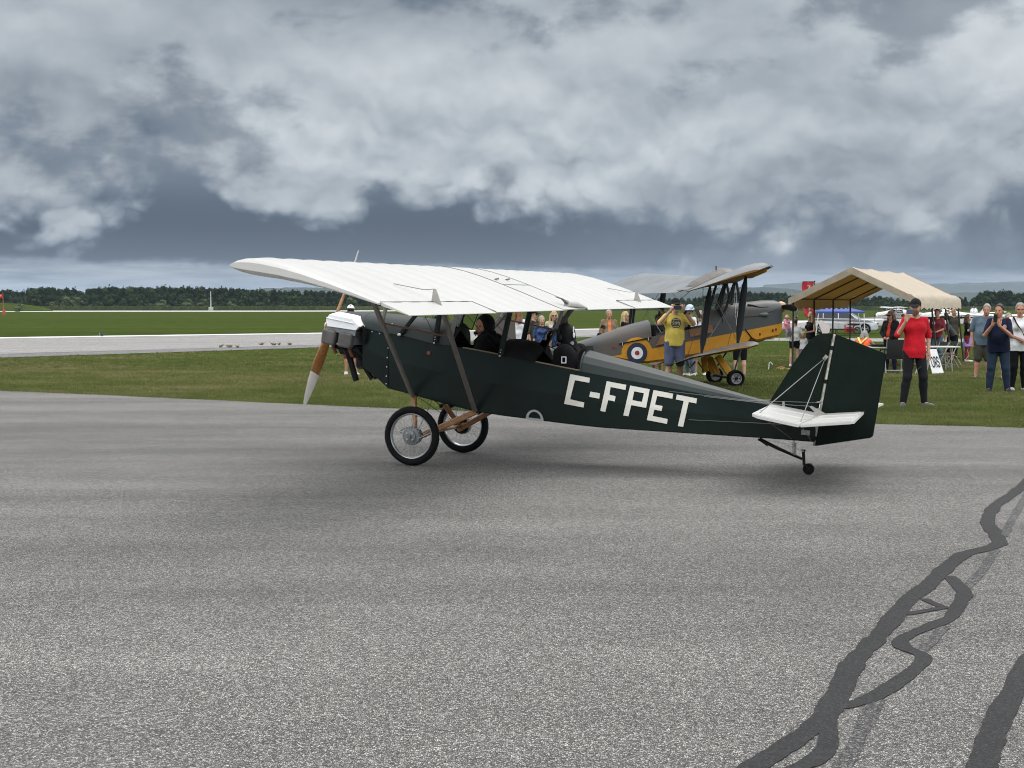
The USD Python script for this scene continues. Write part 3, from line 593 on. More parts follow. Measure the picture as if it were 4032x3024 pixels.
def fus_ring(s, t, b, w, shell=True):
    zm = t - 0.49 * (t - b); f_ = 0.030 * min(1, w / 0.25); wt = w - f_
    o = [(s, wt, t), (s, w, zm), (s, w - 0.008, b + 0.012), (s, w - 0.012, b), (s, -w + 0.012, b), (s, -w, b + 0.012), (s, -w, zm), (s, -wt, t)]
    k = min(th_, w * 0.4)
    i = [(s, -wt + k, t), (s, -w + k, zm), (s, -w + k, b + k), (s, w - k, b + k), (s, w - k, zm), (s, wt - k, t)]
    return o + i
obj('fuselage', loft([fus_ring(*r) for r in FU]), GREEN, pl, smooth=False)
# turtledeck behind the rear cockpit, faceted over stringers
def arc_ring(s, zs, w, top, n=9, base=None, thick=0.0, p=1.0):
    a = np.linspace(0, math.pi, n); r = [(s, w * math.cos(t), zs + (top - zs) * math.sin(t) ** p) for t in a]
    b = [(s, -(w - thick) * math.cos(t), zs - 0.002 + (top - thick - zs) * math.sin(t) ** p) for t in a] if thick else []
    return r + b
TD_ = [(-1.70, 1.197), (-2.2, 1.070), (-2.8, 0.908), (-3.3, 0.776), (-3.62, 0.692)]
rings = []
for s, top in TD_:
    t, b, w = fu(s); rings.append(arc_ring(s, t - 0.004, w - 0.030 * min(1, w / 0.25), top, 9, thick=0.012, p=0.85))
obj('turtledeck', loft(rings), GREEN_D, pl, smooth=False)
t, b, w = fu(-1.70); obj('turtledeck_rim', tube([(-1.697, (w - 0.01) * math.cos(a), t + (1.20 - t) * math.sin(a) ** 0.85) for a in np.linspace(0, math.pi, 25)], 0.009, 6), GREEN_D, pl)
# forward decking and cowl
CD = [(-0.26, 1.475, 1.24, 0.285), (-0.05, 1.505, 1.262, 0.288), (0.256, 1.535, 1.334, 0.288), (0.50, 1.562, 1.372, 0.285), (0.755, 1.583, 1.416, 0.278)]
rings = [arc_ring(s, zs - 0.004, w, top, 17, thick=0.012, p=0.62) for s, top, zs, w in CD]
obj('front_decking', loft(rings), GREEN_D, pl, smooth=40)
rings = [arc_ring(s, zs, w, top, 17, thick=0.012, p=0.5) for s, top, zs, w in [(0.757, 1.584, 1.40, 0.270), (0.95, 1.590, 1.43, 0.255), (1.10, 1.590, 1.46, 0.23), (1.185, 1.585, 1.48, 0.205)]]
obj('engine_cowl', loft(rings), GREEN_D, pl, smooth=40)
obj('firewall', plate([(-0.29, 1.0), (0.29, 1.0), (0.29, 1.41), (0.2, 1.54), (-0.2, 1.54), (-0.29, 1.41)], 0.01, (V(0.757, 0, 0), V(0, 1, 0), V(0, 0, 1))), BLACK, pl)
# a strip of bright screw heads round the nose panel
for s, z in [(0.745, 1.395), (0.655, 1.375), (0.565, 1.355), (0.475, 1.335), (0.455, 1.20), (0.462, 1.10), (0.468, 1.0), (0.472, 0.90), (0.476, 0.82), (0.40, 1.43), (0.42, 1.46)]:
    t_, b_, w = fu(s); w -= 0.030 * max(0, (z - (t_ - 0.49 * (t_ - b_))) / (0.49 * (t_ - b_)))
    obj('screw_head', sphere((s, w + 0.001, z), 0.008, 1, (1, 0.5, 1)), STEEL, pl)
obj('nose_panel_seam', tube([(0.452, 0.304, 0.79), (0.452, 0.3065, 1.07), (0.452, 0.279, 1.36)], 0.0035, 5), BLACK, pl)
obj('filler_cap', lathe([(0, 0), (0.024, 0), (0.022, 0.012), (0, 0.014)], 'y', 14, (-0.02, 0.288, 1.155)), WOODB, pl)
# cockpit coamings, seats and screens
for (s0, s1) in ((-0.40, -0.80), (-1.21, -1.69)):
    pts = [(s, fu(s)[2] - 0.034, fu(s)[0] + 0.006) for s in np.linspace(s0, s1, 6)]
    obj('coaming_trim', tube(pts, 0.008, 6), TRIM, pl)
    obj('coaming_trim', tube([(s, -y, z) for s, y, z in pts], 0.008, 6), TRIM, pl)
rings = [arc_ring(s, fu(s)[0] - 0.004, fu(s)[2] - 0.02, fu(s)[0] + hgt, 15, thick=0.012, p=0.7) for s, hgt in ((-0.84, 0.165), (-0.95, 0.185), (-1.12, 0.19), (-1.20, 0.175))]
obj('mid_decking', loft(rings), LEATH, pl, smooth=40)
for s, nm in ((-0.83, 'front_seat'), (-1.68, 'rear_seat')):
    t, b, w = fu(s); hs = 0.04 if s > -1 else 0.10
    m = loft([[(s + 0.10, w * 0.85, b + 0.10), (s + 0.10, -w * 0.85, b + 0.10), (s + 0.06, -w * 0.85, b + 0.10), (s + 0.06, w * 0.85, b + 0.10)], [(s + 0.03, w * 0.75, t + hs), (s + 0.03, -w * 0.75, t + hs), (s - 0.01, -w * 0.75, t + hs), (s - 0.01, w * 0.75, t + hs)]])
    obj(nm, [m, box((s + 0.26, 0, b + 0.16), (0.34, w * 1.7, 0.06), bev=0.01)], LEATH, pl)
for s, nm in ((-0.21, 'front'), (-1.19, 'rear')):
    t = fu(s)[0]; zb = (1.455 if nm == 'front' else t + 0.165); fr = grp('windshield', pl)
    for (y0, y1, ds0, ds1) in ((-0.20, -0.10, -0.10, 0.0), (-0.10, 0.10, 0.0, 0.0), (0.10, 0.20, 0.0, -0.10)):
        q = [V(s + ds0, y0, zb - abs(ds0) * 0.6), V(s + ds1, y1, zb - abs(ds1) * 0.6), V(s + ds1 - 0.09, y1 * 0.95, zb + 0.15), V(s + ds0 - 0.09, y0 * 0.95, zb + 0.15)]
        n = np.cross(q[1] - q[0], q[3] - q[0]); n /= np.linalg.norm(n)
        obj('pane', loft([[p - n * 0.0015 for p in q], [p + n * 0.0015 for p in q]]), WINDSCREEN, fr, smooth=False)
        obj('frame', [tube([q[i], q[(i + 1) % 4]], 0.0055, 6) for i in range(4)], BLACK, fr)
obj('headrest', loft([[(-1.60, 0.13, 1.0), (-1.60, -0.13, 1.0), (-1.71, -0.16, 1.0), (-1.71, 0.16, 1.0)], [(-1.63, 0.11, 1.17), (-1.63, -0.11, 1.17), (-1.71, -0.13, 1.20), (-1.71, 0.13, 1.20)], [(-1.66, 0.08, 1.235), (-1.66, -0.08, 1.235), (-1.71, -0.09, 1.24), (-1.71, 0.09, 1.24)]]), LEATH, pl, smooth=50)
# lettering on the left side, cut from flat film
LET = {'C': [[(-1.599, 0.96), (-1.809, 0.924), (-1.801, 0.875), (-1.648, 0.899), (-1.598, 0.703), (-1.749, 0.674), (-1.742, 0.623), (-1.534, 0.655)]], 'hyphen': [[(-1.813, 0.786), (-1.916, 0.771), (-1.907, 0.717), (-1.802, 0.733)]],
       'F': [[(-1.986, 0.895), (-2.19, 0.862), (-2.182, 0.811), (-2.026, 0.837), (-2.014, 0.759), (-2.078, 0.745), (-2.07, 0.693), (-2.002, 0.705), (-1.971, 0.584), (-1.919, 0.594)]],
       'P': [[(-2.23, 0.856), (-2.432, 0.823), (-2.395, 0.636), (-2.243, 0.66), (-2.213, 0.547), (-2.16, 0.554)], [(-2.272, 0.799), (-2.373, 0.782), (-2.352, 0.694), (-2.254, 0.71)]],
       'E': [[(-2.471, 0.816), (-2.672, 0.784), (-2.664, 0.734), (-2.509, 0.758), (-2.487, 0.671), (-2.564, 0.659), (-2.555, 0.609), (-2.481, 0.621), (-2.464, 0.557), (-2.617, 0.531), (-2.61, 0.482), (-2.404, 0.515)]],
       'T': [[(-2.708, 0.777), (-2.913, 0.742), (-2.904, 0.693), (-2.829, 0.706), (-2.774, 0.458), (-2.721, 0.465), (-2.778, 0.714), (-2.699, 0.728)]]}
for k, polys in LET.items():
    # the film follows the tapering side: outline points that lay on the y = 0.307 survey plane are carried along the sight line to the skin
    def skin(s, z):
        C = V(0, 0, EYE) - PMID; a = math.radians(PYAW); cl = V(C[0] * math.cos(a) + C[1] * math.sin(a), -C[0] * math.sin(a) + C[1] * math.cos(a), C[2])
        p = V(s, 0.307, z); d = p - cl; q = p
        for _ in range(6):
            t, b, w = fu(q[0]); zm = t - 0.49 * (t - b); f_ = 0.030 * min(1, w / 0.25); ww = w if q[2] < zm else w - f_ * (q[2] - zm) / (t - zm)
            q = cl + d * ((ww - cl[1]) / d[1])
        return q
    g = Polygon(polys[0], polys[1:])
    m = trimesh.creation.extrude_polygon(g, 1.0, engine='earcut'); v = m.vertices.copy()
    v_, f_ = trimesh.remesh.subdivide_to_size(m.vertices * V(1, 1, 0.01), m.faces, 0.022, max_iter=12); m = trimesh.Trimesh(v_ * V(1, 1, 100), f_, process=False)
    out = []
    for x, y, zz in m.vertices:
        q = skin(x, y); out.append(q + V(0, 0.0015 + 0.0018 * zz, 0))
    m = trimesh.Trimesh(out, m.faces, process=False); trimesh.repair.fix_normals(m)
    obj('letter', m, CREAM, pl, smooth=False, label='white block letter ' + k if k != 'hyphen' else 'white hyphen after the letter C')
a_ = np.linspace(0, math.pi, 24); ringp = [(-1.212 + 0.098 * math.cos(t), 0.474 + 0.112 * math.sin(t) - (0.098 * math.cos(t)) * -0.08) for t in a_]
hole = [(-1.212 + 0.066 * math.cos(t), 0.498 + 0.066 * math.sin(t) - (0.066 * math.cos(t)) * -0.08) for t in a_]
obj('inspection_ring', plate(ringp, 0.004, (V(0, 0.302, 0), V(-1, 0, 0), V(0, 0, 1)) if False else (V(0, 0.306, 0), V(1, 0, 0), V(0, 0, 1)), [hole]), pm('pale_grey_ring', (0.33, 0.34, 0.33), 0.5), pl, smooth=False)
# wing: cambered section over ribs; (x from the leading edge 0..1, upper, lower) in chords
AF = np.array([(0, 0.020, 0.020), (0.006, 0.036, 0.006), (0.025, 0.054, -0.004), (0.06, 0.072, -0.010), (0.11, 0.085, -0.010), (0.18, 0.092, -0.005), (0.28, 0.093, 0.004), (0.40, 0.085, 0.012), (0.55, 0.068, 0.017), (0.70, 0.047, 0.016), (0.85, 0.024, 0.009), (1.0, 0.003, 0.0)])
WLE, WTE, WROLL = V(0.010, 1.972), V(-1.563, 1.606), math.radians(0.34)
def wing_pt(x, up, y, k=1.0):
    c = WTE - WLE; n = V(-c[1], c[0]) * -1.0; n = n / np.linalg.norm(n) * (1 if n[1] > 0 else -1); ch = np.linalg.norm(c)
    p = WLE + c * x + n * up * ch * k
    return V(p[0], y * math.cos(WROLL), p[1] - y * math.sin(WROLL))
def wing_mesh(y0, y1, x1=1.0, x0=0.0, sag=0.0105, pitch=0.345, tip=None, cut=None):
    """a bay of wing from y0 to y1 between chord fractions x0 and x1; fabric sags between ribs"""
    n = max(2, int(abs(y1 - y0) / pitch * 8)); ys_ = np.linspace(y0, y1, n + 1); rings = []
    xs_ = np.unique(np.concatenate([AF[:, 0], np.linspace(0, 1, 15)])); xs_ = xs_[(xs_ > x0) & (xs_ < x1)]; xs_ = np.concatenate([[x0], xs_, [x1]])
    for y in ys_:
        ph = abs(y) / pitch; dip = sag * (1 - abs(math.cos(math.pi * ph)) ** 0.6)
        k, le = 1.0, 0.0
        if tip is not None:
            e = abs(tip) - abs(y)
            if e < 0.20: q = max(e, 0) / 0.20; k = 0.40 + 0.60 * math.sqrt(1 - (1 - q) ** 2); le = 0.008 * (1 - q) ** 2.2
        up = []; lo = []
        for x in xs_:
            u, l = np.interp(x, AF[:, 0], AF[:, 1]), np.interp(x, AF[:, 0], AF[:, 2]); dd = dip / 1.6 * (1 if 0.04 < x < 0.97 else 0)
            mid_ = (u + l) / 2; u2, l2 = mid_ + (u - mid_) * k - dd, mid_ + (l - mid_) * k + dd * 0.6
            xx = x + le * max(0, 1 - x * 3.0)
            up.append(wing_pt(xx, u2, y)); lo.append(wing_pt(xx, l2, y))
        rings.append(up + lo[::-1])
    return loft(rings)
HALF = 4.13; YA0, YA1, XH = 2.25, 4.10, 0.84
def wing_with_bay(sg):
    ms = [wing_mesh(sg * 0.40, sg * YA0, 1.0), wing_mesh(sg * YA0, sg * (HALF - 0.0), XH, tip=HALF)]
    return ms
for sg, nm in ((1, 'left'), (-1, 'right')):
    wp = obj('wing_panel', wing_with_bay(sg), WHITE, pl, smooth=50, label=f'{nm} white fabric wing panel with faint ribs')
    # aileron
    def ail_pt(x, up, y, droop):
        q = wing_pt(x, up, y); h = wing_pt(XH, 0.02, y); d = q - h; a = droop; return h + V(d[0] * math.cos(a) - d[2] * math.sin(a) * -1, d[1], d[2] * math.cos(a) + d[0] * math.sin(a))
    droop = math.radians(1.6 if sg > 0 else 0.0); rings = []
    ya, yb = sg * (YA0 + 0.03), sg * (YA1 - 0.01)
    for y in np.linspace(ya, yb, 24):
        e = (HALF - abs(y)); rings.append([ail_pt(x, np.interp(x, AF[:, 0], AF[:, 1]) * (1.0), y, droop) for x in (XH + 0.006, 0.90, 0.95, 1.0)] + [ail_pt(x, np.interp(x, AF[:, 0], AF[:, 2]), y, droop) for x in (1.0, 0.95, 0.90, XH + 0.006)])
    al = obj('aileron', loft(rings), WHITE, pl, smooth=40, label=f'{nm} aileron')
    yh = sg * 3.10; xb = 0.865
    b0 = ail_pt(xb - 0.006, np.interp(xb, AF[:, 0], AF[:, 1]), yh, droop); b1 = b0 + V(0.012, 0, 0.118)
    horn = loft([[b0 + V(0.045, 0.004, 0.01), b0 + V(-0.05, 0.004, -0.018), b1 + V(-0.010, 0.004, 0), b1 + V(0.014, 0.004, 0)], [b0 + V(0.045, -0.004, 0.01), b0 + V(-0.05, -0.004, -0.018), b1 + V(-0.010, -0.004, 0), b1 + V(0.014, -0.004, 0)]])
    obj('control_horn', horn, STRUTL, al, smooth=False)
    obj('control_cable', tube([b1, b1 + V(0.10, 0, -0.005), wing_pt(0.60, 0.066, yh)], 0.0035, 5), WIRE, al)
    obj('hinge_gap', [tube([wing_pt(XH + 0.001, np.interp(XH, AF[:, 0], AF[:, 1]) + 0.0012, y) for y in np.linspace(sg * YA0, sg * YA1, 9)], 0.0024, 5), tube([wing_pt(x, np.interp(x, AF[:, 0], AF[:, 1]) + 0.0008, sg * (YA0 + 0.012)) for x in np.linspace(XH, 0.995, 6)], 0.003, 5)], SEAM, wp, smooth=True)
obj('wing_centre_section', [wing_mesh(-0.392, 0.392, 0.985, sag=0.002, pitch=0.40)], WHITE, pl, smooth=50)
obj('centre_panel_seam', [tube([wing_pt(x, np.interp(x, AF[:, 0], AF[:, 1]) + 0.0006, sg * 0.396) for x in np.linspace(0.01, 0.995, 24)], 0.0042, 5) for sg in (-1, 1)], SEAM, pl, smooth=True)
obj('centre_panel_hatch', tube([wing_pt(0.56, np.interp(0.56, AF[:, 0], AF[:, 1]) + 0.0008, y) for y in (0.39, -0.39)], 0.003, 5), SEAM, pl)
for x, y in ((0.47, 0.22), (0.47, -0.1)):
    obj('inspection_clip', box(wing_pt(x, np.interp(x, AF[:, 0], AF[:, 1]) + 0.006, y), (0.05, 0.016, 0.016), rot('y', 13)), WIRE, pl)
# a grey tube fairing over the middle of the trailing edge with its small vane
fr0, fr1 = wing_pt(0.90, 0.035, -0.10), wing_pt(0.985, 0.03, -0.40)
obj('trailing_edge_fairing', tube([wing_pt(0.93, 0.028, 0.02), wing_pt(0.955, 0.030, -0.14), wing_pt(0.99, 0.012, -0.40)], [0.036, 0.034, 0.008], 12), WHITE, pl, smooth=50)
obj('fairing_vane', tube([wing_pt(0.93, 0.03, 0.02), wing_pt(0.90, 0.052, 0.06), wing_pt(0.865, 0.058, 0.13)], [0.030, 0.018, 0.006], 8, flat=0.5), STRUT, pl)
# cabane struts
def blade(a, b, w, mat, nm, lab=None, t=0.4):
    d = V(*b) - V(*a); return obj(nm, bar(a, b, w, w * t, up=(0, 1, 0), bev=w * t * 0.3) if False else tube([a, b], w / 2, 10, flat=t), mat, pl, smooth=60, label=lab)
for sg in (1, -1):
    y = sg * 0.30
    for a, b in (((-0.095, y, 1.262), (-0.20, y, 1.86)), ((-0.833, y, 1.135), (-0.972, y, 1.74))):
        d = V(*b) - V(*a); obj('cabane_strut', bar(a, b, 0.030, 0.062, up=(1, 0, 0) if False else (0, 1, 0), bev=0.010) if False else bar(a, b, 0.060, 0.030, up=(0, 1, 0), bev=0.012), GREEN, pl, smooth=40)
        for k in (0.0, 0.06, 0.10): obj('strut_bolt', sphere(V(*a) + d * k + V(0, sg * 0.018, 0), 0.012 if k == 0 else 0.007, 1), STEEL, pl)
    obj('cabane_brace', bar((0.315, y, 1.345), (-0.13, y, 1.84), 0.045, 0.024, up=(0, 1, 0), bev=0.008), GREEN, pl, smooth=40)
    obj('brace_end_fitting', sphere((0.315, y + sg * 0.012, 1.345), 0.017, 1, (1.5, 0.7, 1)), STEEL, pl)
    # lift struts, jury struts and their spacer bar
    fb, ft = V(0.165, sg * 0.32, 0.705), wing_pt(0.165, -0.006, sg * 2.24); rb, rt = V(-0.554, sg * 0.32, 0.560), wing_pt(0.60, 0.016, sg * 2.16)
    obj('front_lift_strut', bar(fb, ft, 0.068, 0.030, up=(0, 1, 0), bev=0.013), STRUT, pl, smooth=40); obj('rear_lift_strut', bar(rb, rt, 0.064, 0.030, up=(0, 1, 0), bev=0.013), STRUT, pl, smooth=40)
    jf, jr = fb + (ft - fb) * 0.66, rb + (rt - rb) * 0.66
    obj('jury_strut', bar(jf, wing_pt(0.165, -0.006, jf[1] + sg * 0.05), 0.040, 0.018, up=(0, 1, 0), bev=0.007), STRUTL, pl, smooth=40)
    obj('jury_strut', bar(jr, wing_pt(0.60, 0.016, jr[1] + sg * 0.05), 0.040, 0.018, up=(0, 1, 0), bev=0.007), STRUTL, pl, smooth=40)
    obj('jury_spacer', bar(jf, jr, 0.020, 0.020, bev=0.006), WOODB, pl)
    for q, dq in ((jf, ft - fb), (jr, rt - rb)):
        obj('strut_band', bar(q - dq * 0.008, q + dq * 0.008, 0.074, 0.036, up=(0, 1, 0), bev=0.012), STRUT, pl, smooth=40)
    obj('cross_wire', [tube([(0.26, y, 1.36), (-0.18, -y, 1.84)], 0.0028, 5), tube([(-0.12, y, 1.28), (0.05, y, 1.60)], 0.003, 5), tube([(-0.85, y, 1.14), (-0.19, y, 1.84)], 0.003, 5)], BLACK, pl)
# engine: flat four, two cylinders a side
eng = grp('engine', pl)
sl = math.radians(9.5)
def E_(s, y, z): return V(1.02 + (s * math.cos(sl)) - z * math.sin(sl), y, 1.345 + s * math.sin(sl) + z * math.cos(sl))
RY = rot('y', -9.5)
def ebox(s, y, z, size, bev=0.01): return box(E_(s, y, z), size, RY, bev)
obj('crankcase', [ebox(-0.02, 0, -0.02, (0.50, 0.24, 0.22), 0.03), ebox(-0.05, 0, -0.17, (0.36, 0.22, 0.14), 0.04), ebox(0.24, 0, 0, (0.10, 0.14, 0.14), 0.03)], BLACK, eng, smooth=30)
for sg in (1, -1):
    for ds in (0.075, -0.125):
        cyl = grp('cylinder', eng)
        obj('cooling_fins', [ebox(ds, sg * yy, -0.01, (0.145, 0.008, 0.15), 0.003) for yy in np.linspace(0.15, 0.36, 11)] + [ebox(ds, sg * 0.25, -0.01, (0.11, 0.24, 0.11), 0.02)], GREYM, cyl, smooth=20)
        rc = m3.Manifold.batch_hull([m3.Manifold.sphere(0.026, 12).translate([dx, dy, dz]) for dx in (-0.056, 0.056) for dy in (-0.03, 0.016) for dz in (-0.060, 0.052)]) - m3.Manifold.sphere(0.022, 12).scale([0.8, 4, 1]).translate([0, 0, 0.085])
        tm = to_tm(rc); tm.apply_transform(np.vstack([np.hstack([RY, [[0], [0], [0]]]), [0, 0, 0, 1]])); tm.apply_translation(E_(ds, sg * 0.405, -0.035))
        obj('rocker_cover', tm, pm('worn_rocker_cover', (0.105, 0.10, 0.095), 0.4, 0.2, 12.0, metal=0.35), cyl, smooth=45)
        for dz in (-0.11,): obj('pushrod_tube', tube([E_(ds + 0.05, sg * 0.38, -0.09), E_(ds + 0.045, sg * 0.16, -0.17)], 0.011, 7), STEEL, cyl)
        obj('exhaust_stub', tube([E_(ds - 0.01, sg * 0.33, -0.07), E_(ds - 0.03, sg * 0.34, -0.15), E_(ds - 0.05, sg * 0.30, -0.21)], 0.020, 9), WOODB, cyl)
    # white cooling baffle box over the cylinders
    y0, y1 = sg * 0.20, sg * 0.425
    P0 = [(1.115, 1.435), (1.130, 1.505), (1.090, 1.560), (0.815, 1.512), (0.735, 1.432), (0.775, 1.392)]
    r0 = [(s, y1, z) for s, z in P0]; r1 = [(s, y0, z + (0.03 if z > 1.49 else 0)) for s, z in P0]
    obj('cooling_baffle', loft([r0, [(s * 0.996 + 0.003, y1 + sg * 0.012, z * 0.97 + 0.043) for s, z in P0], r1]) if False else loft([r0, r1]), COVERW, eng, smooth=20)
    obj('baffle_crease', tube([(1.125, y1 + sg * 0.002, 1.525), (0.79, y1 + sg * 0.002, 1.462)], 0.006, 6), COVERW, eng)
    obj('baffle_skirt', loft([[(s, sg * 0.415, z) for s, z in ((1.115, 1.433), (1.112, 1.388), (0.79, 1.330), (0.775, 1.390))], [(s, sg * 0.405, z) for s, z in ((1.115, 1.433), (1.112, 1.388), (0.79, 1.330), (0.775, 1.390))]]), GREYM, eng, smooth=20)
    obj('induction_hose', tube([(0.79, sg * 0.36, 1.40), (0.735, sg * 0.34, 1.42), (0.72, sg * 0.33, 1.36), (0.735, sg * 0.32, 1.26)], 0.030, 10), LEATH, eng)
    for s0, s1, z1 in ((0.93, 0.895, 0.90), ):
        obj('exhaust_pipe', tube([(0.95, sg * 0.29, 1.17), (0.93, sg * 0.26, 1.08), (0.905, sg * 0.25, 0.98), (0.86, sg * 0.25, 0.84)], 0.033, 12), BLACK, eng)
        obj('exhaust_collector', tube([(1.10, sg * 0.30, 1.22), (0.95, sg * 0.29, 1.17), (0.85, sg * 0.28, 1.13), (0.80, sg * 0.24, 1.06)], 0.024, 10), BLACK, eng)
    obj('breather_pipe', tube([(0.80, sg * 0.20, 1.03), (0.76, sg * 0.215, 0.965), (0.685, sg * 0.225, 0.865)], 0.026, 9), BLACK, eng)
obj('sump', [loft([[(1.10, -0.15, 1.24), (1.10, 0.15, 1.24), (0.80, 0.15, 1.19), (0.80, -0.15, 1.19)], [(1.02, -0.12, 1.10), (1.02, 0.12, 1.10), (0.83, 0.12, 1.07), (0.83, -0.12, 1.07)]]), box((0.90, 0.05, 1.03), (0.10, 0.12, 0.12), bev=0.02)], pm('oily_dark_metal', (0.012, 0.016, 0.018), 0.35, 0.4, 9.0, metal=0.3), eng, smooth=25)
obj('engine_mount', [tube([(0.76, sg * 0.22, z0), (0.92, sg * 0.11, z1)], 0.012, 8) for sg in (1, -1) for z0, z1 in ((1.35, 1.36), (1.08, 1.22), (1.35, 1.22))], BLACK, eng)
obj('carburettor', [box((0.865, 0.06, 0.985), (0.11, 0.09, 0.05), bev=0.012), lathe([(0, 0), (0.035, 0), (0.035, 0.06), (0, 0.06)], 'z', 12, (0.865, 0.06, 1.0))], pm('oxide_red', (0.075, 0.02, 0.018), 0.5), eng)
# propeller, laminated wood with white tips, stopped on the slant
HUB = V(1.285, 0.0, 1.42); upv = V(-math.sin(sl), 0, math.cos(sl)); fwd = V(math.cos(sl), 0, math.sin(sl)); lat = V(0, 1, 0)
prop = grp('propeller', pl)
tip_dirs = ((0.43, -0.845), (-0.42, 0.845))
for i, (ly, uz) in enumerate(tip_dirs):
    R = math.hypot(ly, uz); dr = lat * ly / R + upv * uz / R; side = np.cross(fwd, dr)
    def sec(r, k0):
        q = r / R; ch = np.interp(q, [0, 0.08, 0.2, 0.45, 0.7, 0.9, 0.985, 1.0], [0.07, 0.075, 0.10, 0.135, 0.125, 0.085, 0.045, 0.02]); tk = np.interp(q, [0, 0.1, 0.5, 1], [0.075, 0.05, 0.022, 0.006])
        tw = math.radians(np.interp(q, [0, 0.2, 1], [50, 38, 14])); sw = -0.05 * (q ** 2.4) * (1 if i == 0 else 1)
        u = side * math.cos(tw) + fwd * math.sin(tw) * 1.0; w = -side * math.sin(tw) + fwd * math.cos(tw); c = HUB + dr * r + side * sw
        return [c + u * ch / 2 * math.cos(t) + w * tk / 2 * math.sin(t) for t in np.linspace(0, 2 * math.pi, 14, endpoint=False)]
    split = 0.60 * R
    obj('blade', loft([sec(r, 0) for r in np.linspace(0.0, split, 14)]), WOOD, prop, smooth=50)
    obj('blade_tip', loft([sec(r, 0) for r in np.linspace(split, R, 14)]), pm('white_tip_paint', (0.62, 0.60, 0.56), 0.4, 0.05), prop, smooth=50)
hubm = lathe([(0, -0.05), (0.075, -0.05), (0.075, 0.045), (0.05, 0.06), (0, 0.06)], 'x', 20); hubm.apply_transform(np.vstack([np.hstack([rot('y', -9.5), [[0], [0], [0]]]), [0, 0, 0, 1]])); hubm.apply_translation(HUB)
obj('hub', hubm, WOOD, prop, smooth=40)
obj('hub_plate', [tube([HUB - fwd * 0.09, HUB + fwd * 0.075], 0.045, 16)], STEEL, prop)
# undercarriage
WR = 0.309
for sg in (1, -1):
    yw = sg * 0.682; wh = grp('main_wheel', pl); C = V(0, yw, WR); Yx = lambda prof, n=48: lathe(prof, 'y', n, C)
    r0 = 0.268; cs = [(r0 + 0.041 * math.cos(t), 0.043 * math.sin(t)) for t in np.linspace(0, 2 * math.pi, 20)]
    tyre = Yx(cs, 72); rr = tyre.vertices - C; rad = np.hypot(rr[:, 0], rr[:, 2]); ang = np.arctan2(rr[:, 2], rr[:, 0])
    tread = ((np.floor(ang / (2 * math.pi) * 36 * 2) + np.floor((rr[:, 1] + 0.1) / 0.018)) % 2 < 1) & (rad > 0.292); tyre.vertices[tread] -= rr[tread] * V(1, 0, 1) * 0.012
    tyre.vertices[:, 2] = np.maximum(tyre.vertices[:, 2], 0.001)
    obj('tyre', tyre, RUBBER, wh, smooth=40)
    obj('rim', [Yx([(0.232, -0.026), (0.240, -0.022), (0.228, -0.012), (0.222, 0), (0.228, 0.012), (0.240, 0.022), (0.232, 0.026), (0.224, 0.020), (0.217, 0), (0.224, -0.020), (0.232, -0.026)], 60)], ALU, wh, smooth=40)
    sp = []
    for k in range(36):
        a = 2 * math.pi * k / 36; o = 0.42 * (1 if k % 4 < 2 else -1); yy = 0.024 * (1 if k % 2 else -1)
        sp.append(tube([C + V(0.088 * math.cos(a + o), yy * 1.4, 0.088 * math.sin(a + o)), C + V(0.220 * math.cos(a), yy * 0.2, 0.220 * math.sin(a))], 0.0021, 4, cap=False))
    obj('spokes', sp, STEEL, wh)
    dr_ = lathe([(0, -0.045), (0.093, -0.045), (0.096, -0.03), (0.096, 0.022), (0.090, 0.030), (0.062, 0.034), (0.060, 0.050), (0.030, 0.056), (0, 0.056)], 'y', 36, C)
    if sg < 0: dr_.vertices[:, 1] = 2 * C[1] - dr_.vertices[:, 1]; dr_.invert()
    hb = obj('hub_drum', dr_, GREYM, wh, smooth=30)
    obj('axle_end', tube([C + V(0, sg * 0.05, 0), C + V(0, sg * 0.085, 0)], 0.020, 12), WIRE, wh)
    for k in range(4):
        a = math.pi / 4 + k * math.pi / 2; obj('hub_bolt', tube([C + V(0.044 * math.cos(a), sg * 0.05, 0.044 * math.sin(a)), C + V(0.044 * math.cos(a), sg * 0.062, 0.044 * math.sin(a))], 0.010, 8), STEEL, wh)
    obj('brake_plate', lathe([(0, -0.012), (0.092, -0.012), (0.092, 0), (0, 0)], 'y', 28, C - V(0, sg * 0.055, 0)), BLACK, wh)
    obj('brake_hose', tube([C + V(-0.06, -sg * 0.07, 0.03), C + V(0.05, -sg * 0.08, 0.09), C + V(0.115, -sg * 0.05, 0.07), C + V(0.13, sg * 0.02, 0.04), C + V(0.10, sg * 0.04, 0.03)], 0.0035, 6), BLACK, wh)
    ya = sg * 0.585
    obj('gear_front_leg', bar((0.155, sg * 0.285, 0.70), (0.012, ya, 0.33), 0.058, 0.036, up=(0, 1, 0), bev=0.010), WOOD, pl, smooth=30)
    obj('gear_rear_leg', bar((-0.575, sg * 0.285, 0.555), (-0.02, ya, 0.285), 0.062, 0.038, up=(0, 1, 0), bev=0.010), WOOD, pl, smooth=30)
    obj('leg_fitting', [box((0.155, sg * 0.295, 0.70), (0.05, 0.04, 0.05), bev=0.008)], BLACK, pl); obj('leg_fitting', [box((-0.56, sg * 0.295, 0.555), (0.06, 0.04, 0.05), bev=0.008)], BLACK, pl)
    obj('axle_block', box((-0.02, ya, 0.295), (0.10, 0.045, 0.075), rot('y', 26), 0.008), WOOD, pl)
    obj('gear_wire', [tube([(0.15, sg * 0.26, 0.70), (0.0, -sg * 0.56, 0.32)], 0.003, 5)], BLACK, pl)
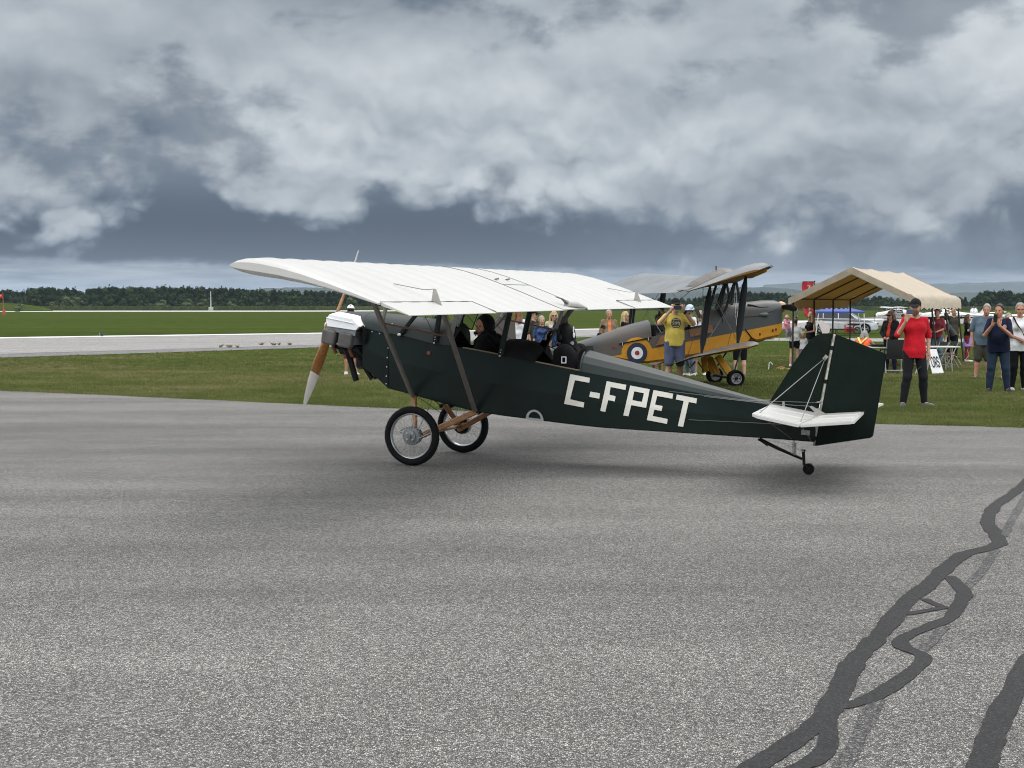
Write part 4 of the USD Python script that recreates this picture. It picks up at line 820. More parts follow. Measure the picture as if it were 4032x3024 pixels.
obj('gear_spreader', bar((0.0, -0.60, 0.305), (0.0, 0.60, 0.305), 0.05, 0.03, bev=0.01), WOOD, pl); obj('axle', tube([(0, -0.74, WR), (0, 0.74, WR)], 0.018, 10), STEEL, pl)
obj('rear_spreader', bar((-0.50, -0.30, 0.545), (-0.50, 0.30, 0.545), 0.05, 0.03, bev=0.01), WOOD, pl)
obj('belly_pulley', [lathe([(0, 0), (0.022, 0), (0.022, 0.012), (0, 0.012)], 'y', 14, (-0.10, 0.15, 0.585)), tube([(0.02, 0.16, 0.675), (-0.10, 0.155, 0.588), (-0.18, 0.15, 0.63)], 0.005, 6)], BLACK, pl)
# tail
FINP = [(-3.56, 0.690), (-3.764, 1.030), (-3.90, 1.240), (-3.965, 1.325), (-4.02, 1.366), (-4.08, 1.385), (-4.175, 1.384), (-4.04, 0.602), (-3.60, 0.672)]
def fin_plate(P, t=0.028):
    g = Polygon(P).buffer(-0.009).buffer(0.009, quad_segs=4); c = g.buffer(-0.009, quad_segs=4)
    a = trimesh.creation.extrude_polygon(c, t, engine='earcut'); b = trimesh.creation.extrude_polygon(g, t * 0.5, engine='earcut'); out = []
    for m, w in ((a, t), (b, t * 0.5)):
        q = m.vertices; out.append(trimesh.Trimesh(np.column_stack([q[:, 0], w / 2 - q[:, 2], q[:, 1]]), m.faces, process=False))
    m = trimesh.util.concatenate(out); return m
obj('fin', fin_plate(FINP), GREEN_F, pl, smooth=25)
RUD = [(-4.205, 1.378), (-4.686, 1.191), (-4.570, 0.402), (-4.545, 0.381), (-4.018, 0.283)]
rud = obj('rudder', fin_plate(RUD), GREEN_F, pl, smooth=25)
obj('rudder_post', tube([(-4.192, 0, 1.375), (-4.006, 0, 0.285)], 0.012, 8), pm('chalky_post', (0.42, 0.41, 0.37), 0.6, 0.45, 22.0), pl)
for k in (0.12, 0.42, 0.72, 0.93):
    c = V(-4.192, 0, 1.375) + (V(-4.006, 0, 0.285) - V(-4.192, 0, 1.375)) * k; obj('hinge', box(c, (0.035, 0.036, 0.04), rot('y', -10), 0.005), BLACK, rud)
hc = V(-4.192, 0, 1.375) + (V(-4.006, 0, 0.285) - V(-4.192, 0, 1.375)) * 0.60
obj('rudder_horn', [bar(hc + V(0.02, -0.16, 0), hc + V(0.02, 0.16, 0), 0.035, 0.008, bev=0.003)], STRUTL, rud)
obj('data_plate', box((-3.93, 0.034, 0.415), (0.085, 0.004, 0.048), rot('y', -4) @ rot('z', 0), 0.0), pm('aluminium_plate', (0.36, 0.36, 0.35), 0.4), pl)
def flat_surface(P, z_of, t, mat, name, lab=None):
    m = trimesh.creation.extrude_polygon(Polygon(P).buffer(-0.012).buffer(0.012, quad_segs=3), 1.0, engine='earcut'); q = m.vertices
    v = np.array([(x, y, z_of(x, y) + (k - 0.5) * t) for x, y, k in q]); mm = trimesh.Trimesh(v, m.faces, process=False)
    g = trimesh.creation.extrude_polygon(Polygon(P).buffer(-0.03), 1.0, engine='earcut'); q = g.vertices
    v2 = np.array([(x, y, z_of(x, y) + (k - 0.5) * (t + 0.010)) for x, y, k in q]); return obj(name, [mm, trimesh.Trimesh(v2, g.faces, process=False)], mat, pl, smooth=25, label=lab)
zs_ = lambda s, y: 0.596 + (s + 4.05) * 0.176; he = -4.078
ze_ = lambda s, y: zs_(he, y) - (s - he) * 0.085
for sg, nm in ((1, 'left'), (-1, 'right')):
    wo = 1.0 if sg > 0 else 0.90
    st = flat_surface([(-3.60, sg * 0.075), (-3.635, sg * wo * 1.235), (-3.70, sg * wo * 1.33), (-4.070, sg * wo * 1.365), (-4.070, sg * 0.03)][::sg], zs_, 0.026, WHITE, 'stabilizer', f'{nm} white horizontal stabilizer')
    el = flat_surface([(-4.088, sg * 0.05), (-4.088, sg * 1.37), (-4.552, sg * 1.30), (-4.505, sg * 0.19), (-4.30, sg * 0.05)][::sg] if False else [(-4.088, sg * 0.045), (-4.088, sg * wo * 1.37), (-4.545, sg * wo * 1.30), (-4.490, sg * 0.075)][::sg], ze_, 0.022, WHITE, 'elevator', f'{nm} white elevator')
    for yy in (0.45, 0.85): obj('rib_tape', [tube([(s, sg * yy, zs_(s, 0) + 0.0185) for s in (-3.63, -4.06)], 0.004, 4), tube([(s, sg * yy, ze_(s, 0) + 0.0165) for s in (-4.095, -4.5)], 0.004, 4)], WHITE, el)
    hb = V(-4.10, sg * 0.30, ze_(-4.1, 0)); obj('elevator_horn', loft([[hb + V(0.0, 0.006, 0.0), hb + V(-0.12, 0.006, 0.0), hb + V(0.075, 0.006, 0.105), hb + V(0.095, 0.006, 0.095)], [hb + V(0.0, -0.006, 0.0), hb + V(-0.12, -0.006, 0.0), hb + V(0.075, -0.006, 0.105), hb + V(0.095, -0.006, 0.095)]]), STRUTL, el, smooth=False)
    ph = hb + V(0.085, 0, 0.10)
    obj('elevator_cable', [tube([ph, (-3.55, sg * 0.16, 0.70), (-2.95, sg * 0.17, 0.755)], 0.0028, 5), tube([hb + V(0.02, 0, -0.09), (-3.5, sg * 0.10, 0.50), (-2.80, sg * 0.185, 0.52)], 0.0028, 5), tube([hb, hb + V(0.02, 0, -0.09)], 0.008, 5)], WIRE, pl)
    top = V(-4.11, sg * 0.018, 1.150)
    obj('tail_brace_wire', [tube([top, (-3.68, sg * 1.13, zs_(-3.68, 0) + 0.015)], 0.0042, 6), tube([top, (-4.05, sg * 1.10, zs_(-4.05, 0) + 0.015)], 0.0042, 6)], WIRE, pl)
    obj('tail_brace_wire', [tube([(-3.70, sg * 1.1, zs_(-3.7, 0) - 0.015), (-3.80, sg * 0.05, 0.35)], 0.0035, 6), tube([(-4.05, sg * 1.1, zs_(-4.05, 0) - 0.015), (-3.98, sg * 0.02, 0.34)], 0.0035, 6)], WIRE, pl)
    obj('wire_fitting', box(top, (0.05, 0.008, 0.035), rot('y', 50)), STRUTL, pl)
    obj('rudder_cable', tube([hc + V(0.02, sg * 0.16, 0), (-3.40, sg * 0.12, 0.72), (-2.6, sg * 0.20, 0.80)], 0.0028, 5), WIRE, pl)
    for s in (-3.72, -4.06): obj('stabilizer_bracket', box((s, sg * 0.08, zs_(s, 0) + 0.04), (0.022, 0.01, 0.055)), STRUTL, pl)
# tail wheel on sprung arms
tw = grp('tail_wheel', pl)
obj('spring_arm', [tube([(-3.467, sg * 0.05, 0.335), (-3.66, sg * 0.035, 0.245), (-3.895, sg * 0.01, 0.150)], 0.011, 8) for sg in (1, -1)] + [tube([(-3.47, 0, 0.335), (-3.56, 0, 0.275)], 0.016, 8)], BLACK, tw)
hx = [(-3.815 + 0.022 * math.cos(t), 0.022 * math.sin(t), 0.185 + t / (14 * math.pi) * 0.125) for t in np.linspace(0, 14 * math.pi, 120)]
obj('coil_spring', [tube(hx, 0.0045, 5), tube([(-3.815, 0, 0.17), (-3.815, 0, 0.33)], 0.009, 8)], STEEL, tw)
obj('fork_post', [tube([(-3.905, 0, 0.235), (-3.915, 0, 0.09)], 0.015, 10), tube([(-3.915, 0, 0.10), (-3.935, 0.022, 0.085), (-3.958, 0.028, 0.056)], 0.011, 8), tube([(-3.915, 0, 0.10), (-3.935, -0.022, 0.085), (-3.958, -0.028, 0.056)], 0.011, 8), box((-3.905, 0, 0.235), (0.045, 0.03, 0.02), bev=0.004)], BLACK, tw)
obj('steering_arm', [bar((-3.905, -0.06, 0.232), (-3.905, 0.06, 0.232), 0.02, 0.008), tube([(-3.905, 0.055, 0.235), (-3.80, 0.04, 0.27), (-3.6, 0.05, 0.33)], 0.003, 5)], STEEL, tw)
obj('tyre', lathe([(0.028, -0.02), (0.05, -0.021), (0.0555, -0.010), (0.0555, 0.010), (0.05, 0.021), (0.028, 0.02), (0.028, -0.02)], 'y', 28, (-3.958, 0, 0.0555)), RUBBER, tw, smooth=40)
obj('hub', lathe([(0, -0.019), (0.029, -0.019), (0.029, 0.019), (0, 0.019)], 'y', 18, (-3.958, 0, 0.0555)), BLACK, tw)
# ------------------------------------------------------------------ people: smooth bodies from tapered bones, clothes laid over them
def nets(vol, org, h):
    """surface of vol < 0 as a quad mesh with one vertex per crossed cell"""
    ins = vol < 0; nx, ny, nz = vol.shape
    cnt = np.zeros((nx - 1, ny - 1, nz - 1), np.int8)
    for a in (0, 1):
        for b in (0, 1):
            for c in (0, 1): cnt += ins[a:nx - 1 + a, b:ny - 1 + b, c:nz - 1 + c]
    act = (cnt > 0) & (cnt < 8); idx = -np.ones(act.shape, int); I = np.argwhere(act); idx[act] = np.arange(len(I))
    acc = np.zeros((len(I), 3)); num = np.zeros(len(I))
    for ax in range(3):
        o1, o2 = [k for k in range(3) if k != ax]
        for a in (0, 1):
            for b in (0, 1):
                p = I.copy(); p[:, o1] += a; p[:, o2] += b; q = p.copy(); q[:, ax] += 1
                v0, v1 = vol[tuple(p.T)], vol[tuple(q.T)]; m = (v0 < 0) != (v1 < 0)
                t = np.where(m, v0 / np.where(m, v0 - v1, 1), 0); pt = p.astype(float); pt[:, ax] += t
                acc[m] += pt[m]; num[m] += 1
    v = org + h * acc / num[:, None]; F = []
    for ax in range(3):
        o1, o2 = [(1, 2), (2, 0), (0, 1)][ax]
        s0 = [slice(None)] * 3; s1 = [slice(None)] * 3; s0[ax] = slice(0, -1); s1[ax] = slice(1, None)
        A, B = ins[tuple(s0)], ins[tuple(s1)]; E = np.argwhere(A != B)
        ok = (E[:, o1] > 0) & (E[:, o2] > 0) & (E[:, o1] < vol.shape[o1] - 1) & (E[:, o2] < vol.shape[o2] - 1); E = E[ok]
        fl = A[tuple(E.T)]; c = []
        for d1, d2 in ((-1, -1), (0, -1), (0, 0), (-1, 0)):
            k = E.copy(); k[:, o1] += d1; k[:, o2] += d2; c.append(idx[tuple(k.T)])
        c = np.stack(c, 1); c[~fl] = c[~fl][:, ::-1]; F.append(c)
    F = np.vstack(F); return trimesh.Trimesh(v, np.vstack([F[:, [0, 1, 2]], F[:, [0, 2, 3]]]), process=False)
class Sdf:
    def __init__(s, lo, hi, h):
        s.h = h; s.org = np.asarray(lo, float); n = np.ceil((np.asarray(hi) - s.org) / h).astype(int) + 1
        s.v = np.full(n, 0.3, np.float32); s.n = n
    def grid(s, lo, hi):
        a = np.maximum(np.floor((lo - s.org) / s.h).astype(int), 0); b = np.minimum(np.ceil((hi - s.org) / s.h).astype(int) + 1, s.n)
        if (b <= a).any(): return None, None
        g = np.stack(np.meshgrid(*[s.org[k] + s.h * np.arange(a[k], b[k]) for k in range(3)], indexing='ij'), -1)
        return tuple(slice(a[k], b[k]) for k in range(3)), g
    def put(s, d, sl, k):
        w = s.v[sl]
        if k > 0:
            q = np.clip(0.5 + 0.5 * (w - d) / k, 0, 1); s.v[sl] = w + (d - w) * q - k * q * (1 - q)
        else: s.v[sl] = np.minimum(w, d)
    def cone(s, a, b, ra, rb, k=0.02, flat=None):
        """tapered capsule; flat = (unit axis, factor) squashes it along that axis"""
        a, b = np.asarray(a, float), np.asarray(b, float); m = max(ra, rb) + k + 2 * s.h
        sl, g = s.grid(np.minimum(a, b) - m, np.maximum(a, b) + m)
        if sl is None: return
        ab = b - a; t = np.clip(((g - a) @ ab) / max(ab @ ab, 1e-9), 0, 1); q = g - (a + t[..., None] * ab)
        if flat is not None:
            ax = np.asarray(flat[0]); c = q @ ax; q = q + (c * (1 / flat[1] - 1))[..., None] * ax
        d = np.linalg.norm(q, axis=-1) - (ra + (rb - ra) * t)
        s.put(d, sl, k)
    def ell(s, c, r, R=None, k=0.02):
        c, r = np.asarray(c, float), np.asarray(r, float); m = r.max() + k + 2 * s.h
        sl, g = s.grid(c - m, c + m)
        if sl is None: return
        q = g - c
        if R is not None: q = q @ R
        n = np.linalg.norm(q / r, axis=-1); n2 = np.linalg.norm(q / (r * r), axis=-1) + 1e-6
        s.put(n * (n - 1) / n2, sl, k)
    def cut(s, p, n):
        """keep what lies on the negative side of the plane"""
        g = np.stack(np.meshgrid(*[s.org[k] + s.h * np.arange(s.n[k]) for k in range(3)], indexing='ij'), -1)
        s.v = np.maximum(s.v, ((g - np.asarray(p)) @ np.asarray(n)).astype(np.float32))
    def wrinkle(s, amp, fr, seed):
        m = np.abs(s.v) < 0.05; P = np.argwhere(m) * s.h + s.org
        s.v[m] += (amp * 2 * (meshkit.fbm(P * V(fr, fr, fr * 0.55), 3, seed) - 0.5)).astype(np.float32)
    def mesh(s):
        v = np.pad(s.v, 1, constant_values=0.3); m = nets(v, s.org - s.h, s.h)
        return m
SKIN = {k: pm('skin_' + k, c, 0.55, 0.08, 9.0, spec=0.4) for k, c in (('fair', (0.50, 0.29, 0.20)), ('ruddy', (0.46, 0.22, 0.145)), ('tan', (0.36, 0.19, 0.115)), ('brown', (0.15, 0.075, 0.045)))}
HAIR = {k: pm('hair_' + k, c, 0.6, 0.35, 40.0, bump=0.002, bscale=60) for k, c in (('dark', (0.016, 0.011, 0.008)), ('brown', (0.055, 0.030, 0.016)), ('grey', (0.32, 0.31, 0.29)), ('silver', (0.24, 0.24, 0.23)), ('blonde', (0.42, 0.30, 0.15)), ('ginger', (0.17, 0.075, 0.03)))}
def cloth(name, c, var=0.17, rough=0.85, **k): return pm('cloth_' + name, c, rough, var, 5.0, bump=0.0012, bscale=60, sheen=0.03, spec=0.10, **k)
EYE_D = pm('eye_dark', (0.07, 0.045, 0.035), 0.3); LIP = pm('lip', (0.30, 0.11, 0.09), 0.5); SHADES = pm('sunglass_black', (0.006, 0.006, 0.007), 0.15, coat=0.5)
BASE = dict(head=(0, -0.010, 1.615), neck=(0, 0.010, 1.47), chest=(0, 0.0, 1.30), waist=(0, 0.005, 1.06), pelvis=(0, 0.01, 0.93),
            shR=(-0.162, 0.012, 1.408), elR=(-0.222, 0.035, 1.135), wrR=(-0.232, -0.035, 0.885), shL=(0.162, 0.012, 1.408), elL=(0.222, 0.035, 1.135), wrL=(0.232, -0.035, 0.885),
            hiR=(-0.09, 0.01, 0.91), knR=(-0.105, -0.015, 0.50), anR=(-0.12, 0.03, 0.085), toR=(-0.145, -0.14, 0.03), hiL=(0.09, 0.01, 0.91), knL=(0.105, -0.015, 0.50), anL=(0.12, 0.03, 0.085), toL=(0.145, -0.14, 0.03))
def person(label, pos, H=1.75, rz=0.0, pose=None, h=0.016, skin='fair', fem=False, fat=0.0, hair=None, hlen=0.0, cap=None, top=None, sleeve=0.55, hem=0.90, legs=None, cuff=0.95, loose=0.012, shoes=None, jacket=None, shades=False, look=(0, 0), hands=True, beard=None, skirt=None, group=None, hatkind='cap', reach=None, hdir=None, bulk=1.0, extra=None):
    """pose: joints that differ from standing straight, for a body 1.75 m tall facing -y (x to the picture's right); look: head (yaw, pitch) in degrees"""
    J = {k: V(*v) for k, v in BASE.items()}
    for k, v in (pose or {}).items(): J[k] = V(*v)
    S_ = H / 1.75
    pts = np.array(list(J.values())); lo, hi = pts.min(0) - V(0.24, 0.26, 0.12), pts.max(0) + V(0.24, 0.26, 0.27); lo[2] = max(lo[2], -0.06)
    hh = h / S_
    t = thing('person', label, 'person', pos, rz, group, scale=S_)
    spine = J['neck'] - J['pelvis']; spine /= np.linalg.norm(spine); lat = J['shL'] - J['shR']; lat = lat - spine * (lat @ spine); lat /= np.linalg.norm(lat); frt = np.cross(lat, spine)   # frt points to the front
    yaw, pit = math.radians(look[0]), math.radians(look[1])
    RH = rot('z', look[0]) @ rot('x', look[1]); hc = J['head']
    Hd = lambda x, y, z: hc + RH @ V(x, y, z)
    hw = J['hiL'] - J['hiR']; hw /= np.linalg.norm(hw)
    def torso(s, add, lo_=True, k=0.05):
        b = bulk; w = (0.066 if fem else 0.074) * b
        for sg in (-1, 1):
            o = lat * sg; sh = J['shR' if sg < 0 else 'shL']
            s.cone(J['waist'] + o * 0.046 * b, J['chest'] + o * w, 0.084 * b + fat * 0.5 + add, 0.096 * b + add + fat * 0.2, k, (frt, 0.95))
            s.cone(J['chest'] + o * w, sh - lat * sg * 0.050 - spine * 0.045, 0.096 * b + add, 0.050 * b + add * 0.7, k, (frt, 0.95))
            s.cone(J['pelvis'] + hw * sg * 0.062, J['waist'] + o * 0.046 * b, 0.100 * b + add + fat * 0.3, 0.084 * b + fat * 0.5 + add, k, (frt, 0.98))
            if fem: s.ell(J['chest'] + o * 0.075 + frt * 0.085 - spine * 0.02, (0.062 + add, 0.062 + add, 0.065 + add), None, 0.03)
            s.cone(J['neck'] - spine * 0.045, sh - spine * 0.010, 0.048 + add * 0.5, 0.042 + add * 0.7, 0.025)
        if fat > 0: s.ell(J['waist'] + frt * (0.04 + fat * 0.8) + spine * 0.02, (0.115 + fat * 0.6 + add, 0.09 + fat * 0.8 + add, 0.14 + add), None, 0.06)
    def arm(s, sd, add, f=1.0, k=0.02):
        a, b, c = J['sh' + sd], J['el' + sd], J['wr' + sd]; q = 0.92 if fem else 1.0
        e1 = min(f * 2, 1.0); s.cone(a, a + (b - a) * e1, 0.047 * q * bulk + add, (0.047 - 0.009 * e1) * q * bulk + add, k)
        if f > 0.5: e2 = (f - 0.5) * 2; s.cone(b, b + (c - b) * e2, 0.038 * q * bulk + add, (0.038 - 0.013 * e2) * q * bulk + add, k)
    def leg(s, sd, add, f=1.0, k=0.03):
        a, b, c = J['hi' + sd], J['kn' + sd], J['an' + sd]; e1 = min(f * 2, 1.0)
        s.cone(a, a + (b - a) * e1, 0.078 * bulk + add + fat * 0.2, (0.078 - 0.024 * e1) * bulk + add, k)
        if f > 0.5:
            e2 = (f - 0.5) * 2; m = b + (c - b) * 0.33 + V(0, 0.014, 0); s.cone(b, b + (m - b) * min(1, e2 * 3), 0.054 * bulk + add, 0.052 * bulk + add, k)
            if e2 > 0.33: s.cone(m, b + (c - b) * e2, 0.052 * bulk + add, (0.052 - 0.019 * (e2 - 0.33) / 0.67) * bulk + add, k)
    # body
    s = Sdf(lo, hi, hh); torso(s, 0)
    for sd in 'RL':
        arm(s, sd, 0); leg(s, sd, 0); a, b = J['an' + sd], J['to' + sd]
        s.cone(a + V(0, 0, -0.02), b, 0.042, 0.030, 0.03); s.cone(a + V(0, 0.02, -0.05), a, 0.034, 0.036, 0.02)
        wr, el = J['wr' + sd], J['el' + sd]; d = wr - el; d /= np.linalg.norm(d)
        if hdir and sd in hdir: d = V(*hdir[sd]); d /= np.linalg.norm(d)
        n = np.cross(d, V(0, 0, 1) if abs(d[2]) < 0.8 else V(0, 1, 0)); n /= np.linalg.norm(n)          # across the knuckles
        pn = np.cross(n, d); sgn = -1 if sd == 'R' else 1
        if hands:
            s.cone(wr, wr + d * 0.045, 0.026, 0.024, 0.012); fl = (pn, 0.55)
            s.cone(wr + d * 0.03 - n * 0.018, wr + d * 0.085 - n * 0.024, 0.022, 0.020, 0.008, fl); s.cone(wr + d * 0.03 + n * 0.018, wr + d * 0.085 + n * 0.024, 0.022, 0.020, 0.008, fl)
            cv = (reach or {}).get(sd, 0.5); inw = pn * (1 if (pn @ (hc - wr)) > 0 else -1)
            for i, (o, ln) in enumerate(((-0.033, 0.064), (-0.011, 0.075), (0.011, 0.070), (0.033, 0.055))):
                b0 = wr + d * 0.088 + n * o; d1 = d * math.cos(cv * 0.9) + inw * math.sin(cv * 0.9); d2 = d * math.cos(cv * 2.2) + inw * math.sin(cv * 2.2)
                m_ = b0 + d1 * ln * 0.5; s.cone(b0, m_, 0.0095, 0.0090, 0.003); s.cone(m_, m_ + d2 * ln * 0.5, 0.0090, 0.0078, 0.003)
            tb = wr + d * 0.035 - n * 0.030; s.cone(tb, tb + (d * 0.7 - n * 0.6 + inw * 0.4) * 0.04, 0.012, 0.0105, 0.008); s.cone(tb + (d * 0.7 - n * 0.6 + inw * 0.4) * 0.04, tb + (d * 1.5 - n * 0.75 + inw * 0.9) * 0.045, 0.0105, 0.0085, 0.004)
        else: s.cone(wr, wr + d * 0.14, 0.026, 0.022, 0.01)
    s.cone(J['neck'] - spine * 0.03, hc + RH @ V(0, 0.02, -0.07), 0.060 if not fem else 0.052, 0.056 if not fem else 0.048, 0.02)
    s.ell(hc + RH @ V(0, 0.012, 0.03), (0.077, 0.097, 0.100), RH, 0.02); s.ell(Hd(0, -0.022, -0.055), (0.056, 0.066, 0.070), RH, 0.03); s.cone(Hd(0, -0.058, -0.100), Hd(0, -0.064, -0.104), 0.024, 0.022, 0.02)
    s.cone(Hd(0, -0.086, 0.004), Hd(0, -0.105, -0.034), 0.012, 0.016, 0.010); s.cone(Hd(-0.035, -0.078, 0.022), Hd(0.035, -0.078, 0.022), 0.012, 0.012, 0.012)
    for sg in (-1, 1): s.ell(Hd(sg * 0.080, 0.012, -0.012), (0.012, 0.020, 0.032), RH, 0.006); s.ell(Hd(sg * 0.040, -0.062, -0.036), (0.020, 0.018, 0.022), RH, 0.02)
    s.cone(Hd(-0.018, -0.084, -0.066), Hd(0.018, -0.084, -0.066), 0.010, 0.010, 0.010)
    obj('body', s.mesh(), SKIN[skin], t, smooth=True)
    if not shades:
        for sg in (-1, 1): obj('eye', sphere(Hd(sg * 0.033, -0.0835, 0.004), 0.0085, 1, (1.3, 0.7, 0.7)), EYE_D, t)
    obj('mouth', tube([Hd(-0.024, -0.088, -0.066), Hd(0, -0.0965, -0.065), Hd(0.024, -0.088, -0.066)], [0.003, 0.0055, 0.003], 6), LIP, t)
    if shades:
        g = [tube([Hd(-0.078, 0.01, 0.012), Hd(-0.066, -0.085, 0.010), Hd(0.066, -0.085, 0.010), Hd(0.078, 0.01, 0.012)], 0.004, 6)]
        for sg in (-1, 1): q = sphere((0, 0, 0), 0.026, 2, (1.1, 0.35, 0.85)); q.vertices = q.vertices @ RH.T + Hd(sg * 0.034, -0.094, 0.003); g.append(q)
        obj('sunglasses', g, SHADES, t)
    def garment(name, mat, build, wr=0.010, fr=7.0, seed=1, label_=None):
        s = Sdf(lo, hi, hh); build(s); s.wrinkle(wr, fr, seed); m = s.mesh()
        return obj(name, m, mat, t, smooth=True) if len(m.faces) else None
    seed = hash_seed(label)
    if legs is not None:
        def b_(s):
            torso(s, loose * 0.8); s.cut(J['waist'] + spine * -0.03, spine); s.cut(J['hiR'] * 0 + J['pelvis'] - spine * 0.12, -spine) if False else None
            for sd in 'RL': leg(s, sd, loose * 0.8 + (0.004 if cuff > 0.6 else 0.014), cuff)
        garment('trousers' if cuff > 0.7 else 'shorts', legs, b_, 0.010, 8.0, seed + 3)
    if skirt is not None:
        def b_(s):
            c = J['pelvis']; s.cone(c + V(0, 0, 0.05), c - V(0, 0, 0.34), 0.135, 0.20, 0.05, (frt, 0.8)); s.cut(c - V(0, 0, 0.36), V(0, 0, -1))
        garment('tied_jacket', skirt, b_, 0.022, 9.0, seed + 5)
    if top is not None:
        def b_(s):
            torso(s, loose); zc = J['pelvis'] + (spine * ((hem - 0.93) / max(spine[2], 0.3)))
            for sg in (-1, 1): s.cone(J['waist'] + lat * sg * 0.052 * bulk, zc - spine * 0.06 + lat * sg * 0.064 * bulk, 0.090 * bulk + loose + fat * 0.5, 0.100 * bulk + loose + fat * 0.35, 0.05, (frt, 0.98))
            s.cut(zc, -spine); s.cut(J['neck'] - spine * 0.005 + frt * 0.0, spine * 0.92 + frt * 0.40)
            if sleeve > 0:
                for sd in 'RL': arm(s, sd, loose * 0.55 + 0.005, sleeve)
        garment('shirt', top, b_, 0.0105, 8.0, seed)
    if jacket is not None:
        mat, lng = jacket
        def b_(s):
            torso(s, loose + 0.016)
            for sg in (-1, 1): s.cone(J['waist'] + lat * sg * 0.052 * bulk, J['pelvis'] - spine * (lng + 0.06) + lat * sg * 0.068 * bulk, 0.100 * bulk + loose + fat * 0.5, 0.112 * bulk + loose + fat * 0.35, 0.05, (frt, 0.98))
            s.cut(J['pelvis'] - spine * lng, -spine); s.cut(J['neck'] + spine * 0.01, spine * 0.9 + frt * 0.55)
            for sd in 'RL': arm(s, sd, loose + 0.014, 0.97)
            g = np.stack(np.meshgrid(*[s.org[k] + s.h * np.arange(s.n[k]) for k in range(3)], indexing='ij'), -1) - J['chest']
            op = np.maximum(np.abs(g @ lat) - 0.045 - 0.05 * np.clip(-(g @ spine), 0, 0.4), -(g @ frt) + 0.03); s.v = np.maximum(s.v, -op.astype(np.float32))
        garment('jacket', mat, b_, 0.008, 7.0, seed + 9)
    if shoes is not None:
        for sd in 'RL':
            a, b = J['an' + sd], J['to' + sd]; q = V(b[0] - a[0], b[1] - a[1], 0); q /= np.linalg.norm(q) + 1e-9
            s = Sdf(np.minimum(a, b) - 0.12, np.maximum(a, b) + 0.12, min(hh, 0.011)); s.cone(a + V(0, 0.025, 0) * 0 - q * 0.03 + V(0, 0, -0.035), b + q * 0.015 + V(0, 0, 0.006), 0.047, 0.040, 0.02); s.cone(a + V(0, 0, -0.03), a + V(0, 0, 0.004), 0.045, 0.045, 0.02); s.cut(V(0, 0, min(a[2] - 0.083, b[2] - 0.028)), V(0, 0, -1))
            obj('shoe', s.mesh(), shoes, t, smooth=True)
    if hair is not None:
        s = Sdf(hc - 0.3, hc + V(0.25, 0.28, 0.22), min(hh, 0.011)); s.ell(hc + RH @ V(0, 0.016, 0.035), (0.088, 0.106, 0.108), RH, 0.0)
        s.cut(Hd(0, -0.052, 0.080), RH @ V(0, -0.84, -0.54) if hlen < 0.05 else RH @ V(0, -0.97, -0.25)); s.cut(Hd(0, 0, -0.045 if hlen < 0.05 else -0.2), RH @ V(0, 0, -1))
        if hlen < 0.05: s.cut(Hd(0, 0.0, -0.035), RH @ V(0, -0.55, -0.83))
        if hlen >= 0.05:
            r = np.random.default_rng(seed)
            for i in range(16):
                a = math.radians(r.uniform(-15, 195)); p0 = Hd(0.078 * math.cos(a), 0.015 + 0.085 * math.sin(a), 0.03); p1 = p0 + RH @ V(0.35 * math.cos(a), 0.35 * math.sin(a), 0) * 0.09 + V(0, 0, -0.10 - hlen * r.uniform(0.3, 0.6)); p2 = p1 + V(r.normal(0, 0.02), r.normal(0.015, 0.02), -hlen * r.uniform(0.25, 0.5))
                s.cone(p0, p1, 0.030, 0.026, 0.02); s.cone(p1, p2, 0.026, 0.012, 0.02)
            if True: s.cone(Hd(0, -0.15, -0.02), Hd(0, -0.15, -0.16), 0.0, 0.0, 0.0)
        s.wrinkle(0.010, 26.0, seed + 2); obj('hair', s.mesh(), HAIR[hair], t, smooth=True)
    if beard is not None:
        s = Sdf(hc - 0.22, hc + 0.15, min(hh, 0.010)); s.ell(Hd(0, -0.030, -0.062), (0.060, 0.068, 0.066), RH, 0.0); s.cone(Hd(0, -0.062, -0.104), Hd(0, -0.068, -0.112), 0.028, 0.026, 0.02); s.cut(Hd(0, -0.05, -0.040), RH @ V(0, 0.25, 0.97)); s.cut(Hd(0, 0.01, 0), RH @ V(0, 1, 0)); obj('beard', s.mesh(), HAIR[beard], t, smooth=True)
    if cap is not None:
        s = Sdf(hc - 0.24, hc + 0.26, min(hh, 0.011)); s.ell(hc + RH @ V(0, 0.012, 0.040), (0.092, 0.108, 0.108), RH, 0.0); s.cut(Hd(0, -0.02, 0.038), RH @ V(0, 0.10, -0.995))
        if hatkind == 'cap': s.ell(Hd(0, -0.125, 0.042), (0.078, 0.088, 0.011), RH @ rot('x', 12), 0.012)
        elif hatkind == 'bucket': s.cone(Hd(0, 0.01, 0.055), Hd(0, 0.01, 0.012), 0.10, 0.145, 0.02); s.cut(Hd(0, 0, 0.008), RH @ V(0, 0, -1))
        elif hatkind == 'brim': s.ell(Hd(0, 0.0, 0.046), (0.150, 0.165, 0.010), RH, 0.02)
        obj('hat', s.mesh(), cap, t, smooth=True)
    return t, J, S_
def wpt(t_pos, rz, S_, p): return V(*t_pos) + rot('z', rz) @ (V(*p) * S_)
